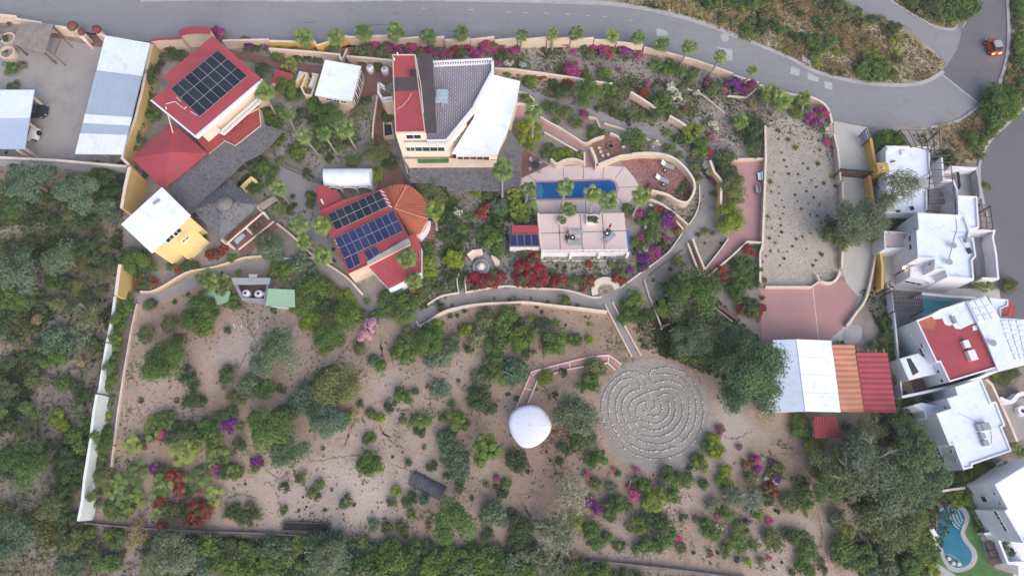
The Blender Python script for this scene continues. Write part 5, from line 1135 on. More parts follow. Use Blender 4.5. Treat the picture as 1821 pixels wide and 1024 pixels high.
# round orange roof
arc = TB([(688, 192), (740, 170), (830, 166), (890, 200), (935, 250), (950, 300), (962, 370), (940, 410), (900, 468), (838, 440)])
apx = P(480+755/S3, 280+308/S3, 3.7); arcw = [P(x, y, 2.9) for x, y in arc]
arcs = smooth_line([tuple(p[:2]) for p in arcw], 8)
rr = empty('round_tile_roof', (apx.x, apx.y, 0), 'fan-shaped round orange tiled roof joined to the solar house', 'building')
vs = []; fs = []; na = len(arcs)*2; dens = [lerp(arcs[min(len(arcs)-1, i//2)], arcs[min(len(arcs)-1, i//2+1)], .5*(i % 2)) for i in range(na-1)]
nr = 6
for j in range(nr+1):
    for i, p in enumerate(dens):
        t_ = 0.03+0.97*j/nr; rib = .055*(1 if (i//2) % 2 else -1)*min(1, t_*1.6); vs.append((apx.x+(p[0]-apx.x)*t_, apx.y+(p[1]-apx.y)*t_, 3.7-.8*t_+rib))
nn = len(dens)
for j in range(nr):
    for i in range(nn-1): a = j*nn+i; fs.append((a, a+1, a+nn+1, a+nn) if False else (a, a+nn, a+nn+1, a+1))
mk('roof', vs, fs, 'orangetile2', rr)
MB().prism([(apx.x, apx.y)]+[lerp(p, (apx.x, apx.y), .06) for p in arcs], 0, 2.75).build('wall', 'cream', rr)
for (a, b_) in (((755, 308), (830, 168)), ((755, 308), (955, 372))):
    A = P(480+a[0]/S3, 280+a[1]/S3, 3.78); B_ = P(480+b_[0]/S3, 280+b_[1]/S3, 3.0); MB().tube(A, B_, .1, n=6).build('ridge', 'orangetile', rr)
wallc = TB([(968, 385), (962, 420), (935, 460), (905, 490)]); wall('curved white garden wall hugging the round orange roof', wallc, 1.4, .3, 'whitewall', 'whitewall', sm=True)
# lower red tiled roof
r2 = empty('red_tile_wing', (*cpx(W2(TB([(590, 652), (880, 465), (915, 700), (720, 795)]), 2.8)), 0), 'red pan-tiled lower roof beside the concrete gutter, below the orange fan', 'building')
q4 = [P(480+x/S3, 280+y/S3, z) for x, y, z in ((592, 654, 3.2), (848, 520, 3.2), (915, 695, 2.6), (722, 795, 2.6))]
tilequad(q4, 'redtile', r2, pitch=.3); q5 = [P(480+x/S3, 280+y/S3, z) for x, y, z in ((845, 478, 3.2), (882, 464, 3.2), (917, 540, 2.9), (917, 698, 2.6))]
tilequad([q5[0], q5[1], q5[2], P(480+868/S3, 280+560/S3, 3.0)], 'redtile', r2, pitch=.3); tilequad([P(480+866/S3, 280+556/S3, 3.0), q5[2], q5[3], P(480+912/S3, 280+694/S3, 2.65)], 'redtile', r2, pitch=.3)
MB().prism([tuple(p[:2]) for p in [q4[0], q4[1], q5[2], q4[2], q4[3]]], 0, 2.35).build('wall', 'whitewall', r2)
wall('white garden wall under the lower corner of the red tiled roof', TB([(725, 808), (770, 790), (825, 762)]), 1.6, .3, 'whitewall', 'whitewall')
# old stairs east of it
st = tl(760, 320, [(10, 245), (55, 260), (60, 320), (30, 390), (-30, 400)])
sr = empty('brick_stairs', tuple(P(768, 415, 0)), 'curved flight of brown brick stairs right of the orange fan roof', 'stairs')
for k in range(9):
    a = lerp((118, 320), (50, 540), k/8); b_ = lerp((185, 330), (165, 560), k/8); a2 = lerp((118, 320), (50, 540), (k+.8)/8); b2 = lerp((185, 330), (165, 560), (k+.8)/8)
    hz = .9-.1*k; MB().prism(W2(TL(740, 330, 5.12, [a, b_, b2, a2]), hz), 0, hz).build('step', 'brown', sr)
# timber boardwalk posts near path
# grey tank structure + green roofs
TA = lambda pts: tl(200, 300, pts)
px = TA([(720, 665), (955, 665), (945, 700), (925, 800), (785, 800), (770, 700)]); r_, ps = bld('tank_house', 'open grey block enclosure holding two round white tanks', TA([(735, 680), (945, 680), (925, 800), (790, 800)]), 1.6, 'enclosure')
q = ccw(W2(TA([(722, 668), (955, 668), (930, 802), (785, 795)]), 1.6)); MB().ring(q, offset_poly(q, .28), 0, 1.6).build('wall', 'greywall', r_)
MB().prism(W2(TA([(722, 662), (958, 662), (950, 700), (735, 702)]), 2.2), 2.0, 2.2).build('roof_slab', 'greymetal', r_); MB().prism(W2(TA([(826, 640), (878, 640), (876, 664), (830, 664)]), 2.2), 2.0, 2.2).build('upper_slab', 'kerb', r_)
MB().prism(offset_poly(q, .28), 0, .25).build('floor', 'darkwood', r_)
for k, (x, y) in enumerate(((806, 755), (884, 757))):
    A = P(200+x/S3, 300+y/S3, 1.3); o = empty('round_tank', (A.x, A.y, .25), [f'{s} round white tank inside the grey block enclosure' for s in ('left', 'right')][k], 'tank')
    MB().lathe((A.x, A.y, .25), [(.5, 0), (.55, .9), (.4, 1.02)], 18).build('tank_body', 'whitemetal', o, smooth=True); MB().lathe((A.x, A.y, 1.26), [(.18, 0), (.18, .08), (.05, .1)], 12).build('lid', 'darkmetal', o)
A = P(200+915/S3, 300+755/S3, 1.2); o = empty('filter_tank', (A.x, A.y, .25), 'small pale filter box right of the two white tanks', 'tank'); MB().lathe((A.x, A.y, .25), [(.25, 0), (.28, .8), (.1, .95)], 10).build('filter_body', 'greysheet', o)
q4 = [P(200+x/S3, 300+y/S3, z) for x, y, z in ((945, 728, 2.4), (1105, 735, 2.4), (1108, 842, 2.1), (928, 830, 2.1))]
r_ = empty('green_shed', (*cpx([tuple(p[:2]) for p in q4]), 0), 'shed with a pale green sheet roof right of the tank enclosure', 'shed'); tilequad(q4, 'greenroof', r_, pitch=.6, amp=.006, rows=30)
MB().prism(offset_poly(ccw([tuple(p[:2]) for p in q4]), .25), 0, 1.95).build('wall', 'whitewall', r_)
q4 = [P(200+x/S3, 300+y/S3, z) for x, y, z in ((545, 760, 2.0), (640, 690, 2.2), (720, 720, 2.2), (700, 830, 1.9))]
q4b = [P(200+x/S3, 300+y/S3, 1.3) for x, y in ((548, 765), (640, 712), (715, 745), (700, 805), (645, 825), (590, 818))]
r_ = empty('green_awning', (*cpx([tuple(p[:2]) for p in q4b]), 0), 'faded green awning half hidden under low palms', 'awning'); MB().prism([tuple(p[:2]) for p in q4b], 1.22, 1.3).build('awning_sheet', 'greenroof', r_)
for p in q4b[::2]: post(r_, p.x*.99+.0, p.y, 0, 1.22, 'darkwood', .12)
for (x, y, a, b_) in ((735, 945, 745, 965), (783, 950, 786, 968), (882, 942, 877, 965)):
    A = P(200+x/S3, 300+y/S3, .1); B_ = P(200+a/S3 if False else 200+a/S3, 300+b_/S3, .1); o = MB().tube((A.x, A.y, .08), (B_.x, B_.y, .08), .06, n=6).tube((A.x, A.y, 0), (A.x, A.y, .14), .08, n=6).build('white_stake', 'whitemetal'); tag(o, {735: 'left', 783: 'middle', 882: 'right'}[x]+' of three short white stakes on the sand below the tanks', 'stake')
# ---------------------------------------------------------------- terrace by the pool
TD = lambda pts: tl(920, 280, pts)
px = TD([(125, 343), (648, 337), (672, 572), (152, 577)])
r_, ps = bld('raised_terrace', 'raised pale pink terrace with railing below the swimming pool', px, 1.6, 'terrace')
MB().prism(ps, 0, 1.5).build('terrace_wall', 'whitewall', r_); MB().prism(ps, 1.5, 1.6).build('terrace_floor', 'pinklight', r_)
for (a, b_) in (((380, 345), (398, 573)), ((515, 342), (530, 573)), ((250, 350), (262, 573)), ((135, 461), (660, 445))):
    A, B_ = W2(TD([a, b_]), 1.6); L_, R_ = strip_sides([A, B_], .16); MB().prism([L_[0], L_[1], R_[1], R_[0]], 1.59, 1.606).build('floor_joint', 'joint', r_)
A, B_ = W2(TD([(150, 566), (668, 560)]), 2.3); mb = MB().tube((*A, 2.4), (*B_, 2.4), .05).tube((*A, 2.0), (*B_, 2.0), .03)
for k in range(15): q = lerp(A, B_, k/14); mb.tube((*q, 1.6), (*q, 2.4), .035, n=5)
mb.build('railing', 'whitemetal', r_)
for k in range(4): q = lerp(W2(TD([(152, 578)]), 1.55)[0], W2(TD([(672, 573)]), 1.55)[0], k/3); MB().box((q[0], q[1]-.15, .75), (.35, .4, 1.5)).build('buttress', 'whitewall', r_)
sheet('gravel_strip', TD([(152, 590), (668, 585), (662, 626), (150, 628)]), .02, 'pathc'); ribbon('strip_kerb', TD([(145, 628), (662, 627)]), .1, .03, 'cap', sm=False)
wall('pale side wall along the left edge of the raised terrace', TD([(127, 338), (130, 400), (150, 580)]), 1.9, .18, 'cream')
def planter_sq(label, pxs, h0, h1):
    ps = W2(pxs, h1); o = empty('square_planter', (*cpx(ps), h0), label, 'planter'); q = ccw(ps); MB().ring(q, offset_poly(q, .18), h0, h1).build('rim', 'whitewall', o); MB().prism(offset_poly(q, .18), h0, h1-.12).build('earth', 'wild', o); return o
planter_sq('white square planter holding two palms on the terrace edge', TD([(418, 345), (490, 345), (492, 398), (418, 400)]), 1.6, 2.1)
c = P(920+270/S3, 280+390/S3, 1.9); o = empty('round_pot', (c.x, c.y, 1.6), 'round white pot holding a leafy plant on the terrace', 'planter'); MB().lathe((c.x, c.y, 1.6), [(.4, 0), (.55, .3), (.57, .4), (.45, .4), (.4, .25)], 20).build('pot', 'whitewall', o, smooth=False)
def lounger(label, x, y, ang, z=0., m='greymetal', s_=1.0, back=True, grp=None):
    c = P(x, y, z+.35); o = empty('sun_lounger', (c.x, c.y, z), label, 'sun lounger', grp); ca, sa = math.cos(ang), math.sin(ang)
    def w(u, v): return (c.x+u*ca-v*sa, c.y+u*sa+v*ca)
    MB().prism([w(-.35, -.33), w(1.0, -.33), w(1.0, .33), w(-.35, .33)], z+.28, z+.36).build('seat', m, o)
    mb = MB(); a = [w(-.35, -.33), w(-.35, .33), w(-.95, .33), w(-.95, -.33)]; k = 0
    vs = [(*a[0], z+.28), (*a[1], z+.28), (*a[2], z+.68), (*a[3], z+.68)]+[(*a[0], z+.36), (*a[1], z+.36), (*a[2], z+.76), (*a[3], z+.76)]
    mk('backrest', vs, [(3, 2, 1, 0), (4, 5, 6, 7), (0, 1, 5, 4), (1, 2, 6, 5), (2, 3, 7, 6), (3, 0, 4, 7)], m if back is True else back, o)
    for u, v in ((-.7, -.28), (-.7, .28), (.9, -.28), (.9, .28)): q = w(u, v); MB().tube((*q, z), (*q, z+.3), .03, n=5).build('leg', 'darkmetal', o)
def umb(label, x, y, z):
    c = P(x, y, z+1.0); o = empty('closed_parasol', (c.x, c.y, z), label, 'parasol'); MB().tube((c.x, c.y, z+.06), (c.x, c.y, z+2.3), .03).build('pole', 'whitemetal', o); MB().lathe((c.x, c.y, z+1.0), [(.04, 0), (.16, .15), (.13, .7), (.05, 1.25)], 10).build('folded_cloth', 'redcloth', o); MB().lathe((c.x, c.y, z), [(.28, 0), (.28, .06), (.05, .1)], 14).build('base', 'darkmetal', o)
def table(label, x, y, z, r=.45, cat='table'):
    c = P(x, y, z+.5); o = empty('round_table', (c.x, c.y, z), label, cat); MB().lathe((c.x, c.y, z+.5), [(r, 0), (r, .05)], 20).build('table_top', 'darkmetal', o); MB().tube((c.x, c.y, z), (c.x, c.y, z+.5), .05).build('leg', 'darkmetal', o)
    MB().lathe((c.x, c.y, z+.56), [(r*.4, 0), (r*.4, .04)], 12).build('tray', 'whitemetal', o)
def D(x, y): return 920+x/S3, 280+y/S3
lounger('grey lounger on the terrace above the left round table', *D(350, 453), 0.03, 1.6); lounger('grey lounger on the terrace below the left round table', *D(350, 515), 0.03, 1.6); table('small dark round table between two grey loungers', *D(335, 486), 1.6, .36)
umb('folded red parasol left of the terrace loungers', *D(306, 462), 1.6); umb('folded red parasol above the slanting lounger on the terrace', *D(561, 424), 1.6); table('small dark round table beside the slanting grey lounger', *D(545, 462), 1.6, .38)
lounger('slanting grey lounger on the right side of the terrace', *D(556, 490), 0.75, 1.6)
c = P(*D(303, 490), 1.9); o = empty('stool', (c.x, c.y, 1.6), 'small dark stool under the left folded parasol', 'stool'); MB().box((c.x, c.y, 1.95), (.5, .5, .06)).build('seat', 'darkmetal', o)
for u in (-.2, .2):
    for v in (-.2, .2): MB().tube((c.x+u, c.y+v, 1.6), (c.x+u, c.y+v, 1.94), .025, n=5).build('leg', 'darkmetal', o)
c = P(*D(670, 510), .3); o = empty('tarp_pile', (c.x, c.y, 0), 'crumpled blue tarpaulin at the right edge of the terrace', 'tarpaulin'); mb = MB()
ps = [tuple(P(*D(x, y), .4)[:2]) for x, y in ((658, 445), (680, 448), (678, 500), (682, 560), (668, 570), (660, 500))]; MB().prism(ps, 0, .35).build('tarp', 'bluecloth', o)
T5 = lambda x, y: (1080+x/S3, 130+y/S3)
lounger('upper grey and white lounger on the red gravel terrace', *T5(365, 560), -.45, 0, back=M['whitemetal']); lounger('lower grey and white lounger on the red gravel terrace', *T5(333, 645), -.45, 0, back=M['whitemetal'])
for k, (x, y) in enumerate(((350, 592), (342, 678))): table(['small side table under the upper lounger on red gravel', 'small side table under the lower lounger on red gravel'][k], *T5(x, y), 0, .3)
c = P(880+245/S3, 130+560/S3, .5); o = empty('dining_set', (c.x, c.y, 0), 'dark outdoor dining table ringed with chairs left of the pool', 'table'); MB().lathe((c.x, c.y, .7), [(.6, 0), (.6, .05)], 8).build('table_top', 'darkmetal', o); MB().tube((c.x, c.y, 0), (c.x, c.y, .7), .06).build('leg', 'darkmetal', o)
for k in range(4):
    a = .6+k*1.5708; x, y = c.x+.95*math.cos(a), c.y+.95*math.sin(a); ch = empty('garden_chair', (x, y, 0), f"dark garden chair on the {['upper right', 'upper left', 'lower left', 'lower right'][k]} side of the poolside dining table", 'chair', 'chairs round the poolside dining table')
    MB().box((x, y, .43), (.45, .45, .05), a).build('seat', 'greymetal', ch); MB().box((x+.22*math.cos(a), y+.22*math.sin(a), .68), (.05, .45, .5), a).build('backrest', 'greymetal', ch)
    for u in (-.18, .18):
        for v in (-.18, .18): MB().tube((x+u, y+v, 0), (x+u, y+v, .42), .02, n=4).build('leg', 'darkmetal', ch)
T6 = lambda x, y: (880+x/S3, 130+y/S3)
# fire ring with round stools
ringbed('round brick fire ring with dark hollow above the pool', *T6(703, 441), 7, .4, .22, 'brown', 'black', 'fire_ring', 20, 'fire pit')
for k, (x, y) in enumerate(((633, 453), (643, 476), (655, 500), (688, 494), (780, 447))):
    c = P(*T6(x, y), .4); o = tag(MB().lathe((c.x, c.y, 0), [(.2, 0), (.24, .38), (.18, .42)], 12).build('stone_stool', 'stone', loc=(c.x, c.y, 0)), ['first', 'second', 'third', 'fourth', 'single right-hand'][k]+' round pale stool around the fire ring'+(', counted from the left top' if k < 4 else ''), 'stool')
# fountain
c = P(740+592/5.12, 330+745/5.12, .3); o = empty('fountain', (c.x, c.y, 0), 'tiered round grey fountain behind crimson bougainvillea', 'fountain'); R0 = 14.5*mpp(855, 475)
MB().lathe((c.x, c.y, 0), [(R0, 0), (R0, .5), (R0-.15, .5), (R0-.15, .28), (.3, .28)], 30).build('basin', 'kerb', o); MB().lathe((c.x, c.y, .28), [(R0-.16, .0), (R0-.16, .06)], 30).build('basin_water', 'greywall', o)
MB().lathe((c.x, c.y, .3), [(.5, 0), (.2, .3), (.2, .5), (.55, .55), (.56, .62), (.16, .6), (.14, .95), (.34, 1.0), (.35, 1.07), (.1, 1.05), (.08, 1.3), (.18, 1.35), (.05, 1.5)], 20).build('tiers', 'stone', o, smooth=True)
for k, q in enumerate(([(465, 630), (510, 595), (600, 585), (610, 620), (545, 640), (505, 680)], [(680, 640), (720, 655), (760, 690), (760, 715), (720, 725), (700, 680)])):
    ps = W2(TL(740, 330, 5.12, q), .5); o = empty('curved_bench', (*cpx(ps), 0), ['curved cream bench above left of the fountain', 'curved cream bench right of the fountain under a bush'][k], 'bench'); MB().prism(ps, 0, .5).build('bench_seat', 'cap', o)
    dd = ps[0]; MB().prism([ps[0], ps[1], ps[2], lerp(ps[2], cpx(ps), .2), lerp(ps[1], cpx(ps), .2), lerp(ps[0], cpx(ps), .2)], .5, .85).build('bench_back', 'cap', o)
# semicircle seat on the path
c = P(*D(535, 815), .0); o = empty('semicircle_bench', (c.x, c.y, 0), 'semicircular cream seat around a grey stone disc on the main path', 'bench'); r1 = 88/S3*mpp(1077, 517); r0 = 50/S3*mpp(1077, 517)
a0_, a1_ = R(15), R(200); ns = 18; ou = [(c.x+r1*math.cos(a0_+(a1_-a0_)*i/ns), c.y+r1*math.sin(a0_+(a1_-a0_)*i/ns)) for i in range(ns+1)]; inn = [(c.x+r0*math.cos(a0_+(a1_-a0_)*i/ns), c.y+r0*math.sin(a0_+(a1_-a0_)*i/ns)) for i in range(ns+1)]
vs = []; fs = []
for i in range(ns+1): vs += [(*ou[i], 0), (*ou[i], .5), (*inn[i], .5), (*inn[i], 0)]
for i in range(ns):
    for q in range(4): w_ = (q+1) % 4; fs.append((4*i+q, 4*i+w_, 4*i+4+w_, 4*i+4+q))
fs += [(0, 3, 2, 1), (4*ns, 4*ns+1, 4*ns+2, 4*ns+3)]
mk('seat', vs, fs, 'cap', o); MB().lathe((c.x, c.y, 0.03), [(r0*1.0, 0), (r0*1.0, .03)], 28).build('stone_disc', 'padgrey', o); MB().lathe((c.x, c.y, 0.06), [(.3, 0), (.3, .02)], 8).build('medallion', 'brown', o)
# small solar shed
px = tl(760, 320, [(528, 275), (678, 275), (688, 430), (500, 405), (500, 330), (520, 325)]); r_, ps = bld('small_solar_shed', 'small red-roofed shed with four solar panels left of the terrace', tl(760, 320, [(515, 275), (675, 275), (682, 405), (500, 405)]), 2.2, 'shed')
block(r_, ps, 0, 2.2, 'whitewall', 'redroof', 0); panel_grid(r_, tl(760, 320, [(500, 332), (672, 328), (680, 400), (502, 402)]), 4, 1, 2.2, m='solar')
# canopy
c = P(942, 757, 2.6); r0 = 37.5*mpp(942, 757, 2.6); o = empty('round_canopy', (c.x, c.y, 0), 'rounded white fabric canopy on poles in the sandy garden', 'canopy')
lobes = TL(880, 600, 2.56, [(160, 307), (205, 318), (240, 355), (257, 400), (245, 440), (215, 475), (170, 500), (125, 498), (95, 470), (72, 430), (64, 385), (75, 345), (110, 318)])
rim = smooth_closed(W2(lobes, 2.3), 4); n = len(rim); vs = [(c.x, c.y, 2.65)]; fs = []
for j in range(1, 7):
    t_ = j/6; z = 2.3+.35*(1-t_**2)
    for p in rim: vs.append((c.x+(p[0]-c.x)*t_, c.y+(p[1]-c.y)*t_, z))
for i in range(n): fs.append((0, 1+i, 1+(i+1) % n))
for j in range(5):
    for i in range(n): a = 1+j*n+i; b_ = 1+j*n+(i+1) % n; fs.append((a, a+n, b_+n, b_))
k = len(vs); vs += [(v[0], v[1], 2.15) for v in vs[k-n:k]]
for i in range(n): fs.append((k-n+i, k+i, k+(i+1) % n, k-n+(i+1) % n))
mk('fabric', vs, fs, 'canopy', o, smooth=True)
for i in range(0, n, 4): MB().tube((c.x, c.y, 2.655), (c.x+(rim[i][0]-c.x)*.6, c.y+(rim[i][1]-c.y)*.6, 2.535), .025, n=4).tube((c.x+(rim[i][0]-c.x)*.6, c.y+(rim[i][1]-c.y)*.6, 2.535), (rim[i][0], rim[i][1], 2.31), .025, n=4).build('fabric_seam', 'blueroof', o)
for i in range(8): a = i*.785; MB().tube((c.x+r0*.85*math.cos(a), c.y+r0*.85*math.sin(a), 0), (c.x+r0*.85*math.cos(a), c.y+r0*.85*math.sin(a), 2.4), .06, n=6).build('pole', 'whitemetal', o)
# labyrinth
cc_ = P(1164, 734, 0); lr = 99*mpp(1164, 734)
n = 64; pts = [(cc_.x+(lr+.25*math.sin(5*t_*.098)+.15*math.sin(t_*1.7))*math.cos(t_*6.2832/n), cc_.y+(lr*1.0+.25*math.cos(3*t_*.098))*math.sin(t_*6.2832/n)) for t_ in range(n)]
sheet('labyrinth_floor', pts, .020, 'padgrey', world_pts=True)
LB = ["480 380;460 330;430 250;395 180;350 150;290 150;215 180;150 225;90 300;55 380;45 450;60 540;80 610;110 670;140 710;180 755;250 815;330 865;420 895;500 908;590 905;680 880;760 840;840 770;890 690;925 600;935 500;920 400;890 320;850 250;790 180;720 140;640 118;560 118;490 138;465 175;470 215;490 250;560 238;630 230;700 252;760 300;800 380;815 470;800 570;760 660;690 730;600 772;530 782;440 770;350 735;280 690;220 620;185 540;175 450;185 380;220 320;260 285;305 265",
"530 180;580 172;660 178;730 205;790 250;840 320;870 410;873 500;860 590;830 665;790 720;735 770",
"690 800;600 832;500 842;420 832;330 800;240 750;180 680;140 600;115 520;112 430;125 350;160 285;215 230;290 208;340 222;370 250;385 295;330 315;270 355;235 410;228 480;250 560;290 625;340 670;420 708;510 720;590 705;660 670;715 605;748 530;752 450;735 380;700 320;640 290;580 295;520 315;465 330;400 355;340 385;300 430;287 490;305 550;350 600;410 640;480 660;550 655;610 630;660 580;690 510;692 430;670 370;630 345;580 350;545 375;560 410;575 460;560 510;510 540;450 525;410 485",
"435 410;380 425;350 460;350 510;380 555;430 590;500 603;560 590;610 550;638 490;640 440;620 405", "435 410;450 450;485 480;515 460;515 420;500 395"]
stones = []
for ln in LB:
    q = [tuple(float(a) for a in e.split()) for e in ln.split(';')]
    w_ = smooth_line(W2(TL(1060, 630, 4.876, q), 0.05), 8); acc = 0; nxt = 0
    kerbl = w_
    L_, R_ = strip_sides(w_, .30); nn = len(w_)
    for a, b_ in zip(w_[:-1], w_[1:]):
        d = math.dist(a, b_)
        while nxt < acc+d and d > 0:
            t_ = (nxt-acc)/d; stones.append((a[0]+(b_[0]-a[0])*t_+rnd.uniform(-.04, .04), a[1]+(b_[1]-a[1])*t_+rnd.uniform(-.04, .04))); nxt += rnd.uniform(.22, .34)
        acc += d
    vs = []; fs = []
    for i in range(nn): vs += [(*L_[i], .021), (w_[i][0], w_[i][1], .075), (*R_[i], .021)]
    for i in range(nn-1): fs += [(3*i, 3*i+1, 3*i+4, 3*i+3), (3*i+1, 3*i+2, 3*i+5, 3*i+4)]
    tag(mk('labyrinth_ridge', vs, fs, 'rowearth', loc=(0, 0, 0)), kind='structure')
def stone_mesh(seed):
    g = random.Random(seed); mb = MB(); n = 7; prof = [(.6, -.1), (1, .25), (.75, .62), (.15, .75)]
    mb.lathe((0, 0, 0), prof, n); v = [(x*g.uniform(.8, 1.2), y*g.uniform(.8, 1.2), z*g.uniform(.85, 1.1)) for x, y, z in mb.v]
    me = bpy.data.meshes.new('stone_mesh'); me.from_pydata(v, [], mb.f); me.materials.append(M['stone']); me.update(); return me
SM = [stone_mesh(i) for i in range(5)]
rnd.shuffle(stones); bigs = stones[:300]; rest = stones[300:]
for x, y in bigs:
    o = bpy.data.objects.new('border_stone', SM[rnd.randrange(5)]); COL.objects.link(o); s_ = rnd.uniform(.10, .135); o.location = (x, y, .07); o.scale = (s_, s_, s_); o.rotation_euler = (0, 0, rnd.uniform(0, 6))
    tag(o, 'whitewashed stone in one of the curving rows of the labyrinth', 'stone', 'white stones lining the labyrinth')
mb = MB()
for x, y in rest: s_ = rnd.uniform(.055, .095); mb.lathe((x, y, .06), [(s_*.7, 0), (s_, s_*.4), (s_*.5, s_*.9)], 6)
tag(mb.build('small_stones', 'stone', loc=(0, 0, 0)), 'smaller white stones between the larger ones in the labyrinth rows', 'stones', kind='stuff')
# garden pavilion with white, orange and red roofs
TG = lambda pts: tl(1340, 560, pts)
def G3(x, y, z): return P(1340+x/S3, 560+y/S3, z)
r_ = empty('garden_hall', tuple(G3(420, 380, 0)), 'long hall roofed in white gable, orange tiles and red tiles beside the parking court', 'building')
e = [G3(118, 152, 3.2), G3(260, 147, 3.55), G3(472, 155, 3.0), G3(530, 589, 3.15), G3(315, 584, 3.75), G3(78, 592, 3.2)]
mk('white_roof_slope', [tuple(p) for p in (e[0], e[1], e[4], e[5])]+[(p.x, p.y, p.z-.15) for p in (e[0], e[1], e[4], e[5])], [(0, 3, 2, 1), (4, 5, 6, 7), (0, 1, 5, 4), (2, 3, 7, 6), (3, 0, 4, 7)], 'blueroof', r_)
mk('white_roof', [tuple(p) for p in (e[1], e[2], e[3], e[4])]+[(p.x, p.y, p.z-.15) for p in (e[1], e[2], e[3], e[4])], [(0, 3, 2, 1), (4, 5, 6, 7), (0, 1, 5, 4), (2, 3, 7, 6), (1, 2, 6, 5)], 'brightroof', r_)
MB().tube(e[1], e[4], .07, n=6).build('ridge', 'whitemetal', r_)
tilequad([G3(532, 587, 3.0), G3(474, 182, 3.0), G3(612, 183, 2.8), G3(672, 586, 2.8)], 'orangetile', r_, 'orange_tile_roof', pitch=.62, amp=.04, rows=60)
tilequad([G3(674, 590, 2.8), G3(622, 230, 2.8), G3(812, 230, 2.5), G3(868, 592, 2.5)], 'redtile', r_, 'red_tile_roof', pitch=.62, amp=.04, rows=60)
ps = [tuple(p[:2]) for p in (e[0], e[2], e[3], e[5])]; MB().prism(offset_poly(ccw(ps), .35), 0, 2.8).build('wall', 'cream', r_)
ps = [tuple(G3(*p, 2.7)[:2]) for p in ((485, 195), (605, 195), (800, 245), (850, 575), (540, 570))]; 
for p in ps: post(r_, p[0], p[1], 0, 2.4, 'ochre', .3)
for x in (590, 790): A = G3(x, 588, 2.5); MB().box((A.x+.5, A.y+.1, 2.3), (1.6, .15, .25)).build('beam', 'ochre', r_)
sheet('hall_floor', TG([(480, 200), (800, 240), (860, 580), (540, 590)]), .02, 'brown')
for x in (640, 700, 748, 795): A = G3(x, 222, 2.6); MB().tube((A.x, A.y-.3, 2.5), (A.x, A.y+.35, 2.5), .06, n=5).build('rafter_end', 'ochre', r_)
r2 = empty('red_tile_hut', tuple(G3(440, 680, 0)), 'small detached hut with red tiled roof below the white hall roof', 'hut'); tilequad([G3(366, 618, 2.4), G3(500, 617, 2.4), G3(527, 745, 2.1), G3(372, 748, 2.1)], 'redtile', r2, pitch=.3, amp=.06); MB().prism(offset_poly(ccw([tuple(G3(*p, 2.2)[:2]) for p in ((366, 618), (500, 617), (527, 745), (372, 748))]), .3), 0, 1.9).build('wall', 'cream', r2)
# driveway gate
T7 = lambda x, y: (1340+x/S3, 180+y/S3)
A = P(*T7(528, 410), 2.0); B_ = P(*T7(732, 428), 2.0); o = empty('driveway_gate', ((A.x+B_.x)/2, (A.y+B_.y)/2, 0), 'dark brown sliding entrance gate across the concrete driveway', 'gate')
d = (B_-A); ang = math.atan2(d.y, d.x); mid = (A+B_)/2
MB().box((mid.x, mid.y, 1.9), (d.length, .14, .14), ang).box((mid.x, mid.y, .2), (d.length, .14, .14), ang).build('gate_frame', 'darkmetal', o); mb = MB()
for k in range(34): q = A.lerp(B_, (k+.5)/34); mb.box((q.x, q.y, 1.05), (d.length/34*.86, .05, 1.6), ang)
mb.build('gate_slats', 'darkwood', o)
for q, nm in ((B_, 'right'),): c = q; MB().box((c.x+.6, c.y+.05, 1.5), (1.3, 1.2, 3.0)).build('gate_pillar', 'ochre', o); MB().box((c.x+.6, c.y+.05, 3.04), (1.5, 1.4, .1)).build('pillar_cap', 'ochre', o); MB().lathe((c.x+.5, c.y-.1, 3.09), [(.15, 0), (.18, .2), (.05, .3)], 8).build('pillar_lamp', 'whitewall', o)
A = P(*T7(685, 165), 2.2); B_ = P(*T7(705, 225), 2.2); o = empty('steel_frame_gate', ((A.x+B_.x)/2, (A.y+B_.y)/2, 0), 'small grey steel frame gate at the top of the driveway', 'gate'); MB().tube((A.x, A.y, 0), A, .06).tube(A, B_, .05).tube((B_.x, B_.y, 0), B_, .06).tube((A.x, A.y, 1), (B_.x, B_.y, 1), .04).build('frame', 'darkmetal', o); MB().prism([(A.x, A.y), (A.x+.05, A.y), (B_.x+.05, B_.y), (B_.x, B_.y)], .2, 1.9).build('panel', 'greymetal', o)
# bench-like things on pink terrace
for k, (x, y) in enumerate(((925, 628), (912, 705))):
    c = P(1080+x/S3, 130+y/S3, .4); o = empty('terrace_bench', (c.x, c.y, 0), ['pale blue bench standing near the wall on the long pink terrace', 'dull grey bench below the pale blue one on the pink terrace'][k], 'bench'); MB().box((c.x, c.y, .42), (.5, 1.1, .08)).build('seat', ['whiteroof', 'greymetal'][k], o); MB().box((c.x+.22, c.y, .65), (.06, 1.1, .4)).build('backrest', ['whiteroof', 'greymetal'][k], o)
    for v in (-.45, .45): MB().box((c.x, c.y+v, .2), (.4, .06, .4)).build('leg', 'darkmetal', o)
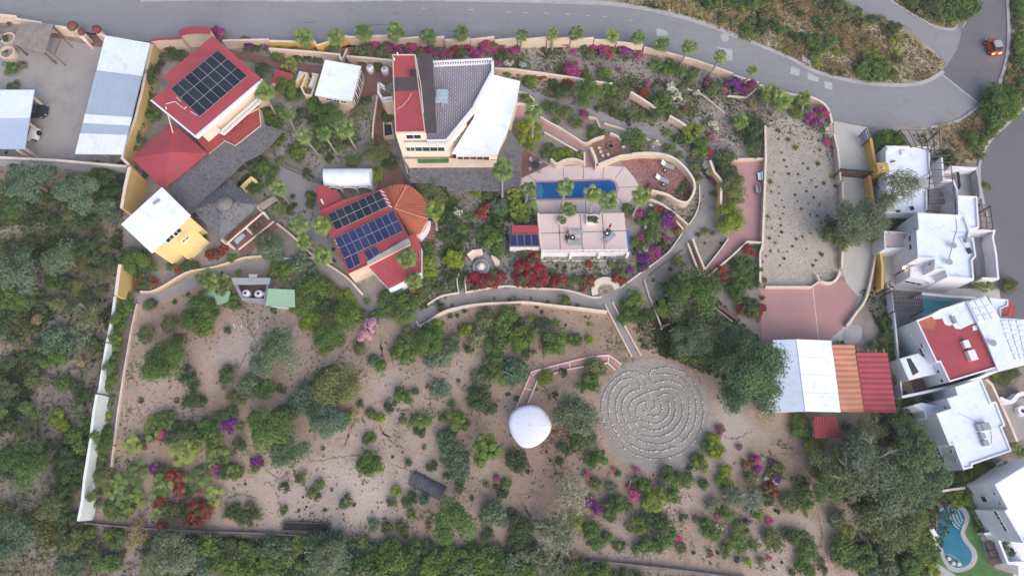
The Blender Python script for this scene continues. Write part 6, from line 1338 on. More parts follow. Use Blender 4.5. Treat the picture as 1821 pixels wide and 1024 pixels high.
# dark troughs in the sandy garden
c = P(761, 864, .4); o = empty('corrugated_tank', (c.x, c.y, 0), 'dark weathered corrugated trough lying aslant in the sand', 'trough'); n = 18; ax = P(733, 849, 0); bx = P(789, 878, 0); d = (bx-ax); d.z = 0; L0 = d.length; d.normalize(); s_ = Vector((-d.y, d.x, 0)); vs = []; fs = []; m_ = 48
for i in range(m_+1):
    q = ax+d*(L0*i/m_); rr_ = .85+(.06 if (i//2) % 2 else 0)
    for j in range(9): th = math.pi*j/8; vs.append((q.x+s_.x*rr_*math.cos(th), q.y+s_.y*rr_*math.cos(th), rr_*.8*math.sin(th)))
for i in range(m_):
    for j in range(8): a = i*9+j; fs.append((a, a+9, a+10, a+1))
fs += [tuple(range(8, -1, -1)), tuple(m_*9+j for j in range(9))]
mk('tank_body', vs, fs, 'trough', o); MB().tube((bx.x, bx.y-.3, .0), (bx.x+.3, bx.y-1.0, .1), .06).build('outlet_pipe', 'wood', o)
ps = W2(tl(400, 724, [(358, 693), (632, 700), (632, 760), (345, 748)]), .35); o = empty('plant_bed', (*cpx(ps), 0), 'long black-lined planting trough by the bottom fence', 'trough'); q = ccw(ps); MB().ring(q, offset_poly(q, .12), 0, .45).build('frame', 'darkwood', o); MB().prism(offset_poly(q, .12), 0, .3).build('liner', 'black', o)
mb = MB()
for k in range(9): a = lerp(ps[0], ps[1], k/8); b_ = lerp(ps[3], ps[2], k/8); mb.tube((*a, .48), (*b_, .48), .03, n=4)
mb.build('net_hoop', 'darkmetal', o)
# ---------------------------------------------------------------- cars
def car(label, x, y, ang, L_=4.4, W_=1.8, H_=1.5, body='cardark', roofm=None, tail=False, nm='parked_car', z=.03, wheelsout=True):
    c = P(x, y, .6); o = empty(nm, (c.x, c.y, z), label, 'car'); ca, sa = math.cos(ang), math.sin(ang)
    def w(u, v, h): return (c.x+u*ca-v*sa, c.y+u*sa+v*ca, z+h)
    def loft(name, secs, m, par):
        vs = []; fs = []; k = len(secs[0])
        for s_ in secs: vs += s_
        for i in range(len(secs)-1):
            for j in range(k): a = i*k+j; b_ = i*k+(j+1) % k; fs.append((a, b_, b_+k, a+k))
        fs += [tuple(range(k-1, -1, -1)), tuple((len(secs)-1)*k+j for j in range(k))]
        return mk(name, vs, fs, m, par)
    h2 = W_/2; l2 = L_/2
    def sec(u, hw, z0, z1): return [w(u, -hw, z0), w(u, hw, z0), w(u, hw*1.02, (z0+z1)/2), w(u, hw*.9, z1), w(u, -hw*.9, z1), w(u, -hw*1.02, (z0+z1)/2)]
    bh = H_*.58
    loft('body', [sec(-l2, h2*.82, .35, bh*.9), sec(-l2*.92, h2*.97, .25, bh), sec(-l2*.4, h2, .22, bh+.03), sec(l2*.35, h2, .22, bh), sec(l2*.85, h2*.95, .25, bh*.86), sec(l2, h2*.78, .35, bh*.72)], body, o)
    loft('windows', [sec(-l2*.82, h2*.84, bh-.02, bh+.02), sec(-l2*.62, h2*.80, bh-.02, H_-.08), sec(l2*.12, h2*.80, bh-.02, H_-.08), sec(l2*.42, h2*.84, bh-.02, bh+.02)], 'glass', o)
    loft('roof', [sec(-l2*.62, h2*.80, H_-.09, H_-.02), sec(-l2*.3, h2*.84, H_-.09, H_), sec(l2*.1, h2*.80, H_-.09, H_-.02)], roofm or body, o)
    for u in (-l2*.6, l2*.62):
        for v in (-h2*.93, h2*.93): a = w(u, v-.1, .33); b_ = w(u, v+.1, .33); wl = MB().tube(a, b_, .33, n=16).build('wheel', 'tyre', o); MB().tube(w(u, v-.11, .33), w(u, v+.11, .33), .18, n=10).build('rim', 'greymetal', wl)
    for v in (-h2*.68, h2*.68): MB().box(w(-l2*.99, v, bh*.75), (.12, .35, .22), ang).build('tail_lamp', 'tail' if tail else 'carred', o); MB().box(w(l2*.96, v, bh*.62), (.14, .32, .16), ang).build('headlight', 'whitemetal', o)
    return o, w
car('dark car half under the carport roof, upper one', 57, 198, 0.05, 4.2, 1.8, 1.6)
o, w = car('white and black car under the carport roof, lower one', 44, 239, 0.03, 4.1, 1.75, 1.7, 'carwhite', M['black'])
sp_ = MB().tube(w(2.0, 0, .75), w(2.25, 0, .75), .36, n=16).build('spare_wheel', 'tyre', o)
car('small red and tan car with glowing tail lamps on the right-hand road', 1766, 83, R(97), 2.7, 1.45, 1.6, 'carred', M['cartan'], True, z=.02)
_r = [x for x in COL.objects if x.name.startswith('parked_car')][-1]; _c = _r.location; MB().box((_c.x+.06, _c.y-.32, 1.64), (1.0, 1.1, .05), R(7)).build('roof_rack', 'greymetal', _r)
o = [x for x in COL.objects if x.name.startswith('parked_car')][-1]
c = o.location; 
# ---------------------------------------------------------------- neighbouring white houses
T8 = lambda pts: tl(1521, 220, pts)
px = T8([(185, 133), (452, 140), (460, 312), (390, 345), (392, 395), (436, 400), (440, 540), (182, 540)])
r_, ps = bld('white_house', 'white flat-roofed house shaded by a grey tree beside the ochre wall', px, 2.9, 'house'); pw = block(r_, ps, 0, 2.9, 'whitewall', 'whiteroof', .25, .2)
def unit_box(r_, x, y, z, d, m='greymetal', nm='roof_unit', rz=.2): A = P(x, y, z+d[2]); return MB().box((A.x, A.y, z+d[2]/2), d, rz).build(nm, m, r_)
unit_box(r_, 1521+215/S3, 220+147/S3, 2.7, (1.0, .5, .4), 'whitemetal'); unit_box(r_, 1521+300/S3, 220+172/S3, 2.7, (.9, .5, .3), 'whitemetal'); unit_box(r_, 1521+230/S3, 220+228/S3, 2.7, (.6, .2, .15), 'brown')
unit_box(r_, 1521+210/S3, 220+500/S3, 2.7, (1.1, 1.0, .6), 'stone'); unit_box(r_, 1521+350/S3, 220+510/S3, 2.7, (.3, .5, .3), 'darkmetal'); unit_box(r_, 1521+262/S3, 220+530/S3, 2.7, (.5, .3, .3), 'darkmetal'); unit_box(r_, 1521+430/S3, 220+362/S3, 2.7, (1.9, 1.3, .5), 'kerb', 'stair_head', 0)
def pergola(label, corners, z, nx, ny, m='darkmetal', w_=.12, hz=True, nm='pergola', floor=None):
    ps = W2(corners, z); r_ = empty(nm, (*cpx(ps), 0), label, 'pergola'); q = [Vector((*p, z)) for p in ps]
    for i in range(nx+1): A = bil(q, i/nx, 0); B_ = bil(q, i/nx, 1); MB().tube(A, B_, w_/2, n=4).build('beam', m, r_)
    for j in range(ny+1): A = bil(q, 0, j/ny); B_ = bil(q, 1, j/ny); MB().tube(A+Vector((0, 0, .06)), B_+Vector((0, 0, .06)), w_/2, n=4).build('crossbeam', m, r_)
    for p in q: post(r_, p.x, p.y, 0, z, m, .14)
    if floor: sheet('yard_paving', [(x, y) for x, y in corners], .018, floor)
    return r_
pergola('dark open pergola beams above the top of the white house', T8([(275, 40), (510, 45), (518, 175), (340, 140)]), 3.0, 5, 1, floor='yard')
pergola('long dark pergola of ladder-like beams right of the white house roof', T8([(460, 165), (570, 150), (612, 545), (440, 530)]), 3.2, 1, 9, floor='yard')
sheet('yard_paving', T8([(455, 140), (560, 150), (620, 545), (440, 540)]), .017, 'yard')
wall('stepped white wall between the ladder pergola and the dark courtyard', T8([(525, 205), (537, 340), (595, 345), (618, 400), (622, 545)]), 2.4, .2, 'whitewall', 'whitewall')
sheet('dark_court', T8([(575, 270), (735, 285), (735, 440), (620, 430)]), .022, 'greywall')
wall('white rim wall around the dark courtyard by the lower road', T8([(575, 262), (735, 272)]), 1.6, .25, 'whitewall', 'whitewall')
wall('weathered grey wall between the dark courtyard and the lower road', T8([(738, 260), (755, 360), (765, 445)]), 1.4, .3, 'kerb', 'kerb')
c = W2(T8([(620, 280), (632, 385)]), .5); o = empty('black_bench', (*c[0], 0), 'long black beam bench standing in the dark courtyard', 'bench'); MB().tube((*c[0], .5), (*c[1], .5), .18, n=5).build('seat', 'black', o); MB().box((*c[0], .2), (.3, .3, .4)).box((*c[1], .2), (.3, .3, .4)).build('leg', 'black', o)
px = T8([(378, 540), (665, 555), (700, 650), (692, 690), (718, 690), (735, 805), (713, 830), (722, 945), (560, 930), (545, 888), (482, 885), (482, 822), (380, 815), (370, 650), (385, 640)])
r_, ps = bld('two_storey_white_house', 'two-storey white house with stepped roof and side windows right of the ochre wall', px, 5.4, 'house'); pw = block(r_, ps, 0, 5.4, 'whitewall', 'whiteroof', .3, .2)
wing = W2(T8([(170, 770), (310, 775), (380, 820), (482, 822), (482, 900), (560, 930), (722, 945), (480, 990), (300, 985), (280, 900), (260, 830), (175, 820)]), 3.0)
w1 = W2(T8([(335, 870), (482, 822), (545, 890), (722, 950), (480, 960), (332, 930)]), 3.2); MB().prism(ccw(w1), 0, 3.2).build('lower_wing', 'whitewall', r_)
w2 = W2(T8([(165, 655), (325, 665), (300, 760), (170, 765)]), 2.6); MB().prism(w2, 0, 2.5).build('terrace_wall', 'whitewall', r_); MB().prism(offset_poly(ccw(w2), .15), 2.5, 2.53).build('terrace_floor', 'pinklight', r_); q = ccw(w2); MB().ring(q, offset_poly(q, .14), 2.5, 2.9).build('terrace_parapet', 'whitewall', r_)
for (x, y, a, b_) in ((333, 697, .9, .7), (337, 748, .9, .7), (358, 588, .35, .5), (363, 633, .35, .5), (453, 855, .4, .7), (378, 836, .5, .3), (430, 838, .5, .3)): window(r_, pw, 1521+x/S3, 220+y/S3, a, b_)
for (x, y, a, b_) in ((350, 965, 2.2, .8), (440, 965, .5, .5)): window(r_, w1, 1521+x/S3, 220+y/S3, a, b_)
A = facade_hit(ccw(w1), 1521+295/S3, 220+870/S3) or (0, P(1521+295/S3, 220+880/S3, 2)); MB().lathe((P(1521+295/S3, 220+875/S3, 2.2).x, P(1521+295/S3, 220+875/S3, 2.2).y, 2.1), [(.1, 0), (.16, .15), (.05, .3)], 8).build('wall_lamp', 'lamp', r_)
post(r_, P(1521+295/S3, 220+875/S3, 2.2).x, P(1521+295/S3, 220+875/S3, 2.2).y, 0, 2.1, 'whitewall', .2, 'lamp_post')
for (x, y) in ((588, 742), (563, 842)): A = P(1521+x/S3, 220+y/S3, 5.4); MB().tube((A.x, A.y, 5.1), (A.x, A.y, 5.5), .06).lathe((A.x, A.y, 5.5), [(.1, 0), (.4, .12), (.42, .16)], 14).build('satellite_dish', 'greymetal', r_)
mb = MB(); cab = T8([(610, 560), (618, 640), (605, 680), (590, 740), (565, 840)])
for a, b_ in zip(cab[:-1], cab[1:]): mb.tube(P(*a, 5.16), P(*b_, 5.16), .03, n=4)
cab = T8([(580, 655), (630, 660), (690, 660), (650, 690), (625, 690), (660, 740)])
for a, b_ in zip(cab[:-1], cab[1:]): mb.tube(P(*a, 5.16), P(*b_, 5.16), .03, n=4)
mb.build('roof_cable', 'greymetal', r_); unit_box(r_, 1521+692/S3, 220+705/S3, 5.1, (.7, .4, .5)); unit_box(r_, 1521+697/S3, 220+768/S3, 5.1, (.3, .7, .4), 'darkmetal')
px = T8([(620, 434), (740, 441), (752, 632), (690, 640), (665, 552), (625, 548)]); r_, ps = bld('white_annex', 'lower white annex roof between the dark courtyard and the two-storey house', px, 3.6); block(r_, ps, 0, 3.6, 'whitewall', 'whiteroof', .25, .18)
sheet('balcony_floor', T8([(700, 655), (835, 660), (860, 940), (730, 950), (735, 830)]), .02, 'greywall')
wall('angular white balcony wall along the lower road', T8([(695, 645), (845, 650), (835, 690), (855, 790), (868, 940), (770, 938)]), 2.0, .2, 'whitewall', 'whitewall')
pergola('small dark pergola beside the lower road kerb', T8([(752, 490), (820, 500), (835, 640), (765, 635)]), 2.2, 2, 4)
o = empty('balcony_planter', tuple(P(1521+830/S3, 220+850/S3, 0)), 'narrow white trough planter on the roadside balcony', 'planter'); A = P(1521+830/S3, 220+850/S3, .6); MB().box((A.x, A.y, .3), (.6, 2.6, .6)).build('trough', 'whitewall', o); MB().box((A.x, A.y, .62), (.4, 2.4, .06)).build('soil', 'wild', o)
# courtyard paving south of it
sheet('plot_paving', T8([(170, 780), (330, 800), (345, 1000), (900, 1000), (900, 1100), (190, 1100)]), .010, 'drive')
TF = lambda pts: tl(1521, 500, pts)
sheet('neighbour_patio', TF([(225, 50), (400, 70), (720, 90), (640, 120), (440, 200), (260, 290), (245, 270)]), .014, 'pathc')
sheet('teal_pool', TF([(408, 104), (575, 122), (590, 105), (640, 100), (665, 115), (520, 160), (430, 208), (355, 195), (415, 180)]), .024, 'water_teal', sm=False)
wall('white garden wall above the teal pool', TF([(400, 75), (560, 90), (735, 100)]), 1.8, .25, 'whitewall', 'whitewall')
pergola('grey slatted shade pergola left of the teal pool', TF([(225, 58), (400, 68), (412, 180), (240, 182)]), 2.6, 14, 5, 'darkstrip', .09)
px = TF([(370, 237), (458, 212), (480, 232), (528, 222), (570, 270), (640, 290), (745, 252), (808, 385), (865, 522), (572, 610), (514, 488), (490, 490)])
full = TF([(370, 237), (458, 205), (520, 168), (680, 116), (745, 250), (808, 385), (868, 522), (572, 612), (514, 490), (492, 492)])
r_, ps = bld('red_and_white_house', 'white house whose flat roof is painted mostly red, below the teal pool', full, 4.3, 'house'); pw = block(r_, ps, 0, 4.3, 'whitewall', 'redroof', .2, .18)
MB().prism(ccw(W2(TF([(462, 208), (520, 175), (678, 122), (738, 250), (700, 262), (640, 290), (610, 288), (590, 262), (572, 270), (545, 262), (528, 225), (480, 232)]), 4.14)), 4.1, 4.136).build('white_paint', 'whiteroof', r_)
MB().prism(ccw(W2(TF([(712, 270), (735, 268), (745, 295), (715, 300)]), 4.14)), 4.1, 4.136).build('white_paint', 'whiteroof', r_)
MB().prism(ccw(W2(TF([(378, 240), (455, 215), (490, 240), (480, 290), (405, 285)]), 4.14)), 4.1, 4.134).build('rust_patch', 'orangetile2', r_)
unit_box(r_, 1521+678/S3, 500+380/S3, 4.1, (.7, .9, .5), 'whitemetal'); unit_box(r_, 1521+715/S3, 500+447/S3, 4.1, (.9, 1.2, .6), 'whitemetal'); unit_box(r_, 1521+603/S3, 500+232/S3, 4.1, (.4, .9, .4), 'greymetal')
lw = W2(TF([(262, 292), (372, 240), (492, 492), (514, 490), (570, 612), (485, 648), (455, 568), (330, 600), (272, 470), (300, 460)]), 2.2); 
w3 = W2(TF([(272, 468), (385, 435), (470, 500), (520, 560), (450, 568), (328, 600)]), 3.0); MB().prism(ccw(w3), 0, 2.9).build('lower_wing', 'whitewall', r_); MB().prism(offset_poly(ccw(w3), .1), 2.9, 2.93).build('lower_roof', 'whiteroof', r_)
A = P(1521+345/S3, 500+520/S3, 3.1); MB().prism(ccw(W2(TF([(310, 470), (335, 468), (385, 550), (350, 572)]), 2.95)), 2.93, 2.98).build('roof_stain_mat', 'darkmetal', r_)
for (x, y, a, b_) in ((405, 390, .6, .5), (362, 428, .3, .3), (335, 330, .3, .3), (407, 438, 1.5, .6), (432, 494, 1.5, .6), (505, 546, .5, .6), (528, 603, .5, .6)): window(r_, pw, 1521+x/S3, 500+y/S3, a, b_)
sheet('wood_court', TF([(330, 602), (455, 568), (487, 645), (365, 680)]), .03, 'brown')
wall('grey diagonal party wall below the red painted roof', TF([(285, 702), (400, 678), (570, 640), (750, 588), (865, 540)]), 2.4, .25, 'whitewall', 'whitewall')
px = TF([(680, 120), (796, 88), (882, 222), (1060, 232), (1060, 500), (875, 548), (862, 520), (808, 385), (745, 252)])
r_, ps = bld('glass_roof_terrace', 'white terrace building with a grid of translucent roof panels by the right edge', px, 4.6, 'building'); MB().prism(offset_poly(ccw(ps), .15), 0, 4.4).build('wall', 'whitewall', r_); MB().prism(ccw(ps), 4.4, 4.5).build('roof', 'whiteroof', r_)
for q, nx, ny in (([(685, 122), (794, 94), (875, 225), (752, 250)], 3, 3), ([(885, 232), (1020, 232), (1050, 330), (905, 300)], 3, 3), ([(905, 305), (1050, 335), (1060, 470), (975, 480)], 3, 4), ([(770, 270), (880, 300), (950, 400), (830, 390)], 1, 1)):
    if nx == 1: continue
    c3 = [P(*p, 4.7) for p in TF(q)]
    for i in range(nx):
        for j in range(ny): pp = ccw([tuple(bil(c3, (i+a)/nx, (j+b_)/ny)[:2]) for a, b_ in ((0, 0), (1, 0), (1, 1), (0, 1))]); MB().prism(offset_poly(pp, .09), 4.50, 4.62).build('roof_panel', 'whiteroof', r_)
A = P(1521+832/S3, 500+375/S3, 4.8); MB().tube((A.x, A.y, 4.5), (A.x, A.y, 4.8), .06).lathe((A.x, A.y, 4.8), [(.1, 0), (.4, .1), (.42, .14)], 14).build('satellite_dish', 'greymetal', r_)
px = TF([(812, 100), (930, 110), (928, 150), (882, 168), (888, 215), (860, 220)]); r_, ps = bld('white_corner_block', 'small white flat block above the translucent roof grid by the road', px, 3.4); block(r_, ps, 0, 3.4, 'whitewall', 'whiteroof', .2, .15)
q4 = [P(1521+x/S3, 500+y/S3, z) for x, y, z in ((935, 118, 2.6), (965, 150, 2.3), (968, 215, 2.3), (885, 212, 2.6))]; o = empty('red_awning', (*cpx([tuple(p[:2]) for p in q4]), 0), 'dark red striped awning beside the lower road', 'awning'); tilequad(q4, 'redtile', o, 'awning_cloth', pitch=.4, amp=.04, rows=30, thick=.06)
for p in q4: post(o, p.x, p.y, 0, p.z-.12, 'greymetal', .08)
TH = lambda pts: TL(1600, 640, 4.6335, pts)
px = TH([(455, 220), (672, 152), (755, 345), (795, 340), (872, 540), (845, 555), (925, 750), (600, 862), (605, 885), (525, 905), (445, 700), (408, 700), (302, 440), (425, 398), (390, 318), (475, 288)])
r_, ps = bld('big_white_house', 'broad white house with tilted flat roof and roof machinery, lower right', px, 4.3, 'house'); pw = block(r_, ps, 0, 4.3, 'whitewall', 'whiteroof', .2, .2)
w4 = W2(TH([(105, 375), (180, 350), (425, 398), (302, 440), (330, 500), (215, 480), (200, 420)]), 2.4); MB().prism(ccw(w4), 0, 2.4).build('lower_wing', 'whitewall', r_)
for (x, y, a, b_) in ((376, 388, .5, .5), (425, 750, .45, .5), (460, 827, .3, .6), (315, 748, 1.0, .9), (350, 820, .8, 1.0)): window(r_, pw, 1600+x/4.6335, 640+y/4.6335, a, b_)
for (x, y, d) in ((663, 552, (.5, .7, .5)), (715, 545, (.9, .8, .6)), (690, 622, (.5, .6, .5)), (715, 682, (.6, .6, .5))): unit_box(r_, 1600+x/4.6335, 640+y/4.6335, 4.1, d, 'greymetal')
mb = MB(); cab = TH([(480, 435), (580, 480), (660, 520)])
for a, b_ in zip(cab[:-1], cab[1:]): mb.tube(P(*a, 4.15), P(*b_, 4.15), .03, n=4)
cab = TH([(745, 570), (755, 620), (758, 690)])
for a, b_ in zip(cab[:-1], cab[1:]): mb.tube(P(*a, 4.15), P(*b_, 4.15), .03, n=4)
mb.build('roof_cable', 'greymetal', r_); dk = W2(TH([(180, 290), (300, 240), (360, 262), (210, 325)]), .02); sheet('dark_passage', TH([(175, 280), (420, 215), (650, 145), (700, 175), (450, 235), (350, 268), (205, 328)]), .03, 'greywall')
wall('long stepped cream garden wall right of the big white house', TH([(715, 160), (760, 200), (840, 370), (900, 500), (970, 670)]), 1.6, .22, 'cap', 'cap')
sheet('neighbour_court', TH([(850, 370), (1060, 300), (1060, 640), (970, 670), (900, 510)]), .016, 'yard')
wall('curved white terrace wall around the round fire pit, right edge', TH([(830, 315), (920, 345), (985, 285), (1060, 270)]), 1.2, .4, 'whitewall', 'whitewall', sm=True)
ringbed('round white fire pit with dark centre at the right edge', 1600+1018/4.6335, 640+418/4.6335, 9, .6, .35, 'whitewall', 'black', 'fire_pit', 20, 'fire pit')
TI = lambda pts: tl(1521, 724, pts)
px = TI([(845, 468), (1100, 310), (1100, 800), (1020, 822), (905, 628), (925, 615)])
r_, ps = bld('corner_white_house', 'white house with side windows cut off by the lower right corner', px, 5.4, 'house'); pw = block(r_, ps, 0, 5.4, 'whitewall', 'brightroof', .22, .2)
w5 = W2(TI([(725, 545), (790, 590), (925, 615), (905, 628), (1020, 822), (1100, 800), (1100, 880), (975, 905), (850, 760), (785, 770)]), 2.8)
for (x, y, a, b_) in ((848, 523, .4, .5), (880, 581, .4, .5), (865, 658, 1.3, .6), (897, 715, 1.4, .6), (782, 556, .8, 1.0)): window(r_, pw, 1521+x/S3, 724+y/S3, a, b_)
sheet('lawn', TI([(620, 520), (740, 560), (780, 640), (790, 760), (765, 790), (790, 900), (840, 980), (940, 1010), (940, 1100), (600, 1100), (440, 900), (480, 870)]), .012, 'grass', sm=True)
sheet('house_paving', TI([(725, 545), (860, 480), (1100, 800), (1100, 1100), (960, 1100), (960, 1000), (800, 780)]), .010, 'whitewall')
deck = TI([(762, 790), (850, 752), (925, 950), (990, 960), (990, 1020), (920, 1000), (850, 970), (790, 900)])
sheet('pool_deck', deck, .030, 'pathc')
wall('white angular wall behind the dark loungers, lower right corner', TI([(785, 770), (855, 755), (890, 850), (928, 945), (1060, 940)]), 1.2, .2, 'whitewall', 'whitewall')
for k, (x, y) in enumerate(((838, 838), (852, 882), (866, 930))): lounger(['upper', 'middle', 'lower'][k]+' dark blue lounger in the row against the white wall', 1521+x/S3, 724+y/S3, .15, .03, 'darkstrip', grp='dark loungers by the lower right wall')
po = TI([(500, 640), (560, 590), (620, 585), (675, 620), (695, 670), (680, 720), (665, 760), (690, 810), (730, 860), (742, 910), (720, 960), (670, 992), (610, 1000), (560, 975), (520, 900), (500, 800), (490, 720)])
pi_ = TI([(505, 640), (560, 612), (610, 605), (650, 635), (665, 680), (650, 725), (640, 770), (665, 820), (700, 865), (708, 910), (690, 950), (650, 970), (605, 968), (560, 935), (535, 870), (512, 790), (498, 720)])
sheet('pool_rim', po, .034, 'kerb', sm=True); sheet('kidney_pool', pi_, .042, 'water_deep', sm=True)
for k in range(4): ribbon('pool_step', TI([(568-0*k+18*k, 612+2*k), (575+20*k, 665-5*k), (600+16*k, 710-8*k), (630+8*k, 738-18*k)]), .14, .050, 'kerb')
ribbon('pool_shelf', TI([(540, 888), (590, 900), (630, 930), (652, 965)]), .07, .050, 'kerb')
for k, (x, y) in enumerate(((568, 917), (595, 945), (628, 950))): c = P(1521+x/S3, 724+y/S3, .2); tag(MB().lathe((c.x, c.y, .04), [(.22, 0), (.22, .25), (.15, .28)], 14).build('pool_stool', 'stone', loc=(c.x, c.y, .04)), ['left', 'middle', 'right'][k]+' of three round white stools standing in the kidney pool', 'stool')
sheet('side_deck', TI([(455, 730), (495, 735), (525, 850), (500, 880), (450, 880)]), .03, 'pathc')
for k, (x, y) in enumerate(((470, 765), (474, 820))): c = P(1521+x/S3, 724+y/S3, .4); o = empty('pool_chair', (c.x, c.y, .03), ['upper', 'lower'][k]+' white square chair on the strip left of the kidney pool', 'chair'); MB().box((c.x, c.y, .38), (.8, .8, .14), .4).build('seat', 'whitemetal', o); MB().box((c.x-.3, c.y+.1, .6), (.12, .8, .4), .4).build('backrest', 'whitemetal', o); MB().box((c.x, c.y, .17), (.6, .6, .28), .4).build('base', 'greymetal', o)
wall('thin pale wall between the lower right garden and the trees', TI([(515, 510), (590, 498), (668, 488)]), 1.2, .2, 'cap', 'cap')
sheet('white_paving', TI([(440, 940), (500, 950), (560, 985), (610, 1030), (480, 1060)]), .02, 'kerb', sm=True)

# weathering details on the flat roofs: drains, seams, vents
for k in range(1, 4):
    a = e[1].lerp(e[4], k/4); b_ = e[2].lerp(e[3], k/4); c_ = e[0].lerp(e[5], k/4); MB().tube(a+Vector((.1, 0, .0)), b_+Vector((-.1, 0, .0)), .03, n=5).build('roof_seam', 'blueroof', [o_ for o_ in COL.objects if o_.name == 'garden_hall'][0])
    MB().tube(a+Vector((-.1, 0, .0)), c_+Vector((.1, 0, .0)), .018, n=5).build('roof_seam', 'blueroof', [o_ for o_ in COL.objects if o_.name == 'garden_hall'][0])
# ---------------------------------------------------------------- planting, tile by tile (kind x y r)
many(0, 0, S3, "D 905 465 72;D 940 430 50;D 890 560 55;D 900 610 50;D 850 700 48;G 930 690 52;G 810 800 62;D 820 865 55;G 780 830 45;G 75 425 50;G 92 525 36;O 140 400 28;R 60 150 14;D 35 240 26;D 40 325 26")
many(220, 30, S3, "M 580 115 45;M 560 90 30;M 735 140 26;U 765 195 34;U 852 190 26;G 940 225 42;D 810 195 26;D 280 235 48;D 350 245 42;DT 230 290 30;D 850 330 48;Y 200 240 28;F 850 450 930 610 55;G 880 600 62;D 300 1000 30;D 140 950 34")
many(480, 30, S3, "Re 60 400 45;R 105 385 60;R 60 430 45;G 110 440 70;G 160 480 55;f 120 295 52;G 45 235 40;D 170 252 30;D 228 258 32;D 292 266 32;O 385 195 46;O 300 185 30;O 150 185 30;MO 640 175 30;MO 715 190 32;MO 850 195 34;M 925 205 26;M 985 200 26;O 570 215 55;O 680 225 46;G 300 550 68;G 372 600 72;G 330 620 50;D 190 590 42;S 550 580 55;G 655 300 36;D 482 268 22;O 560 290 26;D 580 515 38;O 650 830 78 ;G 505 880 50;G 175 820 58;Y 640 960 52;O 420 790 45;D 262 640 40;Gl 712 620 40;D 740 890 60;D 28 700 40;D 700 590 30")
many(500, 0, 4.5525, "F 180 300 195 400 82;F 440 300 450 395 82;F 665 255 685 370 82;F 920 250 935 400 82;F 1190 290 1190 385 74;F 1460 265 1445 385 72")
many(660, 60, S3, "M 715 80 48;M 690 115 40;M 600 80 28;M 640 135 34;R 520 112 36;M 440 120 28;M 230 92 32;M 30 68 26;O 540 125 36;M 880 108 28;M 800 112 24;D 790 135 42;w 835 190 30;M 752 180 22;wO 925 192 30;w 975 198 24;G 820 230 36;Y 970 280 38;O 900 240 28;M 350 100 24;O 300 115 26")
many(740, 330, 5.12, "O 130 30 115;G 60 60 75;O 200 100 80;Fy 170 220 185 400 95;Y 570 65 62;O 650 90 58;B 740 190 78;Y 910 90 60;Y 940 200 70;Y 930 290 60;wD 370 230 42;D 280 290 66;D 330 340 66;G 490 290 48;R 650 190 38;V 600 265 55;V 620 230 40;R 740 280 28;G 420 420 72;D 300 470 76;D 390 510 66;D 480 380 48;G 240 455 60;D 470 470 50;G 700 490 110;G 620 420 74;G 740 600 66;D 610 520 60;p 850 400 46;Y 340 650 98;Y 300 700 60;Y 390 720 50;D 310 840 76;Y 120 700 72;G 130 600 55;Y 110 790 60;D 200 930 70;O 60 970 60;Vd 530 840 62;V 480 850 40;V 640 880 70;V 560 910 55;V 740 830 62;V 790 830 42;V 700 900 42;U 950 600 44;p 920 700 42;p 900 750 30;O 850 610 40")
many(760, 320, S3, "V 600 530 62;V 640 490 46;V 560 590 46;V 600 600 62;V 670 560 50;V 650 620 46;V 700 600 50;V 560 635 38;V 810 620 42;V 770 630 36;V 360 600 40;V 290 600 40;R 630 560 40;O 590 440 44;Y 645 450 40;D 560 420 30;O 760 580 26;G 930 610 34;R 975 615 34;R 985 650 26;O 875 615 36;AD 785 520 18;AD 835 530 20;AR 0 0 0" .replace(';AR 0 0 0', '')+";O 980 512 26;AG 905 530 14;G 835 735 40;G 470 830 62;O 460 900 40;G 590 950 66;G 560 990 48;D 570 865 36;D 540 850 22;Y 640 840 28;Y 788 865 20;D 705 890 50;G 780 975 66;O 750 1000 40;G 880 965 44;Y 988 970 25;Oe 350 850 56;Sl 370 830 36;Y 250 915 46;O 230 900 30;D 80 770 28;D 182 822 14;G 50 900 58;G 20 980 70;Se 540 740 30;AS 522 780 26;AD 497 745 20;G 400 980 56;Se 300 960 60;D 225 795 16;D 140 830 16;AD 960 830 14;AD 840 880 14;AD 665 770 20;AD 695 800 20;AS 630 720 18;AG 150 760 16;AG 405 720 14;G 500 725 14;AS 730 740 18;AG 910 760 18;Y 985 880 14")
many(880, 130, S3, "F 235 235 225 415 62;Y 195 340 66;Y 230 390 52;Y 160 410 40;Y 250 330 40;Y 210 440 34;G 215 45 42;R 290 20 34;R 440 45 40;M 485 8 46;M 440 5 30;Ge 560 130 84;G 600 100 44;G 700 105 58;O 760 110 50;D 410 105 52;D 350 60 36;O 400 130 34;O 370 225 52;O 440 245 44;M 545 255 28;M 535 300 24;O 492 300 46;G 600 345 40;G 648 362 28;G 580 390 20;O 372 300 26;G 880 275 38;O 985 240 46;DO 715 242 26;G 840 395 62;G 870 460 46;G 800 420 28;Y 385 510 46;Y 440 485 32;Y 515 500 30;Y 460 510 24;G 310 500 36;O 330 460 36;G 355 540 24;G 180 155 30;O 210 180 20;F 430 690 395 865 58;F 455 830 415 885 44;F 595 735 575 885 60;F 690 775 610 885 56;G 400 880 24;F 205 700 185 800 56;f 215 810 50;f 140 820 60;f 120 730 50;f 170 870 54;F 45 585 45 770 62;Fy 890 745 830 880 64;G 815 840 44;R 930 690 24;O 940 720 20;p 85 935 32;G 20 900 36;G 45 830 40;O 40 960 30;G 560 20 28;G 660 20 34;D 620 220 20;G 310 210 40")
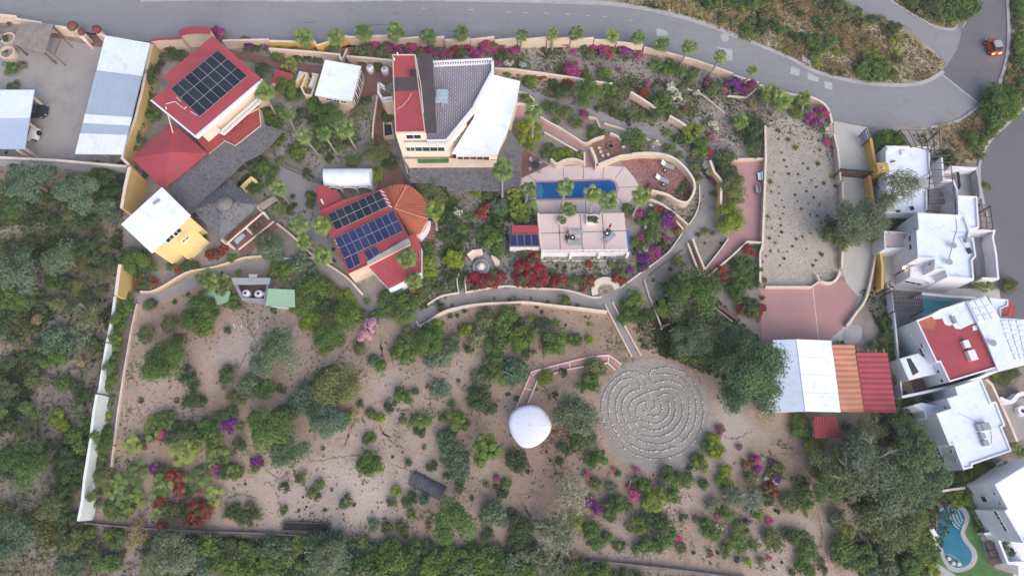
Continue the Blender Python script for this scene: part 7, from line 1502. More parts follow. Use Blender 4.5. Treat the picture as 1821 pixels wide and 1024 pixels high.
many(1080, 130, S3, "O 150 232 30;G 330 205 64;G 380 230 40;O 430 265 44;R 215 120 30;R 235 140 24;w 395 95 38;w 415 155 36;S 300 95 34;S 340 150 40;Se 455 100 30;w 540 122 22;M 240 65 24;M 620 62 30;O 640 100 52;M 700 110 26;U 770 75 50;U 820 110 40;M 855 78 42;T 880 190 34;G 985 130 46;F 810 290 818 330 46;G 845 290 24;G 770 300 30;D 885 360 56;D 920 350 40;D 890 430 54;G 885 480 42;D 940 400 30;Y 510 370 62;G 540 400 52;G 480 400 40;G 560 430 48;R 620 482 32;w 605 560 32;w 620 605 24;M 633 385 24;w 640 318 28;w 655 345 22;S 600 300 22;G 360 365 30;G 375 460 40;G 440 500 28;O 500 530 22;O 535 580 38;O 548 640 32;D 430 400 34;U 640 650 34;Oe 720 520 60;Oe 715 590 58;Ge 690 540 34;Oe 760 690 76;Oe 775 750 60;Oe 720 680 50;Ye 740 880 78;Ye 770 930 50;Ye 700 940 50;Y 730 830 40;G 560 480 54;R 772 612 18;G 640 735 24;M 195 855 28;R 310 845 36;R 335 860 24;U 370 890 50;U 385 915 36;M 345 880 34;G 280 850 42;G 260 900 50;w 240 942 24;M 215 995 24;G 270 980 50;O 300 930 46;R 420 960 26;M 355 1000 24;w 265 835 18;O 330 748 34;w 285 430 26;w 270 460 20;R 130 310 16;R 465 240 22;AO 270 315 24;AD 440 425 18;S 590 310 20")
many(1000, 40, 4.5525, "F 115 85 105 200 68;F 405 105 372 205 62;F 615 120 578 210 58;F 805 175 770 260 62;F 1030 195 950 350 74;F 1280 280 1185 440 56;F 1540 385 1460 520 50;M 90 250 30;O 220 270 46;O 180 220 34;M 30 185 28;M 250 195 28;M 320 195 46;M 340 240 40;U 320 250 30;R 410 225 30;M 400 275 34;U 510 230 52;U 490 260 34;O 520 300 24;M 615 220 32;M 615 275 36;M 80 390 60;M 60 370 44;M 290 360 16;M 200 385 18;Y 360 400 42;O 320 410 44;M 465 390 22;O 180 415 34;G 760 355 62;G 830 400 60;G 900 380 54;G 960 420 58;G 1040 440 54;O 1070 400 34;O 870 330 40;M 680 500 28;M 775 475 20;R 570 505 16;R 620 545 20;R 660 600 30;G 720 640 40;G 830 660 60;G 870 720 44;M 1180 505 44;O 1200 550 40;M 1310 560 30;T 1545 640 34;T 1550 690 26;F 1690 560 1650 690 62;f 1640 620 44;F 1760 640 1700 760 62;G 980 610 30;AS 920 640 24;S 870 560 34;S 800 560 30;w 895 520 24;w 925 560 22;S 970 530 24;S 1010 520 20;w 1085 575 28;AO 1150 740 26;AO 1080 690 22;w 1190 830 30;w 1240 860 26;S 1190 790 24;AO 700 345 20;AO 510 410 16;AT 640 460 16")
many(1340, 180, S3, "F 180 -10 110 90 60;F 310 -20 290 70 46;f 170 30 40;Y 260 80 34;O 240 40 36;G 300 20 44;M 350 105 42;U 370 130 40;M 420 82 34;M 390 60 30;R 268 48 22;w 435 160 26;M 450 252 30;M 480 290 14;Y 255 285 18;O 420 180 20;R 240 20 20;Ge 620 790 92;Oe 470 790 80;Oe 520 860 60;Se 700 790 70;G 790 230 62;G 860 235 60;G 820 270 52;G 750 260 42;Y 870 250 34;Ox 790 510 60;D 850 730 52;D 900 740 40;D 830 760 36;AO 760 600 30;G 760 740 40;O 770 480 46")
tufts = [(170,315),(200,400),(185,360),(125,432),(213,443),(270,445),(350,480),(380,522),(320,548),(252,570),(265,608),(330,625),(290,655),(365,585),(342,690),(385,697),(170,602),(135,635),(185,645),(160,715),(165,755),(178,682),(110,772),(95,832),(130,860),(155,820),(170,795),(260,838),(298,824),(345,803),(382,780),(235,882),(103,910),(75,942),(205,915),(150,910),(55,975),(185,955),(320,897),(378,967),(360,997),(160,998),(150,520),(108,550),(155,560),(85,700),(280,497),(300,380),(330,410),(150,232),(450,695),(400,632)]
for i, (x, y) in enumerate(tufts): tuft(1340+x/S3, 180+y/S3, rnd.choice((9, 11, 13, 16))/S3, 'D' if i % 3 else 'B', 'tufts dotted over the sandy lot')
many(1340, 180, S3, "AO 410 930 24;AO 100 490 24;AO 390 380 26;AG 425 500 20;AO 495 515 20;AY 475 460 26;AO 255 290 18;AO 210 235 24;AO 150 180 22;AY 400 300 16")
many(1521, 220, S3, "G 690 80 44;G 735 120 52;G 700 150 34;D 560 180 28;O 580 240 24;T 540 20 28;T 620 200 30;T 650 150 34;T 600 120 28;O 790 380 30;Oe 920 985 52;f 780 970 58;G 200 60 20;O 760 200 30;G 740 90 40;G 810 60 44;G 850 20 44")
many(200, 300, S3, "G 150 570 84;D 200 540 60;D 110 530 60;D 190 620 56;G 240 600 44;D 80 560 40;R 165 680 36;D 190 700 44;R 235 680 26;R 250 705 30;D 160 730 30;V 390 610 30;D 350 600 26;D 460 590 40;V 430 600 26;R 610 530 40;D 500 590 34;V 690 490 36;R 650 520 34;G 725 540 36;f 560 660 60;f 610 690 52;G 640 740 44;f 690 680 48;G 720 790 42;G 745 830 34;Ge 540 880 88;G 600 850 56;G 480 920 60;Ge 560 950 60;Be 960 470 78;Be 990 530 58;B 920 440 44;Ge 70 800 52;G 90 850 56;G 50 940 52;Y 60 740 36;Y 40 770 30;AO 460 765 24;AD 380 810 24;O 230 830 34;D 700 980 22;O 350 945 46;D 985 640 40;Y 765 635 22;f 965 645 28;AD 665 635 18;G 560 420 20;G 45 680 34;O 30 600 30;AS 980 800 26;G 980 860 20")
many(380, 180, 4.655, "F 610 105 680 260 74;F 740 290 870 450 72;F 910 270 1020 440 74;F 1085 230 1185 410 76;G 430 130 72;G 480 190 64;G 540 90 60;G 510 350 50;G 560 320 40;D 340 480 62;D 310 540 40;G 430 560 66;G 480 600 60;G 420 500 44;F 530 720 630 850 74;f 545 880 70;D 330 720 66;D 300 680 44;G 380 740 40;G 650 400 50;G 700 440 56;D 720 110 52;G 860 60 56;G 940 90 60;G 980 130 50;D 830 170 46;O 560 500 44;G 810 790 46;G 800 850 36;D 770 600 44;D 810 640 30;G 290 550 40;D 720 480 40;O 860 370 50;D 960 480 40;D 640 900 40;Y 410 490 24;G 470 680 50;D 220 560 30")
many(480, 280, S3, "F 175 405 250 500 66;F 315 410 345 500 58;F 210 515 265 555 48;F 320 595 385 640 62;F 1000 325 1015 440 60;F 830 605 885 695 58;F 870 745 935 785 58;G 250 240 32;G 255 290 30;Be 200 640 70;Be 250 690 46;B 140 650 44;G 110 700 66;G 60 680 50;Ge 230 780 74;Ge 320 790 72;D 180 830 60;Oe 380 820 44;Y 460 860 52;Y 500 900 40;Ge 450 960 70;Y 250 980 44;Y 220 1010 40;D 380 920 60;G 320 940 44;D 200 890 60;P 620 1010 36;P 590 990 28;G 720 880 66;G 780 850 56;G 840 880 62;G 830 950 56;O 760 950 50;R 880 820 28;R 930 850 26;O 920 850 36;G 950 620 52;Y 960 690 50;G 940 570 40;G 980 760 40;G 700 940 40;G 640 960 40;O 540 960 40;O 850 460 22;G 120 300 0.1".replace(';G 120 300 0.1', '')+";Y 640 130 44;Y 620 90 30;G 590 880 26;D 140 240 18;AD 300 540 14;AD 385 560 20;D 390 630 14;D 150 290 20;O 660 250 30;G 970 540 30")
many(400, 500, 3.2, "B 200 470 46;Bl 290 340 50;B 140 590 56;B 170 630 34;G 220 620 52;G 240 600 36;D 320 610 26;Oe 560 570 56;Ge 600 530 52;Ge 620 660 44;B 470 640 62;B 500 700 56;B 420 690 52;B 570 760 60;Be 640 800 64;B 590 830 50;Y 500 240 46;Y 480 210 30;Y 700 110 50;Y 670 80 34;G 720 220 62;G 690 180 44;Ge 600 300 70;Ge 570 360 50;Ge 640 340 44;G 470 60 70;G 440 150 60;D 520 110 60;D 400 110 40;P 820 260 36;P 800 310 34;P 850 240 24;B 840 450 26;G 885 490 34;D 770 700 22;AG 930 700 12;Y 700 770 24;Y 720 740 16;O 770 390 32;Oe 760 360 24;D 20 530 46;D 10 570 36;W 60 490 20;G 100 680 30;O 40 650 30;D 350 720 30;G 370 760 44;AS 560 950 22;AD 30 290 14;AO 850 780 20;AG 880 780 26;AO 690 660 16;AS 155 180 14;AD 240 210 10")
many(400, 724, S3, "U 30 110 42;G 95 120 24;G 350 50 60;G 190 60 50;Y 750 55 26;B 330 320 40;D 90 240 46;U 195 330 32;G 180 370 30;U 215 350 26;G 50 390 44;G 90 390 30;O 460 440 32;T 480 405 24;G 575 470 32;O 530 520 32;D 570 540 24;Dd 370 490 32;AD 450 622 14;AD 608 622 20;G 360 628 26;AD 495 603 12;D 60 640 46;D 110 660 46;D 170 660 44;Rs 150 620 36;Rs 30 640 34;Rs 195 650 28;G 880 190 32;O 860 200 24;Ge 880 320 58;Ge 900 360 60;Ge 860 370 52;G 740 570 36;AD 785 590 20;AD 702 605 14;Bd 905 715 36;D 980 730 36;O 885 35 28;Y 950 65 22;Y 920 65 18;AD 475 545 12;AD 720 648 10;AD 125 465 14;Y 270 800 34;Y 300 803 28;Y 480 820 34;Y 420 815 30;AS 650 500 18;D 960 70 14")
many(640, 560, S3, "B 85 275 32;G 130 310 34;G 270 200 52;G 230 240 44;G 290 250 52;Y 260 210 30;G 430 110 66;Y 440 90 44;Ge 400 180 64;G 460 200 60;Be 500 250 66;Be 440 270 50;B 560 200 44;O 330 180 40;O 300 120 46;Oe 570 150 36;S 740 400 44;Sl 700 370 30;G 840 185 56;Y 660 110 36;O 620 90 30;G 860 60 60;S 770 30 44;Y 740 20 30;G 985 150 50;Y 960 140 34;Be 950 340 60;Be 910 310 46;B 990 370 40;G 820 290 58;D 780 350 50;D 760 420 36;D 740 510 62;D 780 560 50;D 700 480 44;G 690 540 30;D 665 215 26;D 640 190 16;B 485 450 52;AG 598 400 24;G 250 490 44;G 290 500 38;D 185 555 36;D 340 465 24;O 70 600 30;Y 130 625 26;O 262 640 22;G 350 650 48;G 400 640 40;D 360 700 40;G 510 620 32;G 590 640 56;G 630 670 44;D 560 710 36;Be 525 760 52;Be 560 840 60;Be 600 880 62;B 540 880 46;Be 600 950 52;D 940 870 54;D 960 920 34;D 50 750 24;G 80 740 24;AO 390 800 26;D 295 895 24;D 440 920 34;AD 200 860 16;D 530 980 22;AD 258 832 12;V 408 433 12;G 560 540 24;AD 905 480 18;D 950 505 16;Y 225 720 0.1".replace(';Y 225 720 0.1', ''))
many(680, 724, S3, "Y 85 515 32;O 60 580 32;D 170 560 46;B 255 560 32;G 180 650 30;Be 680 630 64;Be 650 680 44;B 720 680 40;D 640 775 42;U 620 790 14;B 790 645 26;D 820 710 54;D 860 750 52;D 830 800 46;Rs 850 780 36;V 285 700 18;V 285 730 12;U 690 435 18;D 690 485 18;G 745 465 30;D 730 525 30;w 740 490 10;G 630 468 20;G 60 870 62;G 120 900 56;G 70 940 56;D 120 735 38;T 30 720 30;O 100 720 26;O 475 490 28;Sx 960 720 60;G 480 450 24;D 545 555 14;D 610 660 18;D 900 830 36;O 550 840 30;AD 660 870 14;D 140 780 20")
many(880, 600, 2.56, "Y 240 170 26;Y 215 190 24;D 312 165 20;G 430 195 44;G 400 220 30;O 450 135 38;Oe 480 150 26;D 400 460 54;G 370 480 44;G 470 550 40;G 440 560 30;D 300 500 24;D 330 520 20;D 295 560 20;G 290 35 48;G 250 50 34;D 250 20 34;D 370 10 26;Y 430 10 18;D 150 65 28;S 110 40 26;G 70 20 30;Be 95 150 50;B 70 180 34;G 20 180 40;D 10 120 44;D 275 260 14;AD 235 520 11;AD 252 560 11;AD 55 260 12;AO 190 235 14;Y 370 830 34;U 430 740 24;U 465 780 26;U 450 760 20;M 422 632 20;p 440 660 14;M 645 600 15;M 705 660 16;M 635 712 22;M 610 680 14;w 620 660 18;w 650 640 14;G 680 680 34;D 650 680 26;Y 730 740 46;Y 700 720 30;Bd 525 685 28;AB 525 680 20;O 460 670 28;D 780 620 34;S 770 660 28;G 815 640 30;Ge 870 650 32;Y 930 560 28;Y 950 590 20;Y 985 470 34;Y 995 520 32;G 965 500 28;G 560 750 42;O 530 770 34;G 520 800 34;G 430 880 44;G 460 930 40;G 510 900 26;G 640 855 40;D 690 830 32;G 680 940 42;G 650 960 28;G 770 880 48;G 750 850 28;G 570 950 26;M 830 915 18;O 740 950 34;O 760 820 26;G 800 720 32;D 860 820 20;D 560 620 16;D 120 860 40;G 150 880 32;R 120 895 12;D 90 930 32;D 80 800 20;D 35 710 20;G 50 670 20;M 8 645 14;D 100 560 44;D 150 610 10;AD 885 590 14;AR 0 0 0".replace(';AR 0 0 0', '')+";w 970 1000 0.1".replace(';w 970 1000 0.1', '')+";AD 720 625 8;AD 280 800 8;G 820 690 22;O 600 760 26;M 540 600 10;O 845 960 26")
many(1220, 724, S3, "M 212 130 24;M 205 155 18;M 325 240 18;Y 160 190 36;G 150 240 44;Y 190 260 34;G 60 330 40;O 90 350 34;G 45 310 24;G 110 470 36;Y 230 390 40;Y 210 440 36;Y 250 470 36;G 240 500 34;G 255 550 36;Sd 155 590 44;M 410 312 32;R 400 325 20;R 360 358 24;U 430 375 26;U 520 340 20;w 468 300 12;O 390 430 34;p 430 420 20;w 480 430 16;R 500 470 32;R 530 510 30;V 480 500 26;w 540 450 20;w 540 480 14;D 500 560 36;U 560 420 32;O 560 380 40;O 520 400 30;Wx 380 560 66;S 430 540 40;G 430 640 40;Y 440 650 26;U 370 690 22;M 505 692 22;M 185 655 20;G 110 700 36;G 140 740 40;R 125 745 22;w 200 730 24;G 180 770 36;G 250 650 44;G 330 740 46;G 300 800 44;G 330 830 40;G 240 850 34;G 240 890 24;R 145 880 17;R 365 800 0.1".replace(';R 365 800 0.1', '')+";Y 365 930 26;D 310 925 22;O 510 780 44;O 540 820 38;Y 505 830 18;AY 500 855 20;G 700 800 50;G 740 850 50;Ge 720 890 40;Ge 690 960 34;Ge 740 990 40;D 650 780 44;D 600 770 34;M 500 918 18;O 640 590 50;Oe 620 560 46;G 710 500 50;D 690 460 46;G 730 600 40;O 750 590 22;R 730 650 14;S 920 670 50;S 900 700 36;Ge 940 860 74;Oe 980 910 70;O 920 900 56;Y 970 770 50;Se 1000 430 74;G 410 840 34;AD 190 880 20;AD 45 880 20;AD 540 870 14;AD 580 940 16;AD 530 970 16;D 560 635 14;AD 540 625 16;D 20 370 20;O 60 680 20;O 200 620 26;O 450 930 24;D 640 1000 22;D 830 990 30;O 820 930 22;G 790 130 0.1".replace(';G 790 130 0.1', '')+";G 690 90 44;Y 690 130 42;G 720 160 36;O 640 120 26;Y 780 230 40;Y 760 280 34")
many(920, 280, S3, "R 430 740 34;V 440 770 30;V 410 790 24;R 600 740 36;O 600 710 32;R 640 750 24;O 640 700 32;O 570 650 24;S 640 650 32;R 435 650 26;U 680 685 28;U 770 620 40;U 760 660 34;M 800 600 30;M 840 575 38;M 820 600 26;w 770 560 28;w 750 580 16;M 905 505 26;R 895 520 18;M 765 490 22;R 755 480 14;O 715 510 34;O 740 540 28;O 740 390 28;U 745 340 28;G 830 410 48;Oe 810 460 46;G 780 390 34;w 782 432 26;G 850 480 34;R 870 335 28;R 855 345 20;w 800 320 20;U 910 380 40;U 930 410 28;M 890 370 24;w 960 400 12;R 970 455 22;O 840 330 20;AD 240 655 20;AD 290 665 20;AG 360 660 14;AS 495 680 24;AS 500 710 22;O 480 670 14;G 700 870 60;G 660 900 40;Y 730 850 36;Y 740 880 28;G 680 950 56;G 640 990 40;D 770 970 52;Y 975 620 36;O 960 640 24;AV 0 0 0".replace(';AV 0 0 0', '')+";AD 930 680 20;AD 825 745 18;D 890 790 34;Se 870 800 30;G 980 760 66;G 960 830 60;G 880 920 56;S 980 890 66;S 940 940 50;AO 530 600 14;AO 455 610 12;S 600 650 18;O 570 820 0.1".replace(';O 570 820 0.1', '')+";G 990 980 50")
many(1180, 380, S3, "S 95 290 24;S 115 310 18;AD 40 335 20;S 90 530 58;S 110 580 50;S 70 620 44;G 20 580 50;G 480 310 56;G 450 370 54;G 440 460 60;G 460 510 48;G 550 340 40;G 500 420 46;D 540 430 44;D 520 560 50;G 540 600 40;R 340 350 34;R 360 400 34;R 320 440 32;V 300 400 28;R 350 450 20;V 510 225 36;R 540 240 24;R 600 405 22;R 580 350 18;R 465 590 28;R 600 515 16;R 598 570 24;R 570 600 22;R 580 640 16;D 380 350 0.1".replace(';D 380 350 0.1', '')+";D 300 370 34;D 400 420 40;D 410 300 34;Se 210 740 90;Se 130 770 74;Se 300 720 66;Sl 390 700 56;Sl 360 750 50;Ge 200 860 66;Ge 280 850 60;Ge 120 830 60;D 210 130 18;S 300 640 50;AD 310 605 14;AD 350 180 16;O 250 110 24;O 60 130 0.1".replace(';O 60 130 0.1', '')+";S 300 120 18;AD 250 180 14;G 560 200 20")
many(1340, 560, S3, "G 280 640 44;G 300 690 50;G 260 710 40;Y 370 790 46;Y 360 760 34;Ge 400 960 56;G 850 840 60;D 880 730 56;D 930 720 50;G 980 770 64;G 900 630 40;G 930 680 40;Ge 960 900 80;Ge 890 950 80;Se 860 980 74;G 560 680 34;G 990 640 0.1".replace(';G 990 640 0.1', '')+";G 800 50 40;G 820 120 46;O 790 150 40;O 790 220 40;G 840 200 44;G 850 270 44;Y 860 330 34;Y 870 390 38;Y 880 430 30;O 720 185 30;W 690 195 20;D 930 540 44;D 900 480 30;Y 510 162 12;O 540 165 12;Tx 780 700 40;S 600 760 30;G 560 770 24;AO 480 700 10;D 770 630 40;D 820 620 34;G 860 600 34;O 90 700 0.1".replace(';O 90 700 0.1', ''))
many(1521, 724, S3, "G 290 60 44;D 270 150 54;D 290 210 50;D 350 150 50;G 370 200 56;Se 560 390 44;G 330 430 70;Be 400 480 66;G 350 540 64;Be 420 560 56;Ge 270 680 74;Se 200 740 70;Ge 330 640 60;Ge 390 640 56;Ge 320 780 70;Ge 410 780 60;Ge 380 720 56;Oe 190 850 66;Oe 130 780 56;Ge 380 870 66;Ge 440 850 50;Ge 340 960 66;Y 450 960 44;Y 480 990 36;G 30 900 74;G 60 960 60;G 70 870 46;Se 120 1000 60;S 200 980 60;W 180 470 34;W 60 340 44;W 270 850 30;D 260 560 50;D 210 600 44;D 450 250 36;Y 690 440 46;Y 720 410 40;Y 770 400 46;O 830 370 36;O 800 350 34;G 620 470 46;Y 640 530 56;Y 600 570 40;Y 680 560 40;G 560 520 36;G 560 490 30;G 720 620 34;G 740 670 34;G 760 720 32;G 710 700 0.1".replace(';G 710 700 0.1', '')+";D 880 770 26;D 910 830 28;D 935 880 30;F 930 380 900 330 56;f 980 240 34;G 1000 270 34;D 680 520 40;D 600 430 40;O 640 390 34;AO 930 100 12;AG 920 60 12")
many(1600, 640, 4.6335, "O 900 130 60;O 860 180 50;O 940 100 44;Y 790 130 34;G 780 170 30;D 40 60 0.1;G 10 330 50;D 60 350 50;D 90 90 60".replace('D 40 60 0.1;', ''))
many(0, 260, S3, "Be 220 310 50;B 120 370 50;D 650 190 70;G 620 170 50;D 700 260 60;D 640 300 56;Be 660 370 66;Be 700 420 50;G 60 360 56;G 90 410 54;D 20 420 50;D 330 330 50;D 350 480 60;O 420 440 56;O 470 480 50;D 300 440 46;D 540 460 60;G 350 830 60;Y 320 810 34;D 400 850 50;D 520 620 66;D 580 680 50;D 460 600 50;D 220 690 60;D 180 600 56;O 150 620 60;D 60 620 50;D 600 540 40;O 640 620 36;D 660 700 44;O 620 770 50;O 560 760 34;G 60 930 70;G 130 960 60;D 200 920 60;O 480 850 50;D 520 940 54;O 620 880 40;D 20 720 50;S 60 700 40;D 280 960 50;O 360 950 50;S 520 1000 50;D 440 980 36;O 250 900 30;D 740 120 30;D 590 120 34;G 330 120 34;G 280 110 30;D 90 110 34;AD 40 40 16;D 740 200 30")
many(0, 500, 2.926, "G 60 60 56;G 120 110 46;D 60 180 50;D 20 240 54;Be 290 290 66;Be 350 330 54;B 260 350 50;Be 400 270 44;Se 460 220 56;Se 440 300 50;G 250 390 56;G 320 400 52;D 180 330 30;D 180 400 34;G 150 660 40;G 190 690 36;Y 300 700 40;Y 330 750 42;Y 280 730 30;G 640 160 46;G 640 90 36;Y 605 300 34;G 610 340 34;G 590 440 44;G 580 510 40;G 620 220 40;Y 520 580 20;Se 400 670 44;Se 420 720 40;D 440 600 50;D 400 560 40;D 60 300 36;D 120 390 30;D 60 420 40;Oe 190 500 54;Ge 330 530 42;O 50 560 50;D 20 620 46;G 20 680 36;O 120 770 40;D 60 740 30;D 230 880 50;D 40 900 40;D 60 990 50;Ge 390 800 50;Ge 420 860 46;D 350 900 52;D 360 820 40;D 400 960 50;D 330 990 44;G 480 830 24;Ge 540 830 40;Y 560 700 26;O 560 760 18;O 770 270 40;D 760 300 26;O 880 230 26;O 920 310 34;D 980 490 44;D 1010 540 30;D 1005 610 40;D 970 640 22;AO 735 620 26;AO 920 620 24;Oe 530 640 18;Oe 590 610 20;D 800 125 22;D 790 110 18;O 470 120 36;D 520 330 26;D 480 330 40;T 520 420 20;T 420 420 34;T 200 200 30;T 90 340 20")
many(100, 700, 3.16, "f 540 190 74;f 430 285 62;G 620 140 48;G 650 170 40;D 540 240 36;M 600 225 26;V 590 250 20;R 498 300 12;D 690 200 46;D 740 200 50;D 790 230 46;D 640 250 40;f 710 330 80;f 760 290 54;Ge 850 220 66;Ge 900 260 50;f 900 350 76;f 790 465 78;f 440 450 78;f 590 525 76;f 880 575 62;f 310 510 74;f 420 600 78;f 360 560 60;R 655 445 36;R 690 480 40;R 690 540 40;U 690 580 26;U 890 425 34;D 940 400 40;D 960 440 40;f 990 440 50;U 970 165 36;D 930 130 44;D 990 110 40;D 780 50 44;D 820 40 30;R 590 620 32;R 640 640 26;R 600 725 28;f 580 670 50;R 760 680 42;R 800 705 42;R 830 660 40;R 780 640 34;R 815 610 18;M 790 550 24;G 320 660 46;G 370 680 40;G 400 660 40;O 300 620 34;T 470 720 34;O 660 670 46;D 700 640 34;U 560 430 34;D 600 440 34;D 750 560 30;M 918 622 10;D 480 260 34;AO 480 40 26;AO 680 40 26;O 250 290 40;O 260 370 30;G 250 240 44;G 190 180 40;O 240 420 44;O 220 490 40;Y 290 140 20;Y 285 180 16;G 230 560 30;O 240 620 24;T 470 780 46;T 440 830 40;T 500 820 36;G 340 810 46;Y 310 790 30;G 260 940 60;G 330 960 56;Y 280 960 34;G 600 860 60;Se 650 900 66;G 560 930 60;Se 700 950 60;G 620 980 56;Ge 860 860 64;Ge 900 940 60;Be 840 960 56;D 960 860 50;G 980 960 56;Be 60 960 60;Be 110 990 56;O 100 830 60;O 60 880 50;D 180 860 46;D 30 770 50;G 190 790 40;D 150 900 46;D 520 860 40;D 90 540 40;G 120 500 40;D 60 620 50;D 40 700 50;D 100 700 40;G 30 560 50;D 160 620 26;G 140 380 30;D 140 440 36;G 50 480 40;D 90 420 40;G 20 400 40")
many(400, 920, 3.0, "Se 250 160 60;Se 330 180 56;Ge 290 240 64;G 180 220 56;G 120 180 44;O 60 200 50;Ge 60 280 60;Ge 150 320 60;G 380 160 46;D 340 270 56;G 420 260 56;Be 500 140 66;Be 560 190 74;Be 610 150 60;Be 620 240 66;Se 500 230 60;Ge 540 300 64;Be 450 330 60;Se 620 330 56;D 700 170 44;Ge 740 250 56;D 680 260 50;O 730 140 40;D 780 180 40;S 760 330 56;Ge 860 240 60;G 900 290 60;G 880 180 56;Ge 940 230 66;Y 920 210 44;D 1000 200 50;D 1000 280 56;Ge 840 330 60")
many(720, 953, 3.0, "G 60 70 44;D 120 60 44;Ge 180 120 56;Ge 240 80 44;Ge 130 150 56;G 290 130 56;S 330 170 50;Ge 380 100 50;Ge 430 150 56;D 340 70 36;O 480 90 44;Ge 500 160 60;D 560 90 40;Se 560 160 56;S 640 110 44;Se 720 120 60;Se 780 170 60;Ge 660 190 50;W 760 90 34;D 840 100 30;O 880 170 50;D 960 150 44;Ge 930 210 50;Ge 1040 190 46;D 1100 210 40;O 1180 230 40;G 1260 250 40;D 1000 240 50;O 850 230 46;Ge 600 230 50;Ge 400 220 50;Ge 260 210 50;Ge 120 230 50;D 190 210 44;D 330 240 40;T 900 110 30;T 1080 150 24")
many(1340, 0, 6.4, "G 680 500 100;Ge 760 580 76;G 700 630 70;G 890 470 74;O 860 520 50;G 1280 720 96;G 1380 760 100;G 1220 820 84;G 1320 860 90;G 1480 760 96;G 1520 850 90;G 1420 880 80;Y 1300 640 60;Y 1400 660 56;D 1180 740 60;D 1620 690 54;D 1600 320 84;D 1540 380 60;O 1450 230 60;D 1350 230 64;O 960 60 76;D 880 60 70;D 950 130 50;Tx 550 110 70;D 540 170 46;T 230 80 74;T 280 150 60;O 160 60 60;G 20 60 70;O 120 200 60;D 110 320 76;D 60 280 50;G 330 350 60;G 400 350 50;D 260 310 50;D 510 430 74;D 440 400 46;G 720 230 54;D 760 260 40;G 880 220 56;G 810 320 44;Y 380 590 38;Y 730 740 42;Y 690 720 30;O 1100 150 56;Y 1070 80 44;G 1180 140 64;T 1260 320 50;Y 1270 260 36;T 1340 460 50;T 1200 560 60;T 1060 500 70;T 1100 620 60;Y 1570 480 46;Y 1640 470 40;Y 1560 590 34;Y 1640 600 40;D 1660 700 40;T 400 470 44;T 520 560 44;T 300 440 34;T 120 430 44;Y 320 440 30;O 420 480 36;Tx 1060 330 70;Y 940 590 40;Y 1010 610 34;O 900 830 40;O 1000 850 36;T 780 280 40;T 620 340 40;Y 650 330 24;G 30 350 0.1;O 1600 900 30;Y 1390 560 40;O 1250 470 40".replace('G 30 350 0.1;', ''))
many(1180, 0, 5.356, "G 790 270 60;G 850 320 64;G 760 330 46;D 990 250 44;D 960 300 46;D 1060 270 44;O 560 190 50;G 540 140 40;T 240 90 70;T 330 120 60;T 150 60 54;T 60 40 50;T 420 160 46;G 430 50 60;G 520 40 54;G 640 40 60;G 720 60 56;D 760 20 50;G 850 60 66;O 930 50 56;T 620 160 50;T 730 170 46;O 680 210 44;T 20 20 40;O 100 20 40;T 560 250 34;T 660 270 34;G 1060 210 40;O 840 200 50;Y 760 110 34;T 780 150 36")
many(1480, 0, 4.654, "Ge 1010 70 84;Ge 1090 50 84;Ge 1080 130 66;G 960 140 56;Ge 1160 60 70;O 860 50 66;D 780 60 66;O 700 40 50;D 640 20 50;T 720 100 34;O 900 150 44;Y 1000 190 34;G 870 110 50;D 730 60 36;Ge 1540 60 56;G 1560 140 50;G 1540 220 44;G 1560 330 54;G 1540 420 56;Ge 1570 500 50;O 1510 360 30;O 1500 180 26;Ge 1330 790 90;Ge 1400 840 96;Ge 1300 880 84;Ge 1420 930 90;Ge 1340 980 84;G 1480 780 70;G 1500 880 80;D 1560 690 50;G 1440 740 50;Ge 1250 950 50;O 1480 620 34;T 1440 650 30;O 1520 560 30;D 1500 500 36;T 1460 540 26;Ge 1480 960 50;T 1200 1000 34;D 1570 800 50")
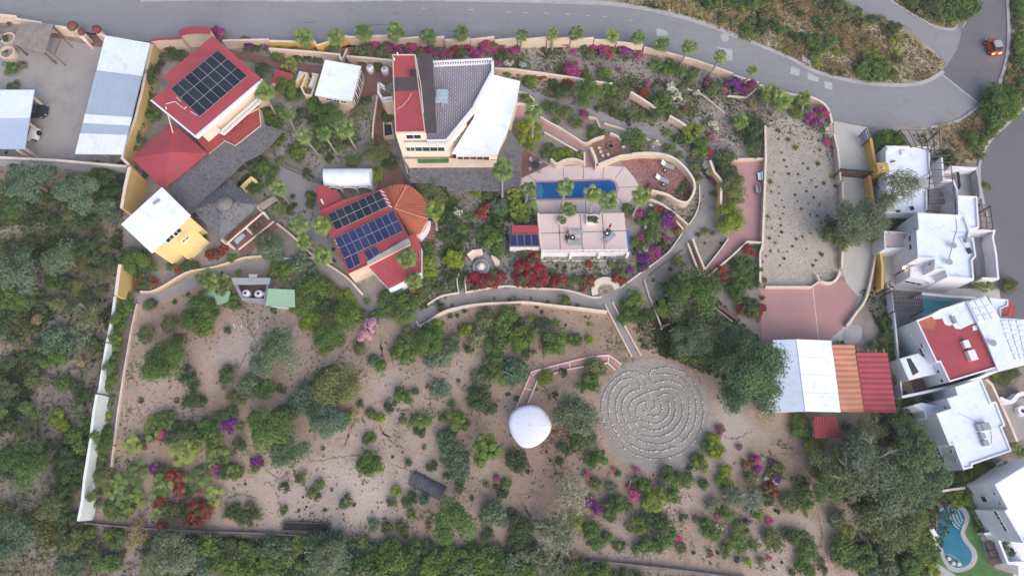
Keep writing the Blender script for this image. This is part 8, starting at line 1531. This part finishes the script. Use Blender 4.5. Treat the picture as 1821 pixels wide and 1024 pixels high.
# ---------------------------------------------------------------- the big crowns, one tree each
for a in (('H', 1336, 655, 62, 5.5, 'feather'), ('H', 1345, 700, 42, 3.6, 'feather'), ('H', 1305, 700, 34, 3, 'feather'), ('H', 1318, 615, 38, 3, 'dense'), ('B', 1362, 640, 26, 4.6, 'feather'),
          ('G', 1236, 520, 45, 3.2, 'feather'), ('B', 493, 630, 45, 3.4, 'feather'), ('G', 291, 643, 49, 3.0, 'feather'), ('G', 482, 760, 46, 3.2, 'leafy'), ('H', 516, 796, 36, 2.6, 'feather'), ('G', 806, 930, 45, 3.0, 'leafy'), ('O', 600, 686, 42, 2.6, 'feather'),
          ('B', 55, 322, 42, 3.6, 'feather'), ('B', 142, 345, 44, 3.6, 'leafy'), ('B', 110, 460, 40, 3, 'sparse'), ('B', 40, 485, 44, 3, 'feather'), ('G', 50, 825, 44, 3, 'feather'),
          ('S', 1524, 393, 48, 4.2, 'feather'), ('S', 1508, 410, 30, 3.5, 'sparse'), ('S', 1600, 336, 40, 5.4, 'sparse', True), ('O', 1577, 360, 26, 4.4, 'sparse', True),
          ('O', 1476, 822, 36, 2.6, 'feather'), ('S', 1540, 815, 52, 3.6, 'feather', True), ('O', 1505, 850, 44, 3, 'sparse', True), ('G', 1470, 868, 34, 2.6, 'leafy'), ('S', 1580, 870, 50, 3.6, 'feather'), ('O', 1560, 920, 46, 3, 'feather'), ('H', 1630, 820, 46, 4.4, 'feather'), ('H', 1650, 850, 40, 4.2, 'leafy'), ('H', 1618, 770, 30, 3.6, 'dense'), ('O', 1540, 760, 34, 2.4, 'sparse'), ('O', 1600, 930, 42, 3, 'feather'),
          ('S', 1022, 742, 40, 3, 'feather'), ('S', 1012, 712, 28, 2.4, 'sparse', True), ('W', 1018, 880, 40, 2.6, 'sparse', True), ('S', 990, 950, 48, 2.8, 'sparse', True), ('B', 586, 745, 34, 2.4, 'feather'), ('S', 1300, 880, 26, 1.6, 'sparse', True),
          ('G', 868, 800, 38, 1.8, 'clump'), ('B', 25, 950, 44, 3, 'feather'), ('O', 90, 900, 34, 2.4, 'sparse'), ('O', 160, 560, 26, 2, 'sparse', True), ('S', 585, 992, 32, 3, 'feather'), ('G', 206, 565, 13, 1.9, 'leafy'), ('G', 201, 600, 12, 1.9, 'leafy'), ('H', 194, 655, 13, 2, 'leafy'), ('G', 186, 790, 16, 2.2, 'feather'), ('O', 178, 850, 15, 2.2, 'feather'), ('G', 170, 775, 12, 2.6, 'leafy'), ('O', 165, 880, 12, 2.2, 'feather'), ('S', 310, 985, 44, 3, 'feather')):
    tall(*a)
for a in (('G', 999, 394, 7, 2.0), ('D', 1050, 390, 6, 2.1), ('D', 1059, 392, 6, 2.1), ('G', 993, 390, 5, 2.0), ('D', 1645, 424, 0.1, 0)):
    if a[2] > 1: r_ = plant(a[0], a[1], a[2] if False else a[2], a[3], now=True) if False else None
for k_, x_, y_, rp_, z_ in (('G', 999, 394, 8, 2.05), ('D', 1049, 390, 6, 2.1), ('D', 1060, 392, 6, 2.1)):
    r_ = plant(k_, x_, y_, rp_, now=True); q_ = P(x_, y_, z_); r_.location = (q_.x, q_.y, z_-.15)
many(200, 300, S3, "F 595 690 610 750 56;F 660 720 650 770 52")
many(1521, 220, S3, "D 220 605 34;D 260 600 36;D 240 620 30")
many(880, 0, 5.356, "F 260 330 245 495 60;F 550 325 545 480 68;M 690 420 36;M 960 430 40;M 1080 450 44;U 1210 470 50;U 1270 500 46;M 1370 480 44;M 740 640 60;M 700 680 50;M 760 700 44;M 190 490 44;M 60 450 40;M 10 480 40;V 440 730 36;V 680 770 50;V 720 800 40;w 150 600 30;w 520 650 26")
many(660, 60, S3, "M 740 100 40;M 690 70 34;M 615 110 30;M 380 118 30;M 480 118 30;M 560 75 24;M 170 95 30;M 100 90 28;M 830 140 26")
many(1080, 130, S3, "U 350 920 40;M 400 900 30;U 380 860 30;M 150 870 26;V 300 850 22")
many(0, 500, 2.926, "G 560 480 40;G 575 530 36;G 600 400 36;Y 600 330 34;G 625 250 40;G 560 780 34;Y 545 830 30;O 530 870 44;O 520 930 44;G 500 990 44;G 570 640 24;G 640 120 44")
# ---------------------------------------------------------------- bushes: the 300 largest one by one, the rest as one mass
BUSHQ.sort(key=lambda t_: -t_[0])
for (rp, k, x, y, st, lf, fl) in BUSHQ[:295]: plant(k, x, y, rp, st, lf, fl, now=True)
Vs, Ts, Ms = [], [], []; ks = list(FM)
for (rp, k, x, y, st, lf, fl) in BUSHQ[295:]:
    n0 = len(PLANTS); W_, t_, kk = plant(k, x, y, rp, st, lf, fl, now='merge'); Vs.append(W_); Ts.append(t_); Ms.append(np.full(len(t_), ks.index(kk)))
V_ = np.concatenate(Vs); me = quads_mesh('small_bushes', V_, len(V_)//4, [FM[k] for k in ks], np.concatenate(Ms), np.concatenate(Ts))
o = bpy.data.objects.new('small_bushes', me); COL.objects.link(o); tag(o, 'smaller bushes and seedlings scattered between the larger plants', 'bushes', kind='stuff')
# ---------------------------------------------------------------- uncountable ground cover
def inpoly(x, y, p):
    c = False; j = len(p)-1
    for i in range(len(p)):
        if (p[i][1] > y) != (p[j][1] > y) and x < (p[j][0]-p[i][0])*(y-p[i][1])/(p[j][1]-p[i][1])+p[i][0]: c = not c
        j = i
    return c
def cover(name, label, polys, n, size, m, seed, kind='blade', hmul=1.0, cat='ground cover', clumpy=0.0):
    """many small leaf tufts or pebbles scattered over photo-traced areas: ONE object"""
    g = np.random.default_rng(seed); W_ = [W2(p, 0) for p in polys]; Q = []; T_ = []; tot = 0
    areas = [abs(area(w)) for w in W_]; A_ = sum(areas); pos = []
    for w, a in zip(W_, areas):
        xs = [p[0] for p in w]; ys = [p[1] for p in w]; k = int(n*a/A_); c = 0; centers = None; tries = 0
        cl = [(g.uniform(min(xs), max(xs)), g.uniform(min(ys), max(ys))) for _ in range(max(3, int(a/14)))]
        while c < k and tries < k*30:
            tries += 1
            if clumpy and g.uniform() < clumpy: q = cl[g.integers(0, len(cl))]; x, y = q[0]+g.normal()*0.8, q[1]+g.normal()*0.8
            else: x, y = g.uniform(min(xs), max(xs)), g.uniform(min(ys), max(ys))
            if inpoly(x, y, w): pos.append((x, y)); c += 1
    pos = np.array(pos)
    if kind == 'blade':
        m_ = 5; N = len(pos)*m_; base = np.repeat(np.c_[pos, np.zeros(len(pos))], m_, 0); s_ = np.repeat(size*g.uniform(.5, 1.4, len(pos)), m_)
        d = unit(g.normal(size=(N, 3))*np.array([1, 1, .5])+np.array([0, 0, .55])); sd = unit(np.cross(d, g.normal(size=(N, 3))))
        ctr = base+d*(s_*.55)[:, None]*hmul; a = sd*(s_*.28)[:, None]; b_ = d*(s_*.5)[:, None]*hmul
        V = np.stack([ctr-a, ctr-b_, ctr+a, ctr+b_], 1); V[:, :, 2] = np.maximum(V[:, :, 2], .01); tint = np.repeat(g.uniform(0, 1, len(pos)), m_)*.7+g.uniform(0, .3, N)
        me = quads_mesh(name, V.reshape(-1, 3), N, [m], None, tint)
        o = bpy.data.objects.new(name, me); COL.objects.link(o)
    else:
        vs = []; fs = []
        for x, y in pos:
            s_ = size*g.uniform(.4, 1.5); k = len(vs); r0 = g.uniform(0, 6.28)
            for i in range(5): vs.append((x+s_*math.cos(r0+i*1.257)*g.uniform(.7, 1.2), y+s_*math.sin(r0+i*1.257)*g.uniform(.7, 1.2), 0.012))
            vs.append((x, y, s_*.8))
            for i in range(5): fs.append((k+i, k+(i+1) % 5, k+5))
        o = mk(name, vs, fs, m, loc=(0, 0, 0))
    return tag(o, label, cat, kind='stuff')
WL = [(-60, 300), (225, 315), (212, 500), (190, 620), (165, 760), (140, 930), (300, 950), (600, 968), (1000, 1000), (1330, 1035), (1330, 1100), (-60, 1100)]
SANDP = [(250, 545), (420, 500), (560, 490), (680, 580), (900, 545), (1080, 560), (1130, 640), (1060, 700), (1080, 830), (1250, 850), (1430, 760), (1600, 810), (1650, 1030), (1200, 1005), (1000, 985), (620, 955), (160, 925), (205, 760)]
UPP = [(620, 85), (1060, 78), (1145, 90), (1235, 116), (1350, 155), (1470, 200), (1490, 300), (1365, 225), (1300, 280), (1260, 320), (1200, 255), (1080, 205), (950, 165), (880, 120), (760, 105), (620, 105)]
MIDP = [(760, 350), (950, 340), (960, 450), (1110, 460), (1230, 300), (1255, 360), (1170, 465), (1070, 520), (930, 510), (820, 520), (740, 555), (690, 550), (760, 460)]
COURTV = [(470, 190), (660, 200), (680, 280), (560, 300), (480, 260), (420, 330), (500, 350), (560, 380), (540, 440), (470, 380)]
RWILD = [(1120, 560), (1240, 500), (1350, 600), (1370, 720), (1290, 680), (1200, 640), (1140, 620)]
RB = [(1500, 790), (1560, 750), (1600, 745), (1650, 700), (1720, 860), (1650, 1030), (1560, 1060), (1510, 1000), (1530, 920), (1470, 860)]
NE = [(1040, -30), (1110, 8), (1190, 22), (1310, 65), (1400, 101), (1480, 136), (1590, 148), (1650, 140), (1680, 115), (1630, 72), (1560, 38), (1500, 8), (1480, -30)]
NE2 = [(1585, 2), (1609, 19), (1663, 49), (1693, 53), (1703, 44), (1740, 0), (1740, -30), (1580, -30)]
NE3 = [(1798, -30), (1798, 60), (1785, 150), (1700, 218), (1625, 240), (1640, 296), (1738, 288), (1765, 242), (1840, 170), (1840, -30)]
SIDE = [(1525, 520), (1585, 500), (1600, 700), (1620, 830), (1640, 980), (1660, 880), (1590, 740), (1585, 620)]
cover('wild_undergrowth', 'dark undergrowth filling the wild slope left of and below the garden', [WL], 12000, .34, FM['D'], 11, clumpy=.8)
cover('wild_undergrowth', 'olive and brown scrub litter on the wild slope', [WL], 11000, .28, FM['O'], 12, clumpy=.75)
cover('dry_litter', 'dry tan twigs and leaf litter on the wild slope', [WL], 6000, .22, FM['T'], 13, clumpy=.4)
cover('sparse_weeds', 'scattered weeds and seedlings on the pink sand', [SANDP], 4200, .17, FM['O'], 14, clumpy=.85)
cover('sparse_weeds', 'scattered darker seedlings on the pink sand', [SANDP], 1100, .17, FM['D'], 15, clumpy=.85)
cover('sand_pebbles', 'small dark pebbles and clods on the pink sand', [SANDP, RB], 3400, .07, 'darkstone', 16, 'pebble', cat='pebbles', clumpy=.6)
cover('ground_plants', 'low ground cover plants in the upper garden beds', [UPP], 7000, .2, FM['O'], 17, clumpy=.8)
cover('ground_plants', 'low green ground cover in the middle garden beds', [MIDP, COURTV], 9000, .22, FM['G'], 18, clumpy=.75)
cover('bed_litter', 'dark leaf litter between the garden shrubs', [MIDP, COURTV, RWILD, UPP], 7000, .2, FM['D'], 19, clumpy=.6)
cover('fallen_petals', 'fallen magenta petals under the bougainvillea', [UPP], 900, .10, BM['M'], 20, clumpy=.9)
cover('tree_undergrowth', 'shady undergrowth below the lower right trees', [RB, RWILD, SIDE], 9000, .26, FM['D'], 21, clumpy=.6)
cover('tree_undergrowth', 'olive grass below the lower right trees', [RB, RWILD, SIDE], 7000, .24, FM['O'], 22, clumpy=.6)
cover('dry_grass', 'dry golden grass on the verge between the roads', [NE, NE2], 17000, .32, FM['T'], 23, clumpy=.75)
cover('dry_grass', 'dry golden grass on the verge right of the roads', [NE3], 8000, .3, FM['T'], 24, clumpy=.7)
cover('verge_weeds', 'green weeds among the dry grass of the verges', [NE, NE2, NE3], 8000, .28, FM['O'], 25, clumpy=.8)
cover('verge_rubble', 'pale rubble and stones on the verge', [NE, NE2, NE3], 1800, .12, 'stone', 26, 'pebble', cat='rubble', clumpy=.8)
cover('red_gravel_stones', 'dark red gravel lumps on the sunbathing terrace and fire circle', [tl(1080, 130, [(130, 520), (300, 500), (400, 530), (480, 590), (515, 660), (495, 760), (440, 765), (280, 710), (200, 670)]), tl(880, 130, [(600, 430), (700, 370), (770, 400), (780, 480), (640, 510)])], 1500, .09, M['brown'], 27, 'pebble', cat='gravel')
cover('lot_pebbles', 'fine pebbles scattered on the sandy lot', [[(1366, 222), (1475, 196), (1492, 318), (1496, 485), (1445, 502), (1358, 508)]], 1500, .06, 'darkstone', 28, 'pebble', cat='pebbles', clumpy=.5)
# ---------------------------------------------------------------- labels of the plants
LM = {'the first road palms': (570, 75), 'the arched gate wall': (350, 60), 'the long blue shed roof': (200, 160), 'the ramada': (60, 65), 'the left carport': (30, 210), 'the diagonal solar house': (370, 150), 'the square red roof': (300, 285), 'the palapa': (400, 370), 'the yellow house': (275, 400), 'the cottage roof': (600, 145), 'the white vault': (615, 312), 'the red solar house': (650, 410), 'the orange fan roof': (735, 365), 'the red tiled wing': (705, 470), 'the main house': (760, 180), 'the white annex roof': (870, 210), 'the thatched porch': (830, 310), 'the long pool': (1025, 337), 'the raised terrace': (1035, 415), 'the small solar shed': (930, 420), 'the fountain': (855, 475), 'the round path seat': (1077, 515), 'the fire ring': (1086, 260), 'the two loungers': (1180, 305), 'the path bend': (1250, 350), 'the pink terrace': (1330, 350), 'the sandy lot': (1430, 360), 'the driveway gate': (1525, 302), 'the parking court': (1430, 555), 'the brown stairs': (1240, 460), 'the labyrinth': (1165, 733), 'the white canopy': (942, 757), 'the sloping trough': (761, 864), 'the black trough': (543, 937), 'the tank enclosure': (447, 515), 'the green shed': (500, 530), 'the white boundary wall': (165, 780), 'the property corner': (150, 925), 'the yellow wall stub': (210, 500), 'the yard wall': (110, 300), 'the white hall roof': (1440, 670), 'the red tiled hut': (1470, 762), 'the kidney pool': (1700, 955), 'the big white house': (1730, 760), 'the red painted roof': (1700, 610), 'the teal pool': (1660, 545), 'the two-storey house': (1680, 440), 'the grey-treed house': (1610, 320), 'the road junction': (1690, 110), 'the small red car': (1765, 83), 'the kerb slab': (1435, 105), 'the upper walk': (1150, 130), 'the purple street corner': (1325, 150), 'the upper cream wall': (1000, 150), 'the path left end': (260, 525), 'the sandy corner': (205, 800), 'the photo left edge': (0, 620), 'the photo bottom edge': (800, 1015), 'the photo lower right': (1560, 960), 'the photo lower left': (60, 980)}
def direc(dx, dy):
    a = (math.degrees(math.atan2(-dy, dx))+360) % 360
    return ['right of', 'up right of', 'above', 'up left of', 'left of', 'down left of', 'below', 'down right of'][int(((a+22.5) % 360)//45)]
OR2 = ['nearest', 'second nearest', 'third nearest', 'fourth nearest', 'fifth nearest', 'sixth nearest', 'seventh nearest', 'eighth nearest', 'ninth nearest', 'tenth nearest', 'eleventh nearest', 'twelfth nearest', 'thirteenth nearest', 'fourteenth nearest', 'fifteenth nearest', 'sixteenth nearest']
groups = {}
for o, kind, x, y in PLANTS:
    nm = min(LM, key=lambda k: math.hypot(LM[k][0]-x, LM[k][1]-y)); L_ = LM[nm]; d = math.hypot(L_[0]-x, L_[1]-y)
    groups.setdefault((kind, direc(x-L_[0], y-L_[1]), nm), []).append((d, o))
for (kind, dr, nm), lst in groups.items():
    lst.sort(key=lambda t_: t_[0])
    for i, (d, o) in enumerate(lst):
        o['label'] = f'{kind} {dr} {nm}' if len(lst) == 1 else f'{kind} {dr} {nm}, {OR2[min(i, 15)]} one'
cnt = {}
for o, kind, x, y in PLANTS: cnt.setdefault(kind, []).append(o)
for kind, os_ in cnt.items():
    if len(os_) > 1:
        for o in os_:
            if 'group' not in o: o['group'] = ('many ' + kind + ('es' if kind.endswith('bush') else 's'))[:60]

# ---------------------------------------------------------------- evening haze
hz = MB().box((0, 0, (CH+6)/2-.5), (1780, 1780, CH+7)).build('haze', 'glass', loc=(0, 0, 0)); hz.data.materials.clear()
m = bpy.data.materials.new('haze_air'); m.use_nodes = True; t = m.node_tree; t.nodes.clear()
pv = t.nodes.new('ShaderNodeVolumePrincipled'); pv.inputs['Density'].default_value = 0.0004; pv.inputs['Color'].default_value = (0.86, 0.88, 0.93, 1); pv.inputs['Anisotropy'].default_value = 0.2
ot = t.nodes.new('ShaderNodeOutputMaterial'); t.links.new(pv.outputs[0], ot.inputs['Volume']); hz.data.materials.append(m)
tag(hz, kind='stuff'); hz['label'] = 'thin pale evening haze over the whole garden'
